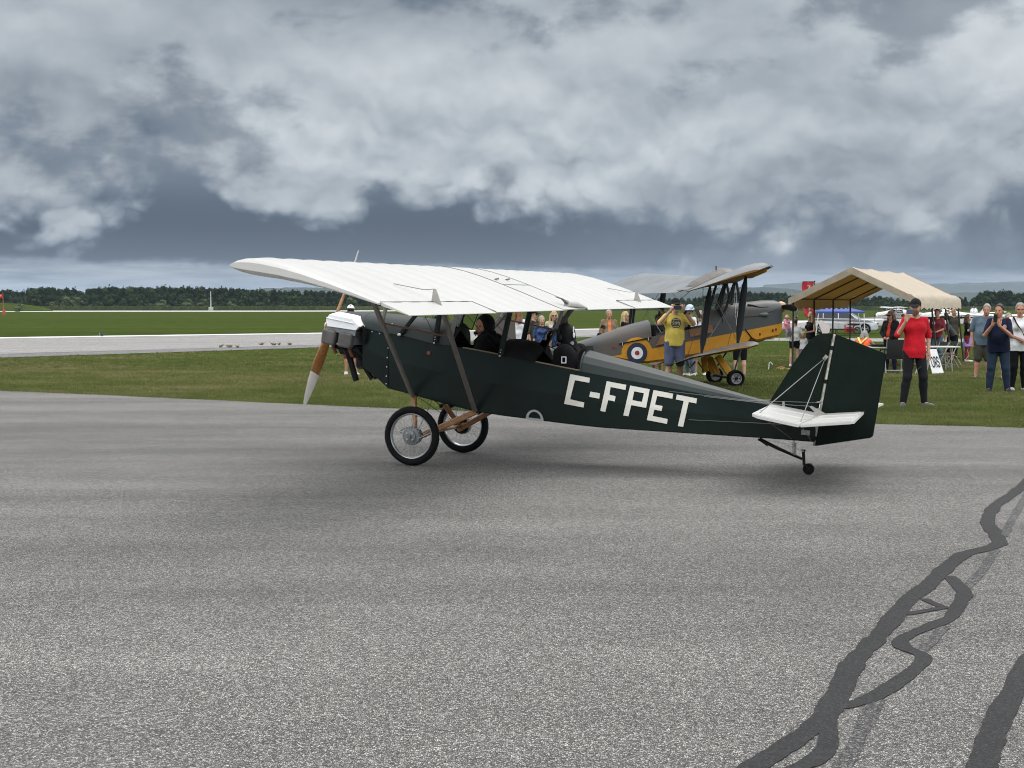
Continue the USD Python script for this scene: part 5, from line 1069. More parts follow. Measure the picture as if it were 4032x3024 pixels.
BLK = cloth('black', (0.006, 0.006, 0.0065)); NAVY = cloth('navy', (0.007, 0.010, 0.027)); WHT = cloth('white', (0.72, 0.72, 0.73)); RED = cloth('red', (0.46, 0.012, 0.022)); YEL = cloth('yellow', (0.60, 0.47, 0.10)); BLUSH = cloth('slate_blue', (0.085, 0.10, 0.16)); DENIM = cloth('denim', (0.018, 0.031, 0.054)); LDENIM = cloth('pale_denim', (0.10, 0.15, 0.21)); GREYB = cloth('grey_blue', (0.10, 0.14, 0.18)); OLIVE = cloth('olive_grey', (0.048, 0.048, 0.036)); CHAR = cloth('charcoal', (0.011, 0.012, 0.014)); MAROON = cloth('maroon', (0.20, 0.032, 0.045)); GREYC = cloth('mid_grey', (0.085, 0.085, 0.085)); PURP = cloth('lavender', (0.30, 0.24, 0.56)); PINK = cloth('pink', (0.62, 0.27, 0.32)); ORNG = cloth('orange', (0.66, 0.21, 0.085)); KHAKI = cloth('khaki', (0.21, 0.15, 0.095)); BROWNC = cloth('brown', (0.055, 0.032, 0.02)); SCAR = cloth('scarlet', (0.40, 0.035, 0.02)); PALEB = cloth('pale_blue', (0.46, 0.54, 0.62)); CREAMC = cloth('cream', (0.50, 0.44, 0.31)); SAGE = cloth('sage_stripe', (0.36, 0.46, 0.39), 0.35); TIED = cloth('blue_print', (0.035, 0.062, 0.15), 0.8); MINT = cloth('grey_lilac', (0.22, 0.20, 0.24))
SHB = pm('black_shoe', (0.012, 0.012, 0.012), 0.5, 0.2); SHW = pm('white_shoe', (0.62, 0.62, 0.62), 0.5, 0.1); SHG = pm('grey_shoe', (0.09, 0.09, 0.10), 0.6, 0.2)
PHONE = pm('phone_black', (0.010, 0.011, 0.014), 0.25, coat=0.5); PHONEB = pm('phone_slate', (0.05, 0.065, 0.10), 0.3, coat=0.4); PHONEW = pm('phone_white', (0.7, 0.7, 0.72), 0.35)
def phone(label, c, size, rz, rx=0, mat=PHONE, ry=0):
    t = thing('phone', label, 'phone', c, rz, rx=rx, ry=ry); obj('case', box((0, 0, 0), size, bev=min(size) * 0.4), mat, t); obj('lens', [lathe([(0, 0), (0.006, 0), (0.006, 0.002), (0, 0.002)], 'y', 10, (size[0] * 0.36, size[1] / 2, size[2] * 0.30))], BLACK, t); return t
def stand(px, feet_py, top_py, depth=None):
    """place and height of a person from where the feet and the top of the head are seen"""
    p = on_ground(px, feet_py) if depth is None else None
    if p is None: q = at_depth(px, feet_py, depth); p = V(q[0], depth, float(ground_z(depth)))
    return p, EYE + (HZ - top_py) * p[1] / FPX - p[2]

# --- man in red
p, H = stand(3598, 1606, 1177); T = person('man in red t-shirt and black cap filming with a phone, standing on the grass', p, H, 6, pose=dict(elR=(-0.30, -0.02, 1.17), wrR=(-0.225, -0.19, 1.40), elL=(0.245, 0.05, 1.15), wrL=(0.225, -0.01, 0.90), hiR=(-0.09, 0.01, 0.91), knR=(-0.125, -0.02, 0.50), anR=(-0.17, 0.03, 0.085), toR=(-0.235, -0.12, 0.03), knL=(0.13, -0.05, 0.50), anL=(0.185, 0.03, 0.085), toL=(0.25, -0.12, 0.03), head=(-0.005, -0.015, 1.615)), h=0.011, skin='fair', hair='brown', cap=cloth('cap_black', (0.012, 0.011, 0.012)), top=RED, sleeve=0.50, hem=0.80, loose=0.018, legs=CHAR, cuff=0.98, shoes=SHG, look=(-28, 6), beard='ginger', hdir={'R': (0.10, -0.15, 0.95), 'L': (-0.05, -0.1, -0.98)}, reach={'R': 0.7, 'L': 0.25}, bulk=0.97)
c = wpt(p, 6, T[2], (-0.185, -0.235, 1.545)); phone('slate phone held up sideways by the man in red', c, (0.115, 0.010, 0.072), -8, mat=PHONEB)
t = thing('lanyard', 'green lanyard hanging from the hand of the man in red', 'lanyard', wpt(p, 6, T[2], (0.22, -0.06, 0.80))); obj('strap', tube([(0, 0, 0.0), (-0.05, -0.03, -0.06), (-0.13, -0.05, -0.12), (-0.20, -0.05, -0.18), (-0.215, -0.05, -0.21)], 0.008, 6, flat=0.4), pm('green_webbing', (0.03, 0.12, 0.09), 0.7), t); obj('clip', box((-0.217, -0.05, -0.225), (0.018, 0.008, 0.03), bev=0.003), STEEL, t)
# --- man in navy
p, H = stand(3928, 1548, 1196); T = person('stocky man in navy t-shirt and jeans filming with a phone at the right', p, H, -14, pose=dict(elR=(-0.27, -0.17, 1.14), wrR=(-0.15, -0.37, 1.34), elL=(0.20, -0.20, 1.14), wrL=(-0.02, -0.38, 1.32), knR=(-0.13, -0.02, 0.50), anR=(-0.16, 0.03, 0.085), toR=(-0.20, -0.12, 0.03), knL=(0.14, -0.02, 0.50), anL=(0.18, 0.04, 0.085), toL=(0.24, -0.11, 0.03)), h=0.011, skin='ruddy', fat=0.045, hair='dark', top=NAVY, sleeve=0.45, hem=0.80, loose=0.020, legs=DENIM, cuff=0.98, shoes=SHB, look=(-22, 4), hdir={'R': (0.25, -0.35, 0.9), 'L': (-0.30, -0.25, 0.92)}, reach={'R': 0.9, 'L': 0.9}, bulk=1.08)
phone('black phone held upright in both hands by the man in navy', wpt(p, -14, T[2], (-0.105, -0.435, 1.475)), (0.072, 0.010, 0.15), -14, 8)
obj('shirt_print', sphere((0.09, -0.185, 1.30), 0.045, 2, (0.8, 0.10, 1.0)), cloth('print_pink', (0.42, 0.24, 0.22)), T[0])
# --- woman in white blouse
p, H = stand(4010, 1542, 1192); T = person('grey-haired woman in white blouse with a black shoulder strap at the right edge', p, H, -4, pose=dict(elR=(-0.26, 0.0, 1.14), wrR=(-0.03, -0.16, 1.03), elL=(0.25, 0.0, 1.14), wrL=(0.06, -0.17, 1.01), anR=(-0.13, 0.03, 0.085), toR=(-0.15, -0.14, 0.03)), h=0.011, skin='ruddy', fem=True, hair='silver', top=WHT, sleeve=0.52, hem=0.80, loose=0.022, legs=BLK, cuff=0.98, shoes=SHW, look=(-12, 2), bulk=1.08)
obj('shoulder_strap', tube([(-0.135, -0.03, 1.475), (-0.115, -0.165, 1.36), (-0.02, -0.215, 1.20), (0.06, -0.20, 1.05), (0.10, -0.16, 0.95)], 0.020, 8, flat=0.35), BLK, T[0]); obj('glasses', [tube([Hq for Hq in (V(-0.07, -0.03, 1.62), V(-0.055, -0.10, 1.618), V(0.03, -0.108, 1.618), V(0.07, -0.05, 1.62))], 0.0035, 6)], BLACK, T[0])
# --- others at the right
p, H = stand(3868, 1497, 1194); person('old man in grey-blue t-shirt and olive shorts leaning behind the man in navy', p, H, -10, pose=dict(head=(0.06, -0.06, 1.60), neck=(0.035, -0.02, 1.465), chest=(0.02, 0, 1.30), elR=(-0.25, 0.05, 1.14), wrR=(-0.23, 0.0, 0.88), anR=(-0.15, 0.03, 0.085), toR=(-0.19, -0.12, 0.03), anL=(0.12, -0.05, 0.085), toL=(0.14, -0.22, 0.03)), skin='ruddy', hair='grey', top=GREYB, sleeve=0.5, hem=0.80, loose=0.03, legs=OLIVE, cuff=0.50, shoes=SHB, look=(-16, 6), fat=0.03)
p, H = stand(3966, 1500, 1232); person('grey-haired woman in sunglasses peering out between the man in navy and the woman in white', p, H, -6, skin='fair', fem=True, hair='silver', hlen=0.06, top=BLK, legs=MINT, cuff=0.7, shoes=SHB, shades=True)
p, H = stand(3808, 1427, 1237); person('girl in black top with a lavender jacket tied at the waist and red leggings', p, H, 62, pose=dict(elR=(-0.22, -0.06, 1.15), wrR=(-0.12, -0.22, 1.12), elL=(0.22, -0.06, 1.15), wrL=(0.1, -0.24, 1.10)), skin='fair', fem=True, hair='brown', hlen=0.16, top=BLK, sleeve=0.32, hem=0.98, legs=MAROON, cuff=0.95, shoes=SHW, skirt=PURP)
p, H = stand(3806, 1420, 1219); person('person shading the eyes with a raised arm behind the girl in black', V(p[0], p[1] + 1.5, p[2]), H + 0.06, 10, pose=dict(elR=(-0.34, -0.10, 1.52), wrR=(-0.10, -0.15, 1.68)), skin='fair', hair='dark', top=OLIVE, legs=CHAR, shoes=SHB)
p, H = stand(3733, 1432, 1225, None); person('man in grey t-shirt and black cap bending forward beside the tan canopy', p, 1.76, -66, pose=dict(pelvis=(0, 0.16, 0.92), hiR=(-0.09, 0.16, 0.90), hiL=(0.09, 0.16, 0.90), waist=(0, 0.07, 1.04), chest=(0, -0.10, 1.19), neck=(0, -0.24, 1.26), head=(0, -0.34, 1.345), shR=(-0.18, -0.20, 1.22), shL=(0.18, -0.20, 1.22), elR=(-0.20, -0.24, 0.94), wrR=(-0.17, -0.34, 0.73), elL=(0.20, -0.24, 0.94), wrL=(0.17, -0.34, 0.73), knR=(-0.10, 0.08, 0.5), knL=(0.10, 0.10, 0.5)), skin='fair', cap=cloth('cap_black', (0.012, 0.011, 0.012)), hair='grey', top=GREYC, sleeve=0.45, legs=BLK, cuff=0.6, shoes=SHB, look=(0, 25))
p, H = stand(3688, 1400, 1220, 43.0); T = person('man in maroon t-shirt and jeans looking left under the tan canopy', p, 1.80, -35, pose=dict(elR=(-0.22, -0.02, 1.14), wrR=(-0.10, -0.22, 1.06), elL=(0.22, -0.02, 1.14), wrL=(0.08, -0.24, 1.06)), skin='ruddy', hair='brown', top=MAROON, sleeve=0.5, hem=0.86, legs=LDENIM, cuff=0.97, shoes=SHB)
obj('shirt_print', meshkit.text_mesh('9', 0.14, 0.004, True).apply_transform(trimesh.transformations.rotation_matrix(math.pi / 2, [1, 0, 0])).apply_translation((-0.13, -0.135, 1.22)), WHT, T[0], smooth=False)
p, H = stand(3505, 1450, 1235, 37.0); T = person('person in black jacket with a red lanyard and brown cap behind the table', p, 1.68, -40, pose=dict(elR=(-0.25, -0.02, 1.14), wrR=(-0.09, -0.20, 1.02), elL=(0.23, -0.03, 1.14), wrL=(0.06, -0.20, 1.0)), skin='tan', cap=BROWNC, hair='brown', hlen=0.08, top=SCAR, jacket=(BLK, 0.10), legs=NAVY, shoes=SHB, shades=True, look=(-10, 4), fat=0.03)
p = V((3392 - CX) / FPX * 37.6, 37.6, float(ground_z(37.6)) - 0.02); T = person('person in orange and yellow safety vest bent over the table, seen from behind', p, 1.68, 150, pose=dict(pelvis=(0, 0.10, 0.50), hiR=(-0.09, 0.10, 0.48), hiL=(0.09, 0.10, 0.48), waist=(0, 0.05, 0.64), chest=(0, -0.10, 0.84), neck=(0, -0.22, 0.98), head=(0, -0.30, 1.07), shR=(-0.18, -0.17, 0.94), shL=(0.18, -0.17, 0.94), elR=(-0.26, -0.34, 0.80), wrR=(-0.12, -0.52, 0.80), elL=(0.26, -0.34, 0.80), wrL=(0.12, -0.52, 0.80), knR=(-0.12, -0.34, 0.48), knL=(0.12, -0.34, 0.48), anR=(-0.12, -0.30, 0.085), anL=(0.12, -0.30, 0.085), toR=(-0.13, -0.46, 0.03), toL=(0.13, -0.46, 0.03)), skin='tan', hair='silver', hlen=0.05, top=pm('safety_orange', (0.78, 0.10, 0.02), 0.7, 0.05), sleeve=0.0, hem=0.90, jacket=None, legs=BLK, shoes=SHB, look=(0, 20))
obj('reflective_band', [tube([(x0, 0.10, 0.66), (0.0, 0.075, 0.86), (x1, -0.10, 1.02)], 0.032, 8, flat=0.4) for x0, x1 in ((-0.14, 0.12), (0.14, -0.12))], pm('lime_reflective', (0.55, 0.60, 0.10), 0.5), T[0])
p, H = stand(3128, 1445, 1252); T = person('woman in white t-shirt and black shorts carrying a toddler, seen from behind', p, H, 168, pose=dict(elL=(0.26, -0.06, 1.16), wrL=(0.10, -0.22, 1.08), elR=(-0.27, 0.02, 1.16), wrR=(-0.10, -0.14, 1.0), anL=(0.14, 0.06, 0.085), anR=(-0.17, -0.05, 0.085), toR=(-0.2, -0.2, 0.03)), skin='fair', fem=True, hair='brown', top=WHT, sleeve=0.42, hem=0.92, legs=BLK, cuff=0.22, shoes=SHW, bulk=1.06, look=(0, 0))
q = V(p[0] - 0.27, p[1] - 0.10, p[2] + 0.68); person('toddler in pink hooded top carried on the arm of the woman in white t-shirt', q, 0.95, 40, pose=dict(head=(0, -0.02, 1.56), knR=(-0.14, -0.20, 0.75), anR=(-0.15, -0.12, 0.42), toR=(-0.16, -0.28, 0.38), knL=(0.14, -0.20, 0.75), anL=(0.15, -0.12, 0.42), toL=(0.16, -0.28, 0.38), elR=(-0.24, -0.12, 1.2), wrR=(-0.16, -0.3, 1.15)), skin='fair', hair='blonde', cap=PINK, hatkind='bucket', top=PINK, sleeve=0.95, legs=MINT, shoes=SHW, bulk=1.25, hands=False)
p, H = stand(3190, 1440, 1243, 43.5); person('blonde woman in sunglasses and black tank top beside the canopy post', p, 1.68, -64, pose=dict(elR=(-0.20, 0.0, 1.15), wrR=(-0.08, -0.22, 1.10), elL=(0.20, 0.0, 1.15), wrL=(0.10, -0.24, 1.10)), skin='fair', fem=True, hair='blonde', hlen=0.26, top=BLK, sleeve=0.0, hem=0.88, legs=LDENIM, cuff=0.97, shoes=SHW, shades=True, look=(5, 12))
p, H = stand(3160, 1448, 1318, 42.8); person('child in white t-shirt and lilac leggings in front of the blonde woman', p, 1.06, -20, pose=dict(elR=(-0.32, -0.02, 1.25), wrR=(-0.28, -0.18, 1.42)), skin='fair', hair='blonde', hlen=0.1, top=WHT, legs=MINT, shoes=SHW, bulk=1.15, hands=False)
p, H = stand(3136, 1292, 1231, 125.0); person('distant man in grey walking across the runway', p, 1.72, 90, skin='tan', hair='grey', top=GREYC, legs=CHAR, shoes=SHB, h=0.03, hands=False)
# --- by the biplane
p = at_depth(2655, 1535, 27.6); p[2] = -0.03; H = EYE + (HZ - 1176) * 27.6 / FPX - p[2]; T = person('man in yellow t-shirt and blue shorts holding a phone sideways in both hands', p, H, 3, pose=dict(elR=(-0.32, -0.14, 1.28), wrR=(-0.125, -0.30, 1.53), elL=(0.34, -0.12, 1.27), wrL=(0.115, -0.30, 1.52), anR=(-0.13, 0.03, 0.085), anL=(0.13, 0.03, 0.085), head=(0.01, -0.02, 1.62)), h=0.011, skin='fair', hair='dark', cap=cloth('cap_black', (0.012, 0.011, 0.012)), shades=True, top=YEL, sleeve=0.42, hem=0.85, loose=0.024, legs=BLUSH, cuff=0.46, shoes=SHG, fat=0.01, hdir={'R': (0.35, -0.25, 0.75), 'L': (-0.35, -0.25, 0.75)}, reach={'R': 0.8, 'L': 0.8}, look=(-4, 2))
phone('dark phone held sideways before the face of the man in yellow', wpt(p, 3, T[2], (-0.01, -0.37, 1.585)), (0.155, 0.010, 0.075), 3)
em = grp('shirt_emblem', T[0]); dk = pm('emblem_brown', (0.075, 0.060, 0.035), 0.8); bu = pm('emblem_buff', (0.50, 0.46, 0.28), 0.8)
def conform(m, cx, cz, lift):
    m = m.copy(); q = m.vertices.copy(); m.vertices = np.column_stack([q[:, 0] + cx, -0.132 - lift - q[:, 2] + 0.9 * (q[:, 0] + cx) ** 2 + 0.05 * (q[:, 1] + cz - 1.27), q[:, 1] + cz]); return m
circ = lambda r, n=40: Polygon([(r * math.cos(a), r * math.sin(a)) for a in np.linspace(0, 2 * math.pi, n, endpoint=False)])
ex_ = lambda g, t: trimesh.util.concatenate([trimesh.creation.extrude_polygon(k, t, engine='earcut') for k in getattr(g, 'geoms', [g])])
obj('disc', conform(ex_(circ(0.102), 0.003), 0.005, 1.285, 0.0), dk, em, smooth=False); obj('ring', conform(ex_(circ(0.106).difference(circ(0.098)), 0.005), 0.005, 1.285, 0.0), bu, em, smooth=False)
obj('lettering', conform(meshkit.text_mesh('20', 0.05, 0.004, True).apply_translation((-0.075, -0.02, 0.002)), 0.005, 1.285, 0.0), bu, em, smooth=False)
obj('motif', conform(ex_(unary_union([LineString([(0.005, -0.01), (0.04, 0.025), (0.075, 0.005), (0.05, -0.02), (0.075, -0.035)]).buffer(0.008), LineString([(-0.055, 0.06), (-0.02, 0.075), (0.02, 0.075), (0.055, 0.06)]).buffer(0.007), LineString([(-0.05, -0.06), (0.0, -0.07), (0.05, -0.06)]).buffer(0.006)]), 0.005), 0.005, 1.285, 0.0), bu, em, smooth=False)
obj('wristwatch', tube([wq for wq in (V(0.165, -0.29, 1.475), V(0.135, -0.285, 1.50))], 0.038, 12), BLACK, T[0])
def by(px, top_py, depth, H, **k): q = at_depth(px, top_py, depth); return V(q[0], depth, q[2] - H)
def bystander(label, px, top_py, depth, Hn, rz=0.0, **k):
    q = at_depth(px, top_py, depth); z = float(ground_z(depth)); H = q[2] - z
    return person(label, V(q[0], depth, z), max(H, 0.7), rz, **k)
ARMS_X = dict(elR=(-0.24, -0.04, 1.15), wrR=(0.04, -0.22, 1.17), elL=(0.24, -0.04, 1.15), wrL=(-0.04, -0.24, 1.13))
bystander('grey-haired man in orange t-shirt and khaki jacket behind the biplane tail', 2398, 1219, 39.0, 1.7, 6, skin='ruddy', hair='grey', top=ORNG, jacket=(KHAKI, 0.1), legs=OLIVE, shoes=SHB, pose={}, fat=0.02)
bystander('woman with long curly blonde hair and big sunglasses behind the biplane tail', 2463, 1226, 38.0, 1.66, 62, skin='fair', fem=True, hair='blonde', hlen=0.34, top=BLK, sleeve=0.3, legs=DENIM, shoes=SHB, shades=True)
bystander('child in a black cap low behind the biplane tail', 2374, 1280, 37.0, 1.3, 20, skin='tan', cap=BLK, hair='dark', top=CHAR, legs=CHAR, shoes=SHB, bulk=1.1, hands=False)
bystander('dark-haired youth in black leaning with folded arms on the biplane cockpit', 2592, 1236, 33.0, 1.5, 35, skin='tan', hair='dark', top=BLK, legs=CHAR, cuff=0.5, shoes=SHB, pose=ARMS_X)
bystander('bearded person in pale bucket hat and white shirt beyond the biplane', 2716, 1201, 34.0, 1.7, -62, skin='tan', hair='dark', beard='dark', cap=PALEB, hatkind='bucket', top=WHT, sleeve=0.9, legs=LDENIM, shoes=SHW)
bystander('woman in sunglasses and striped top close behind the biplane strut', 2757, 1223, 34.5, 1.6, -15, skin='fair', fem=True, hair='silver', top=PALEB, jacket=(BLK, -0.05), legs=PINK, cuff=0.45, shoes=SHW, shades=True)
bystander('person in black shorts standing on the far side of the biplane nose', 2915, 1232, 33.8, 1.6, 170, skin='fair', hair='dark', top=CHAR, legs=BLK, cuff=0.48, shoes=SHG, bulk=1.08)
# --- seen through the cabin of the monoplane
bystander('woman with long brown hair and white striped blouse seen through the front of the cockpit', 2040, 1214, 36.0, 1.66, 165, skin='fair', fem=True, hair='ginger', hlen=0.22, top=cloth('white_stripe', (0.62, 0.62, 0.65), 0.3), legs=DENIM, shoes=SHW)
bystander('person in dark cap and sunglasses with a camouflage shirt seen under the wing', 2103, 1219, 36.5, 1.7, 55, skin='fair', hair='dark', cap=BLK, top=cloth('camouflage', (0.045, 0.045, 0.035), 0.6), legs=CHAR, shoes=SHB, shades=True)
bystander('small grey-haired person in blue print shirt seen under the wing', 2133, 1243, 35.0, 1.5, 10, skin='fair', fem=True, hair='grey', top=TIED, legs=DENIM, shoes=SHW)
bystander('blonde woman in sunglasses with cream jacket over a green striped dress', 2181, 1224, 35.2, 1.62, 4, skin='fair', fem=True, hair='blonde', hlen=0.14, top=SAGE, hem=0.70, jacket=(CREAMC, 0.0), legs=SAGE, cuff=0.4, shoes=SHW, shades=True)
bystander('brown-haired child in front of the blonde woman in cream jacket', 2196, 1251, 34.6, 1.4, 20, skin='tan', hair='dark', hlen=0.1, top=TIED, legs=CHAR, shoes=SHB, hands=False)
bystander('dark-haired woman standing behind the far lift struts', 2222, 1240, 36.2, 1.55, -10, skin='tan', fem=True, hair='dark', hlen=0.15, top=NAVY, legs=DENIM, shoes=SHB)
bystander('person in white cap and maroon shorts standing on the grass beyond the engine', 1381, 1201, 34.8, 1.75, 178, skin='tan', hair='dark', cap=WHT, top=BROWNC, sleeve=0.6, hem=0.75, legs=MAROON, cuff=0.5, shoes=SHW, loose=0.03)
# --- crew in the monoplane, seated
def crew(label, s, y, z, yaw, look, **k):
    a = math.radians(PYAW); q = PMID + V(s * math.cos(a) - y * math.sin(a), s * math.sin(a) + y * math.cos(a), z)
    return person(label, q, 1.74, PYAW + 90 + yaw, pose=dict(pelvis=(0, 0.10, 0.28), hiR=(-0.09, 0.10, 0.26), hiL=(0.09, 0.10, 0.26), waist=(0, 0.10, 0.42), chest=(0, 0.06, 0.66), neck=(0, 0.03, 0.80), head=(0, -0.01, 0.930), shR=(-0.18, 0.06, 0.77), shL=(0.18, 0.06, 0.77), elR=(-0.165, -0.07, 0.54), wrR=(-0.08, -0.24, 0.46), elL=(0.165, -0.07, 0.54), wrL=(0.08, -0.24, 0.46), knR=(-0.11, -0.30, 0.40), knL=(0.11, -0.30, 0.40), anR=(-0.10, -0.44, 0.235), toR=(-0.10, -0.54, 0.235), anL=(0.10, -0.44, 0.235), toL=(0.10, -0.54, 0.235)), h=0.010, top=None, legs=CHAR, cuff=0.97, shoes=SHB, look=look, jacket=None, **k)
def crew_gear(T, look, boom=True, goggle=True):
    RH = rot('z', look[0]) @ rot('x', look[1]); hc = T[1]['head']; Hd = lambda x, y, z: hc + RH @ V(x, y, z)
    s = Sdf(hc - 0.2, hc + 0.2, 0.010); s.ell(Hd(0, 0.016, 0.032), (0.092, 0.108, 0.108), RH, 0.0); s.cone(Hd(0, 0.03, -0.02), Hd(0, 0.035, -0.10), 0.088, 0.070, 0.02); s.cut(Hd(0, -0.052, 0.0), RH @ V(0, -0.97, -0.22)); s.wrinkle(0.004, 20, 3)
    obj('flying_helmet', s.mesh(), LEATH, T[0], smooth=True)
    for sg in (-1, 1): e = sphere((0, 0, 0), 0.046, 2, (0.55, 0.85, 1.0)); e.vertices = e.vertices @ RH.T + Hd(sg * 0.098, 0.012, -0.012); obj('ear_cup', e, BLACK, T[0])
    obj('headset_band', tube([Hd(-0.105, 0.012, 0.02), Hd(-0.075, 0.015, 0.115), Hd(0, 0.016, 0.15), Hd(0.075, 0.015, 0.115), Hd(0.105, 0.012, 0.02)], 0.012, 8), BLACK, T[0])
    if boom:
        obj('microphone_boom', [tube([Hd(0.105, -0.02, -0.03), Hd(0.075, -0.09, -0.06), Hd(0.02, -0.118, -0.066)], 0.004, 6), sphere(Hd(0.0, -0.118, -0.066), 0.020, 2)], BLACK, T[0])
FPX_S = at_depth
crewA = crew('airman in black leather helmet with a microphone, sitting in the front cockpit of the monoplane', -0.545, 0.0, 0.505, 6, (52, 0), skin='ruddy')
crew_gear(crewA, (52, 0))
crewB = crew('pilot in black helmet and jacket in the rear cockpit of the monoplane, seen from behind', -1.45, 0.0, 0.405, -8, (-20, 10), skin='ruddy')
crew_gear(crewB, (-20, 10), boom=True)
for C_, nm in ((crewA, 'a'), (crewB, 'b')):
    t, J, S_ = C_; lo, hi = V(-0.42, -0.45, 0.15), V(0.42, 0.35, 0.95); s = Sdf(lo, hi, 0.010)
    for sg, sd in ((-1, 'R'), (1, 'L')):
        s.cone(V(sg * 0.06, 0.10, 0.30), V(sg * 0.09, 0.06, 0.66), 0.145, 0.150, 0.05); s.cone(V(sg * 0.09, 0.06, 0.66), J['sh' + sd] - V(sg * 0.02, 0, 0.01), 0.15, 0.100, 0.06); s.cone(J['sh' + sd], J['el' + sd], 0.078, 0.062, 0.03); s.cone(J['el' + sd], J['wr' + sd], 0.062, 0.046, 0.03)
    s.cone(V(0, 0.05, 0.76), V(0, 0.040, 0.84), 0.115, 0.090, 0.05); s.cut(V(0, 0, 0.868), V(0, -0.3, 0.95)); s.wrinkle(0.010, 8, 5)
    obj('flying_jacket', s.mesh(), cloth('flying_jacket', (0.005, 0.005, 0.006)), t, smooth=True)
    for sg in (-1, 1): obj('harness_strap', tube([V(sg * 0.09, 0.18, 0.60), V(sg * 0.085, 0.15, 0.80), V(sg * 0.08, 0.03, 0.885), V(sg * 0.085, -0.085, 0.78), V(sg * 0.07, -0.10, 0.50)], 0.022, 8, flat=0.3), BLACK, t)
# bright marks: sleeve badge and strap buckle of the pilot, collar tab and chest badge of the airman
a_ = Polygon([(-0.022, -0.03), (0.022, -0.03), (0.022, 0.03), (-0.022, 0.03)]).buffer(0.006); badge = ex_(a_.difference(a_.buffer(-0.011)), 0.006); badge.apply_transform(trimesh.transformations.rotation_matrix(math.radians(90), [1, 0, 0])); badge.apply_transform(trimesh.transformations.rotation_matrix(math.radians(100), [0, 0, 1])); badge.apply_translation((0.252, 0.10, 0.70))
obj('square_badge', badge, SHW, crewB[0], smooth=False)
hb_ = [sphere(crewB[1]['head'] + V(0.045, 0.122, 0.02), 0.02, 2, (1, 0.4, 1.6)), box(crewB[1]['head'] + V(0.035, 0.112, 0.08), (0.016, 0.012, 0.06), bev=0.004)]; obj('helmet_strap', hb_, SHW, crewB[0])
obj('helmet_pad', sphere(crewB[1]['head'] + V(0.03, 0.10, -0.075), 0.052, 2, (1, 0.45, 0.7)), pm('sage_pad', (0.17, 0.21, 0.17), 0.7), crewB[0])
obj('collar_tab', box((0.10, -0.075, 0.845), (0.05, 0.012, 0.016), rot('y', 20), 0.004), SHW, crewA[0]); obj('chest_badge', sphere((0.21, -0.08, 0.62), 0.02, 1, (0.6, 1, 1.2)), SHW, crewA[0])
# ------------------------------------------------------------------ grey and yellow training biplane on the grass
BYAW, BMID = 9.0, V(4.5039, 29.3457, -0.03)
def two_tone(name):
    n = {'tc': ('texture_coordinate', {}), 'sx': ('separate_xyz', {}), 'ln': ('math', {'math_type': 'multiply_add', 'value2': 0.185, 'value3': 1.109}), 'dl': ('math', {'math_type': 'subtract'}), 'below': ('math', {'math_type': 'less_than', 'value2': 0.0}),
         'flat': ('vector_math', {'math_type': 'multiply', 'vector2': (1, 0, 1)}), 'ds': ('vector_math', {'math_type': 'distance', 'vector2': (-2.0, 0, 0.71)}), 'ring': ('math', {'math_type': 'less_than', 'value2': 0.325}), 'or': ('math', {'math_type': 'maximum'}),
         'nz': ('noise_texture', {'scale': 1.1, 'detail': 2.0}), 'cm': ('rgb_ramp', {'ramp': [(0.46, (0.056, 0.060, 0.062)), (0.52, (0.078, 0.068, 0.060))]}), 'n2': ('noise_texture', {'scale': 9.0, 'detail': 4.0}), 'yr': ('rgb_ramp', {'ramp': [(0.3, (0.42, 0.19, 0.012)), (0.7, (0.50, 0.235, 0.016))]}),
         'mx': ('mix_color', {}), 'p': ('principled_bsdf', {'roughness': 0.42, 'specular_ior_level': 0.4})}
    l = [('tc.object', 'sx.vector'), ('sx.x', 'ln.value1'), ('sx.z', 'dl.value1'), ('ln.value', 'dl.value2'), ('dl.value', 'below.value1'), ('tc.object', 'flat.vector1'), ('flat.vector', 'ds.vector1'), ('ds.value', 'ring.value1'), ('below.value', 'or.value1'), ('ring.value', 'or.value2'),
         ('tc.object', 'nz.vector'), ('nz.fac', 'cm.fac'), ('tc.object', 'n2.vector'), ('n2.fac', 'yr.fac'), ('or.value', 'mx.fac'), ('cm.color', 'mx.a'), ('yr.color', 'mx.b'), ('mx.result', 'p.base_color')]
    return usdkit.material(stage, '/World/Looks/' + name, n, l, surface='p.BSDF')
CAMO = two_tone('camouflage_over_yellow')
def top_under(name, top, under, dirt=0.15):
    n = {'tc': ('texture_coordinate', {}), 'g': ('geometry', {}), 'sx': ('separate_xyz', {}), 'gt': ('math', {'math_type': 'greater_than', 'value2': 0.0}), 'nz': ('noise_texture', {'scale': 2.2, 'detail': 5.0}), 'r': ('map_range', {'from_min': 0.3, 'from_max': 0.7, 'to_min': 1 - dirt, 'to_max': 1 + dirt}), 'hs': ('hsv', {'hue': 0.5, 'saturation': 1.0, 'fac': 1.0}),
         'mx': ('mix_color', {'a': under, 'b': top}), 'p': ('principled_bsdf', {'roughness': 0.5})}
    l = [('g.normal', 'sx.vector'), ('sx.z', 'gt.value1'), ('gt.value', 'mx.fac'), ('tc.object', 'nz.vector'), ('nz.fac', 'r.value'), ('r.result', 'hs.value'), ('mx.result', 'hs.color'), ('hs.color', 'p.base_color')]
    return usdkit.material(stage, '/World/Looks/' + name, n, l, surface='p.BSDF')
BWING = top_under('silver_grey_over_yellow', (0.165, 0.178, 0.19), (0.17, 0.08, 0.015)); BLOW = top_under('brown_grey_over_yellow', (0.16, 0.145, 0.13), (0.30, 0.15, 0.03), 0.3)
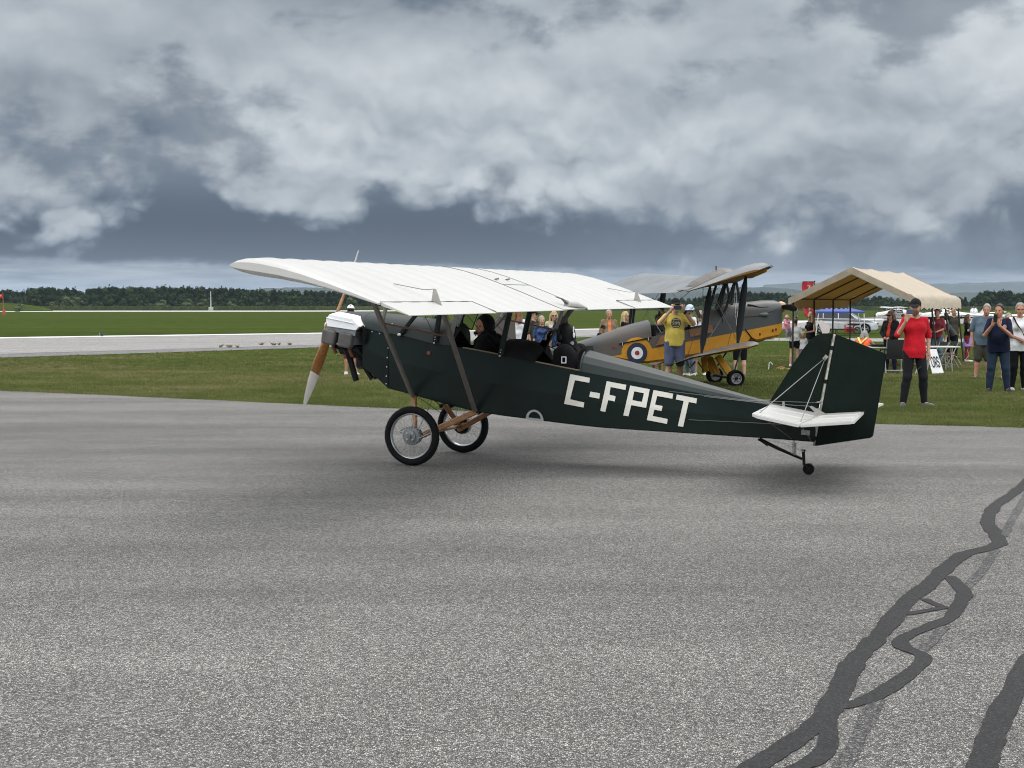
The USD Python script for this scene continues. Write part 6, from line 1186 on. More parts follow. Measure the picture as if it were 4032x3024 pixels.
BGREY = pm('slate_grey_strut', (0.018, 0.021, 0.024), 0.55, 0.1, spec=0.2); BYEL = pm('training_yellow', (0.46, 0.215, 0.014), 0.4, 0.08); BLEATH = pm('brown_cockpit_lining', (0.20, 0.095, 0.04), 0.6, 0.2, 8.0); NAVYP = pm('roundel_navy', (0.012, 0.016, 0.040), 0.5); WHTP = pm('roundel_white', (0.62, 0.65, 0.66), 0.5); REDPN = pm('roundel_red', (0.26, 0.02, 0.025), 0.5)
bp = thing('biplane', 'grey and yellow two-seat biplane with a roundel parked on the grass beyond the taxiway', 'airplane', BMID, BYAW)
BF = [(1.17, 1.76, 1.12, 0.24), (1.05, 1.80, 1.03, 0.335), (0.80, 1.80, 0.985, 0.355), (0.58, 1.775, 0.93, 0.36), (0.44, 1.765, 0.98, 0.36), (0.32, 1.75, 0.84, 0.36), (0.10, 1.725, 0.80, 0.36), (-0.17, 1.69, 0.745, 0.36)]
def bring(s, t, b, w, n=20):
    zsp = t - 0.30 if s > -1.9 else t - (t - b) * 0.42
    up = [(s, w * math.copysign(abs(math.cos(a)) ** 0.75, math.cos(a)), zsp + (t - zsp) * math.sin(a) ** 0.85) for a in np.linspace(0, math.pi, n)]
    return up + [(s, -w, b + 0.05), (s, -w + 0.05, b), (s, w - 0.05, b), (s, w, b + 0.05)]
obj('nose_cowl', loft([bring(*r) for r in BF]), CAMO, bp, smooth=35)
# open cockpits: a trough between nose and rear decking
def btrough(s, t, b, w):
    k = 0.02; return [(s, w, t), (s, w, b + 0.05), (s, w - 0.05, b), (s, -w + 0.05, b), (s, -w, b + 0.05), (s, -w, t), (s, -w + k, t), (s, -w + k, b + k + 0.05), (s, w - k, b + k + 0.05), (s, w - k, t)]
obj('cockpit_tub', loft([btrough(*r) for r in [(-0.17, 1.31, 0.745, 0.36), (-0.40, 1.28, 0.70, 0.36), (-0.9, 1.19, 0.62, 0.36), (-1.36, 1.10, 0.54, 0.36), (-1.74, 1.04, 0.50, 0.36)]]), CAMO, bp, smooth=20)
for s0, s1, tt in ((-0.17, -0.42, 1.62), (-0.92, -1.02, 1.42)):
    obj('cockpit_coaming', loft([[(s, 0.355 * math.cos(a), zz + (tt - 0.02 * abs(s - s0) - zz) * math.sin(a)) for a in np.linspace(0, math.pi, 15)] for s, zz in ((s0, 1.26), (s1, 1.22))]), CAMO, bp, smooth=40)
BR = [(-1.74, 1.375, 0.495, 0.36), (-2.0, 1.315, 0.50, 0.355), (-2.4, 1.195, 0.575, 0.335), (-2.7, 1.08, 0.62, 0.31), (-3.2, 0.93, 0.64, 0.25), (-3.9, 0.78, 0.62, 0.15), (-4.5, 0.68, 0.58, 0.05)]
obj('rear_fuselage', loft([bring(*r) for r in BR]), CAMO, bp, smooth=35)
obj('decking_panel', loft([[(s, (w + 0.004) * math.cos(a), zz + (t + 0.006 - zz) * math.sin(a) ** 0.85) for a in np.linspace(0.0, math.pi, 17)] + [(s, (w - 0.006) * math.cos(a), zz + (t - 0.01 - zz) * math.sin(a) ** 0.85) for a in np.linspace(math.pi, 0.0, 17)] for s, t, w, zz in ((-1.70, 1.385, 0.36, 1.035), (-2.05, 1.30, 0.355, 0.965), (-2.38, 1.205, 0.34, 0.905))]), CAMO, bp, smooth=35)
obj('door_rail', bar((-1.70, -0.372, 1.03), (-2.38, -0.352, 0.90), 0.014, 0.02), BLACK, bp)
for k in (0.1, 0.9): obj('door_catch', box(V(-1.70, -0.385, 1.03) + V(-0.68, 0.02, -0.13) * k + V(0, 0, -0.02), (0.02, 0.014, 0.06), bev=0.004), STEEL, bp)
obj('cockpit_door', plate([(-1.62, 0.86), (-1.50, 1.06), (-1.10, 1.14), (-1.02, 0.99)], 0.016, (V(0, -0.372, 0), V(1, 0, 0), V(0, 0, 1))), BLEATH, bp); obj('cockpit_door', plate([(-0.90, 1.19), (-0.40, 1.285), (-0.385, 1.13), (-0.875, 1.04)], 0.016, (V(0, -0.372, 0), V(1, 0, 0), V(0, 0, 1))), BLEATH, bp)
for s in (-0.55, -1.30):
    obj('windshield', [loft([[(s, -0.2, 1.42), (s, 0.2, 1.42), (s - 0.10, 0.17, 1.62), (s - 0.10, -0.17, 1.62)], [(s - 0.004, -0.2, 1.42), (s - 0.004, 0.2, 1.42), (s - 0.104, 0.17, 1.62), (s - 0.104, -0.17, 1.62)]])], WINDSCREEN, bp, smooth=False)
    obj('seat_back', box((s - 0.30, 0, 1.10), (0.06, 0.5, 0.40), bev=0.02), LEATH, bp)
rd = grp('roundel', bp)
for r0, r1, mt, nm in ((0.125, 0.215, NAVYP, 'navy_ring'), (0.050, 0.125, WHTP, 'white_ring'), (0.0, 0.050, REDPN, 'red_centre')):
    a = np.linspace(0, 2 * math.pi, 48, endpoint=False); o = [(r1 * math.cos(t), r1 * math.sin(t)) for t in a]; hl = [[(r0 * math.cos(t), r0 * math.sin(t)) for t in a]] if r0 else []
    obj(nm, plate(o, 0.004, (V(-2.0, -0.3585, 0.71), V(1, -0.012, 0), V(0, 0, 1)), hl), mt, rd, smooth=False)
obj('small_red_marking', plate([(-0.05, 0.01), (0, 0.035), (0.04, 0.015), (0.05, -0.02), (0.01, -0.035), (-0.03, -0.03)], 0.003, (V(-2.47, -0.335, 0.84), V(1, 0, 0), V(0, 0, 1))), pm('faded_red', (0.15, 0.03, 0.035), 0.6), bp, smooth=False)
obj('side_blister', lathe([(0, -0.11), (0.03, -0.085), (0.045, -0.02), (0.048, 0.05), (0.035, 0.09), (0, 0.10)], 'x', 16, (0.72, -0.35, 1.50)), pm('olive_grey_blister', (0.085, 0.09, 0.075), 0.45), bp, smooth=50)
obj('exhaust_tube', tube([(0.34, -0.42, 1.70), (0.44, -0.46, 1.69), (0.60, -0.44, 1.655), (0.80, -0.40, 1.66)], [0.03, 0.022, 0.012, 0.008], 8), BLACK, bp)
obj('cowl_seam', tube([(0.10, -0.364, 1.44), (0.62, -0.366, 1.47), (1.04, -0.34, 1.62)], 0.004, 5), BLACK, bp); obj('undertray_lip', tube([(0.32, -0.363, 1.19), (0.45, -0.366, 1.03), (0.52, -0.366, 0.955), (0.60, -0.364, 0.93), (0.76, -0.36, 0.985), (0.95, -0.35, 0.995)], 0.012, 6), BLACK, bp)
for s, z in ((0.64, 1.09), (0.92, 1.17), (0.99, 1.19)): obj('fuel_drain', box((s, -0.362, z), (0.03, 0.012, 0.05), bev=0.004), BLACK, bp)
# engine air nose and propeller, one blade pointing at the camera side
pr = grp('propeller', bp); hubc = V(1.24, 0, 1.655)
obj('hub', lathe([(0, -0.08), (0.11, -0.08), (0.13, -0.02), (0.10, 0.06), (0.05, 0.10), (0, 0.10)], 'x', 20, hubc), pm('pale_wood_hub', (0.42, 0.21, 0.08), 0.35, 0.25, 6.0, coat=0.4), pr, smooth=40)
for sg in (-1, 1):
    R = []
    for r in np.linspace(0.05, 0.92, 16):
        q = r / 0.92; ch = np.interp(q, [0, 0.15, 0.5, 0.85, 1], [0.12, 0.14, 0.20, 0.15, 0.02]); tk = np.interp(q, [0, 0.3, 1], [0.09, 0.04, 0.008]); tw = math.radians(np.interp(q, [0, 1], [58, 24])); c = hubc + V(0.0, sg * r, -0.02 * q)
        u = V(math.sin(tw), 0, sg * math.cos(tw)); w = V(math.cos(tw), 0, -sg * math.sin(tw)); R.append([c + u * ch / 2 * math.cos(t) + w * tk / 2 * math.sin(t) for t in np.linspace(0, 2 * math.pi, 12, endpoint=False)])
    obj('blade', loft(R), BGREY, pr, smooth=50)
# wings
def bwing(LEr, TEr, LEt, TEt, sg, y0, y1, thick=0.10, tipn=7, scallop=False):
    rings = []; ks = np.concatenate([np.linspace(0, 0.93, 34), 1 - 0.07 * np.cos(np.linspace(0.15, 1.5, tipn)) ** 1.0]); ks = np.unique(np.clip(ks, 0, 1))
    for k in ks:
        le, te = V(*LEr) + (V(*LEt) - V(*LEr)) * k, V(*TEr) + (V(*TEt) - V(*TEr)) * k; y = sg * (y0 + (y1 - y0) * k); e = 1 - k
        sh = 1.0 if e > 0.07 else math.sqrt(max(0.02, 1 - (1 - e / 0.07) ** 2)); m = (le + te) / 2 + (le - te) * 0.10 * (1 - sh); le, te = m + (le - m) * (0.45 + 0.55 * sh), m + (te - m) * (0.45 + 0.55 * sh)
        c = te - le; L_ = np.linalg.norm(c); nn = V(-c[1], c[0]) / L_; nn = nn if nn[1] > 0 else -nn; dip = 0.004 * (1 - abs(math.cos(math.pi * k * 13)) ** 0.5); ring = []
        for x in (0, 0.02, 0.07, 0.16, 0.30, 0.5, 0.75, 1.0): u = np.interp(x, AF[:, 0], AF[:, 1]) * L_ * sh * thick / 0.095 - dip; p = le + c * x + nn * u; ring.append((p[0], y, p[1]))
        for x in (1.0, 0.75, 0.5, 0.30, 0.16, 0.07, 0.02): u = np.interp(x, AF[:, 0], AF[:, 2]) * L_ * sh; p = le + c * x + nn * u; ring.append((p[0], y, p[1]))
        rings.append(ring)
    return loft(rings)
for sg, nm in ((-1, 'near'), (1, 'far')):
    up = obj('upper_wing', bwing((0.20, 2.20), (-0.98, 1.96), (-0.55, 2.385), (-2.12, 1.94), sg, 0.36, 4.42), BWING, bp, smooth=40, label=f'{nm} upper wing')
    lo_ = obj('lower_wing', bwing((0.02, 0.745), (-1.43, 0.425), (-0.70, 0.985), (-1.97, 0.775), sg, 0.36, 4.32, 0.085), BLOW, bp, smooth=40, label=f'{nm} lower wing')
    # scalloped guides under the outer leading edge
    for k in range(4):
        y = sg * (2.7 + 0.42 * k); q = 0.20 - 0.75 * (abs(y) - 0.36) / 4.06; z = 2.20 + 0.185 * (abs(y) - 0.36) / 4.06
        obj('slat_bracket', sphere((q - 0.17, y, z - 0.035), 0.12, 2, (1.1, 1.9, 0.55)), BYEL, up)
    obj('slat', tube([(0.20 - 0.75 * (yy - 0.36) / 4.06 + 0.015, sg * yy, 2.215 + 0.185 * (yy - 0.36) / 4.06) for yy in np.linspace(2.3, 4.25, 9)], 0.035, 8, flat=0.6), BWING, up)
    obj('aileron_gap', tube([(-1.63 - 0.30 * k, sg * (2.6 + 1.5 * k), 0.72 + 0.055 * k + 0.035) for k in np.linspace(0, 1, 8)], 0.006, 5), BLACK, lo_)
    for a, b, w in (((-0.53, 2.9, 2.26), (-0.68, 2.9, 0.955), 0.135), ((-1.23, 2.9, 2.05), (-1.39, 2.9, 0.785), 0.135)):
        A, B = V(a[0], sg * a[1], a[2]), V(b[0], sg * b[1], b[2]); rings = []
        for k in np.linspace(0, 1, 12):
            c = A + (B - A) * k; s_ = min(1, 0.30 + 3.2 * min(k, 1 - k)); rings.append([c + V(w / 2 * s_ * math.cos(t), 0.030 * (0.6 + 0.4 * s_) * math.sin(t), 0) for t in np.linspace(0, 2 * math.pi, 12, endpoint=False)])
        obj('interplane_strut', loft(rings), BGREY, bp, smooth=50)
    for a, b in (((-0.10, 2.15), (-0.24, 1.62)), ((0.09, 2.20), (0.02, 1.70)), ((0.09, 2.20), (-0.16, 1.45)), ((0.12, 2.20), (0.28, 1.45)), ):
        obj('cabane_strut', bar((a[0], sg * 0.33, a[1]), (b[0], sg * 0.34, b[1]), 0.055, 0.026, up=(0, 1, 0), bev=0.010), BGREY, bp)
    wires = []
    for a, b in (((0.05, 0.36, 2.18), (-0.68, 2.9, 1.0)), ((0.10, 0.36, 2.18), (-0.66, 2.9, 1.0)), ((-0.53, 2.9, 2.22), (-0.10, 0.40, 0.76)), ((-1.23, 2.9, 2.02), (-0.95, 0.40, 0.60)), ((-0.60, 0.36, 2.05), (-1.39, 2.9, 0.83)), ((-0.53, 2.9, 2.2), (-1.39, 2.9, 0.83)), ((-1.23, 2.9, 2.0), (-0.68, 2.9, 1.0)), ((-1.25, 2.87, 2.03), (-1.37, 2.87, 0.80))):
        wires.append(tube([V(a[0], sg * a[1], a[2]), V(b[0], sg * b[1], b[2])], 0.0055, 5))
    obj('bracing_wires', wires, WIRE, bp)
    # undercarriage
    yw = sg * 0.72; wh = grp('main_wheel', bp); C = (0, yw, 0.185); W = lambda pf: lathe(pf, 'y', 40, C)
    obj('tyre', W([(0.105 + 0.08 * (0.55 + 0.45 * math.cos(t)) * 1.0 if False else 0.108 + 0.077 * (0.5 + 0.5 * math.cos(t)) ** 0.7, 0.088 * math.sin(t)) for t in np.linspace(-math.pi, math.pi, 22)]), RUBBER, wh, smooth=50)
    pf = [(0, -0.03), (0.035, -0.03), (0.045, -0.05), (0.085, -0.05), (0.10, -0.072), (0.112, -0.072), (0.112, 0.072), (0.10, 0.072), (0.085, 0.05), (0.045, 0.05), (0.035, 0.03), (0, 0.03)]
    obj('hub', W(pf), pm('dull_wheel_alloy', (0.30, 0.30, 0.31), 0.45, metal=0.4), wh, smooth=30); obj('hub_hole', [sphere(V(*C) + V(0.064 * math.cos(a), sg * 0.052, 0.064 * math.sin(a)), 0.014, 1, (1, 0.3, 1)) for a in np.arange(6) * math.pi / 3], BLACK, wh)
    obj('axle_cap', lathe([(0, -0.02), (0.03, -0.02), (0.03, 0.02), (0, 0.02)], 'y', 16, (0, yw + sg * 0.055, 0.185)), BLACK, wh)
    obj('gear_leg', bar((-0.28, sg * 0.36, 0.64), (-0.06, sg * 0.60, 0.25), 0.15, 0.05, up=(0, 1, 0), bev=0.015), BYEL, bp); obj('gear_leg', bar((-0.40, sg * 0.20, 0.60), (-0.30, sg * 0.42, 0.27), 0.14, 0.05, up=(0, 1, 0), bev=0.015), BYEL, bp)
    obj('gear_brace', bar((0.26, sg * 0.36, 0.86), (-0.02, sg * 0.66, 0.30), 0.035, 0.022, up=(0, 1, 0), bev=0.008), BGREY, bp)
    obj('foot_step', tube([(-0.72, sg * 0.42, 0.52), (-0.62, sg * 0.5, 0.36), (-0.52, sg * 0.42, 0.50)], 0.02, 6), BYEL, bp)
    obj('tailplane', loft([[(-4.0, sg * 0.05, 0.80), (-4.6, sg * 0.05, 0.74), (-4.6, sg * 0.05, 0.70), (-4.0, sg * 0.05, 0.76)], [(-4.15, sg * 1.35, 0.80), (-4.55, sg * 1.35, 0.76), (-4.55, sg * 1.35, 0.73), (-4.15, sg * 1.35, 0.77)]]), BWING, bp)
obj('axle', tube([(-0.02, -0.70, 0.185), (-0.02, 0.70, 0.185)], 0.025, 10), BGREY, bp)
tank = [[(s, w * math.cos(a), zz + (t - zz) * (math.sin(a) if math.sin(a) > 0 else 0.55 * math.sin(a))) for a in np.linspace(0, 2 * math.pi, 20, endpoint=False)] for s, t, zz, w in ((0.22, 2.33, 2.285, 0.30), (0.08, 2.475, 2.28, 0.355), (-0.12, 2.48, 2.25, 0.357), (-0.40, 2.375, 2.18, 0.355), (-0.72, 2.20, 2.09, 0.33), (-0.78, 2.12, 2.08, 0.28))]
obj('wing_tank', loft(tank), pm('tank_brown_grey', (0.115, 0.105, 0.095), 0.45, 0.2), bp, smooth=40); obj('tank_gauge', [tube([(-0.22, -0.05, 2.34), (-0.23, -0.05, 2.52)], 0.012, 6), tube([(-0.08, 0.05, 2.39), (-0.08, 0.05, 2.44)], 0.02, 8)], BLACK, bp)
obj('wing_centre_rear', loft([[(-0.66, -0.37, 2.13), (-0.95, -0.37, 2.02), (-0.95, 0.37, 2.02), (-0.66, 0.37, 2.13)], [(-0.66, -0.37, 2.08), (-0.95, -0.37, 2.005), (-0.95, 0.37, 2.005), (-0.66, 0.37, 2.08)]]), BWING, bp, smooth=False)
obj('wing_roundel', loft([[(-0.95 + 0.45 * math.cos(t) - 0.18 * 0.0, 3.1 + 0.45 * math.sin(t), 2.30 + 0.255 * (0.45 * math.cos(t)) + 0.024 * (0.45 * math.sin(t)) - 0.115) for t in np.linspace(0, 2 * math.pi, 30, endpoint=False)], [(-0.95 + 0.45 * math.cos(t), 3.1 + 0.45 * math.sin(t), 2.305 + 0.255 * (0.45 * math.cos(t)) + 0.024 * (0.45 * math.sin(t)) - 0.115) for t in np.linspace(0, 2 * math.pi, 30, endpoint=False)]]), pm('faded_roundel_red', (0.45, 0.16, 0.15), 0.6), bp, smooth=False) if False else None
obj('rudder', loft([[(-4.45, 0.015, 0.55), (-4.95, 0.015, 0.60), (-4.98, 0.015, 1.35), (-4.75, 0.015, 1.62), (-4.5, 0.015, 1.35)], [(-4.45, -0.015, 0.55), (-4.95, -0.015, 0.60), (-4.98, -0.015, 1.35), (-4.75, -0.015, 1.62), (-4.5, -0.015, 1.35)]]), CAMO, bp); obj('tail_skid', tube([(-4.2, 0, 0.60), (-4.55, 0, 0.05)], 0.03, 8), BGREY, bp)
# ------------------------------------------------------------------ tan canopy, tables, vehicles, visiting aircraft and small things
def gpt(x, y, dz=0.0): return V(x, y, float(ground_z(y)) + dz)
TP0, TA, TW, TL, TWD = V(8.33, 41.3, 0), V(0.447, 0.894, 0), V(0.894, -0.447, 0), 7.38, 3.58
ten = thing('canopy_tent', 'tan gable-roofed canopy tent on dark posts, open at the front', 'tent', (0, 0, 0))
def tan_mat():
    n = {'tc': ('texture_coordinate', {}), 'nz': ('noise_texture', {'scale': 3.0, 'detail': 6.0, 'roughness': 0.6}), 'r': ('rgb_ramp', {'ramp': [(0.3, (0.57, 0.50, 0.395)), (0.7, (0.66, 0.59, 0.48))]}), 'n2': ('noise_texture', {'scale': 1.6, 'detail': 4.0, 'distortion': 1.5}), 'bp': ('bump', {'strength': 0.9, 'distance': 0.05}),
         'd': ('principled_bsdf', {'roughness': 0.65, 'specular_ior_level': 0.25}), 't': ('translucent_bsdf', {'color': (0.50, 0.33, 0.13)}), 'm': ('mix_closure', {'fac': 0.30})}
    l = [('tc.object', 'nz.vector'), ('tc.object', 'n2.vector'), ('nz.fac', 'r.fac'), ('r.color', 'd.base_color'), ('n2.fac', 'bp.height'), ('bp.normal', 'd.normal'), ('d.BSDF', 'm.closure1'), ('t.BSDF', 'm.closure2')]
    return usdkit.material(stage, '/World/Looks/tan_tarpaulin', n, l, surface='m.closure')
TANT = tan_mat(); POST = pm('dark_brown_post', (0.022, 0.017, 0.014), 0.5, 0.15)
def tpt(w, l, z): p = TP0 + TW * w + TA * l; return V(p[0], p[1], z)
EZ, RZ = 1.90, 2.765
prof = [(-0.08, EZ - 0.33), (-0.075, EZ - 0.16), (-0.05, EZ - 0.02), (0.10, EZ + 0.085)] + [(w, EZ + (RZ - EZ) * (w / (TWD / 2))) for w in np.linspace(0.25, TWD / 2 - 0.06, 10)] + [(TWD / 2, RZ + 0.01)] + [(TWD - w, EZ + (RZ - EZ) * (w / (TWD / 2))) for w in np.linspace(TWD / 2 - 0.06, 0.25, 10)] + [(TWD - 0.10, EZ + 0.085), (TWD + 0.05, EZ - 0.02), (TWD + 0.075, EZ - 0.16), (TWD + 0.08, EZ - 0.33)]
def shell(fn, nu, nv, t=0.006):
    P = np.array([[fn(u, v) for u in range(nu)] for v in range(nv)]); m = P.reshape(-1, 3); f = []
    for v in range(nv - 1):
        for u in range(nu - 1): a = v * nu + u; f += [[a, a + 1, a + nu + 1], [a, a + nu + 1, a + nu]]
    tm = trimesh.Trimesh(m, f, process=False); n = tm.vertex_normals; k = len(m); f = np.array(f); bd = []
    ring = [u for u in range(nu)] + [v * nu + nu - 1 for v in range(1, nv)] + [(nv - 1) * nu + u for u in range(nu - 2, -1, -1)] + [v * nu for v in range(nv - 2, 0, -1)]
    for a, b in zip(ring, ring[1:] + ring[:1]): bd += [[a, b, b + k], [a, b + k, a + k]]
    o = trimesh.Trimesh(np.vstack([m, m - n * t]), np.vstack([f, f[:, ::-1] + k, bd]), process=False); trimesh.repair.fix_normals(o); return o
NV = 46
def roof_pt(u, v):
    w, z = prof[u]; l = -0.22 + (TL + 0.44) * v / (NV - 1); bay = abs(math.sin(math.pi * (l / 2.46))); slope = min(1, abs(min(w, TWD - w)) / 0.5)
    z -= 0.035 * bay * max(0, slope) * (1 if 0 < w < TWD else 0); n = meshkit.fbm(V(w * 2.2, l * 1.3, 3.0), 3, 4) - 0.5; m = meshkit.fbm(V(w * 7, l * 5.0, 9.0), 2, 6) - 0.5
    val = 1 if (w < 0 or w > TWD) else 0
    z += 0.02 * n + 0.010 * m + val * 0.03 * math.sin(l * 9 + 3 * n); return tpt(w + val * 0.05 * m, l, z)
obj('roof_cover', shell(roof_pt, len(prof), NV), TANT, ten, smooth=60)
for l0, nm in ((-0.235, 'front'), (TL + 0.235, 'rear')):
    ws_ = np.linspace(-0.06, TWD + 0.06, 41)
    def gab(u, v):
        w = ws_[u]; zr = EZ + (RZ - EZ) * (1 - abs(w - TWD / 2) / (TWD / 2)); n = meshkit.fbm(V(w * 5, v * 0.8, l0), 3, 3) - 0.5
        return tpt(w, l0 + 0.035 * n * v / 3 + 0.01 * math.sin(w * 14) * v / 3, zr + 0.012 - (0.205 + 0.03 * n) * v / 3)
    obj('gable_valance', shell(gab, 41, 4), TANT, ten, smooth=60, label=nm + ' gable valance')
for k in range(4):
    l = TL * k / 3
    for sd, w, lean in (('left', 0.02, 0.0), ('right', TWD - 0.02, 0.27)):
        b = tpt(w + lean, l, 0.0); b[2] = float(ground_z(b[1])) - (0.13 if sd == 'right' else 0.02); obj('post', tube([b, tpt(w, l, EZ - 0.02)], 0.027, 10), POST, ten); obj('foot_plate', box(b + V(0, 0, 0.012), (0.11, 0.11, 0.02)), POST, ten)
    obj('rafter', tube([tpt(0.02, l, EZ - 0.035), tpt(0.22, l, EZ + 0.06), tpt(TWD / 2, l, RZ - 0.05), tpt(TWD - 0.22, l, EZ + 0.06), tpt(TWD - 0.02, l, EZ - 0.035)], 0.022, 8), POST, ten)
for w, z in ((0.02, EZ - 0.04), (TWD / 2, RZ - 0.06), (TWD - 0.02, EZ - 0.04)): obj('purlin', tube([tpt(w, 0, z), tpt(w, TL, z)], 0.020, 8), POST, ten)
ROPE = pm('straw_rope', (0.42, 0.38, 0.22), 0.8, 0.2, 20)
def rope(label, pts, r=0.007, mat=ROPE, name='guy_rope', cat='rope'): tag(obj(name, tube(pts, r, 6), mat, None, smooth=True), label, cat)
st = on_ground(3036, 1417); rope('yellow guy rope running from the front left post of the tan tent to the grass', [tpt(0.0, 0, 1.78), (tpt(0, 0, 1.78) + st) / 2 + V(0, 0, -0.04), st])
b = tpt(TWD + 0.29, TL * 2 / 3, -0.2); rope('pale rope looping from the right side of the tan tent to the grass', [tpt(TWD, TL * 2 / 3, 0.95), tpt(TWD + 0.2, TL * 2 / 3 + 0.1, 0.45), tpt(TWD + 0.28, TL * 2 / 3, 0.12), tpt(TWD + 0.42, TL * 2 / 3 - 0.3, 0.06), tpt(TWD + 0.62, TL * 2 / 3 - 0.4, -0.25)])
b = at_depth(3806, 1400, 45.0); rope('pale rope trailing on the grass behind the rear right post of the tan tent', [at_depth(3808, 1375, 45), at_depth(3815, 1400, 45), at_depth(3800, 1418, 44.6), at_depth(3822, 1426, 44.4)])
# stake, tie-down strap and cloth on the grass
t = thing('tent_stake', 'white bent stake standing in the grass beside the tan tent', 'stake', on_ground(3026, 1458)); obj('rod', tube([(0, 0, 0), (0.02, 0, 0.22), (0.05, 0, 0.245), (0.12, 0, 0.17)], 0.012, 8), SHW, t)
CLO = pm('ochre_cloth', (0.20, 0.125, 0.03), 0.8, 0.35, 8.0); p = on_ground(3078, 1457)
m = trimesh.creation.icosphere(subdivisions=4, radius=1.0); m.vertices *= V(0.17, 0.12, 0.10); m.vertices += 0.09 * (meshkit.fbm(m.vertices * 14, 3, 2) - 0.5)[:, None] * m.vertex_normals; m.vertices[:, 2] = np.maximum(m.vertices[:, 2], -0.01)
tt = thing('crumpled_cloth', 'crumpled ochre cloth at the foot of the front left tent post', 'cloth', p); obj('cloth', m, CLO, tt, smooth=True)
rope('yellow strap lying on the grass at the foot of the front left tent post', [on_ground(3074, 1458, None) + V(0, 0, .03), on_ground(3092, 1457) + V(0, 0, .02), on_ground(3112, 1456) + V(0, 0, .03)], 0.02, pm('yellow_strap', (0.6, 0.45, 0.07), 0.7), 'strap', 'strap')
rope('thin rope looped on the grass before the near biplane wheel', [on_ground(2872, 1516) + V(0, 0, .02), on_ground(2878, 1511) + V(0, -0.02, .07), on_ground(2890, 1511) + V(0, -0.02, .08), on_ground(2900, 1517) + V(0, 0, .02)], 0.012)
# table and chairs
TAB = pm('table_top', (0.42, 0.41, 0.38), 0.6, 0.08); tz = 0.70
for x0, x1, yy, lb in ((9.25, 11.05, 37.3, 'long pale folding table before the tan tent, behind the black chair'), (11.2, 12.3, 38.4, 'shorter pale folding table showing to the right of the man in red')):
    c = gpt((x0 + x1) / 2, yy); t = thing('folding_table', lb, 'table', c); L_ = x1 - x0
    obj('table_top', box((0, 0, tz), (L_, 0.72, 0.04), bev=0.012), TAB, t)
    for sx in (-1, 1):
        for sy in (-1, 1): obj('leg', tube([(sx * (L_ / 2 - 0.25), sy * 0.26, tz - 0.02), (sx * (L_ / 2 - 0.20), sy * 0.28, 0)], 0.014, 8), STEEL, t)
        obj('leg_brace', tube([(sx * (L_ / 2 - 0.22), -0.27, 0.25), (sx * (L_ / 2 - 0.22), 0.27, 0.25)], 0.011, 8), STEEL, t)
t = thing('black_bag', 'flat black bag lying on the long pale table', 'bag', gpt(9.85, 37.15, tz + 0.02)); m = box((0, 0, 0.03), (0.50, 0.28, 0.06), bev=0.025); obj('bag', m, BLK, t, smooth=30); obj('handle', tube([(-0.1, -0.14, 0.04), (-0.08, -0.19, 0.03), (0.08, -0.19, 0.03), (0.1, -0.14, 0.04)], 0.01, 6), BLACK, t)
c = gpt(9.98, 36.3); MESH = pm('black_mesh_fabric', (0.016, 0.016, 0.018), 0.7, 0.2, 30.0)
def frame_chair(label, c, rz, w=0.52):
    t = thing('garden_chair', label, 'chair', c, rz); h = w / 2
    obj('backrest', loft([[(-h, -0.22 + 0.03, 0.42), (h, -0.19, 0.42), (h, -0.205, 0.42), (-h, -0.205, 0.42)], [(-h, -0.30, 0.62), (h, -0.30, 0.62), (h, -0.315, 0.62), (-h, -0.315, 0.62)], [(-h, -0.36, 0.92), (h, -0.36, 0.92), (h, -0.375, 0.92), (-h, -0.375, 0.92)]]), MESH, t, smooth=30)
    obj('seat', box((0, 0.03, 0.42), (w, 0.48, 0.02), bev=0.008), MESH, t)
    for s in (-1, 1):
        obj('armrest', tube([(s * (h + 0.02), -0.30, 0.66), (s * (h + 0.03), 0.20, 0.65), (s * (h + 0.02), 0.26, 0.60)], 0.018, 8), BLACK, t)
        obj('leg', tube([(s * (h + 0.01), -0.28, 0.0), (s * (h + 0.01), -0.20, 0.42), (s * (h + 0.01), -0.37, 0.95)], 0.013, 8), STEEL, t); obj('leg', tube([(s * (h + 0.01), 0.24, 0.0), (s * (h + 0.01), 0.26, 0.60)], 0.013, 8), STEEL, t)
    obj('stretcher', tube([(-h, -0.26, 0.12), (h, -0.26, 0.12)], 0.010, 8), STEEL, t); return t
frame_chair('black mesh garden chair with bright metal legs pushed up to the pale table', c, 0)
def folding_chair(label, c, rz):
    t = thing('folding_chair', label, 'chair', c, rz, group=None); GRN = pm('dark_green_canvas', (0.020, 0.030, 0.024), 0.7)
    for s in (-1, 1):
        x = s * 0.20; obj('frame_leg', tube([(x, -0.26, 0), (x, 0.02, 0.43), (x, 0.22, 0.80)], 0.012, 8), STRUTL, t); obj('frame_leg', tube([(x * 0.92, 0.28, 0), (x * 0.92, 0.0, 0.43), (x * 0.92, -0.2, 0.45)], 0.012, 8), STRUTL, t)
    obj('seat', box((0, -0.02, 0.445), (0.42, 0.40, 0.022), bev=0.009), GRN, t); obj('backrest', loft([[(-0.2, 0.175, 0.68), (0.2, 0.175, 0.68), (0.2, 0.19, 0.68), (-0.2, 0.19, 0.68)], [(-0.2, 0.225, 0.82), (0.2, 0.225, 0.82), (0.2, 0.24, 0.82), (-0.2, 0.24, 0.82)]]), GRN, t)
    obj('stretcher', [tube([(-0.2, -0.17, 0.14), (0.2, -0.17, 0.14)], 0.009, 6), tube([(-0.18, 0.19, 0.14), (0.18, 0.19, 0.14)], 0.009, 6)], STRUTL, t); return t
folding_chair('folding chair with dark green seat beside the white sign board', gpt((3695 - CX) / FPX * 40.6, 40.6), -68); folding_chair('folding chair with dark green back nearest the leaning tent post', gpt((3733 - CX) / FPX * 41.2, 41.2), -72)
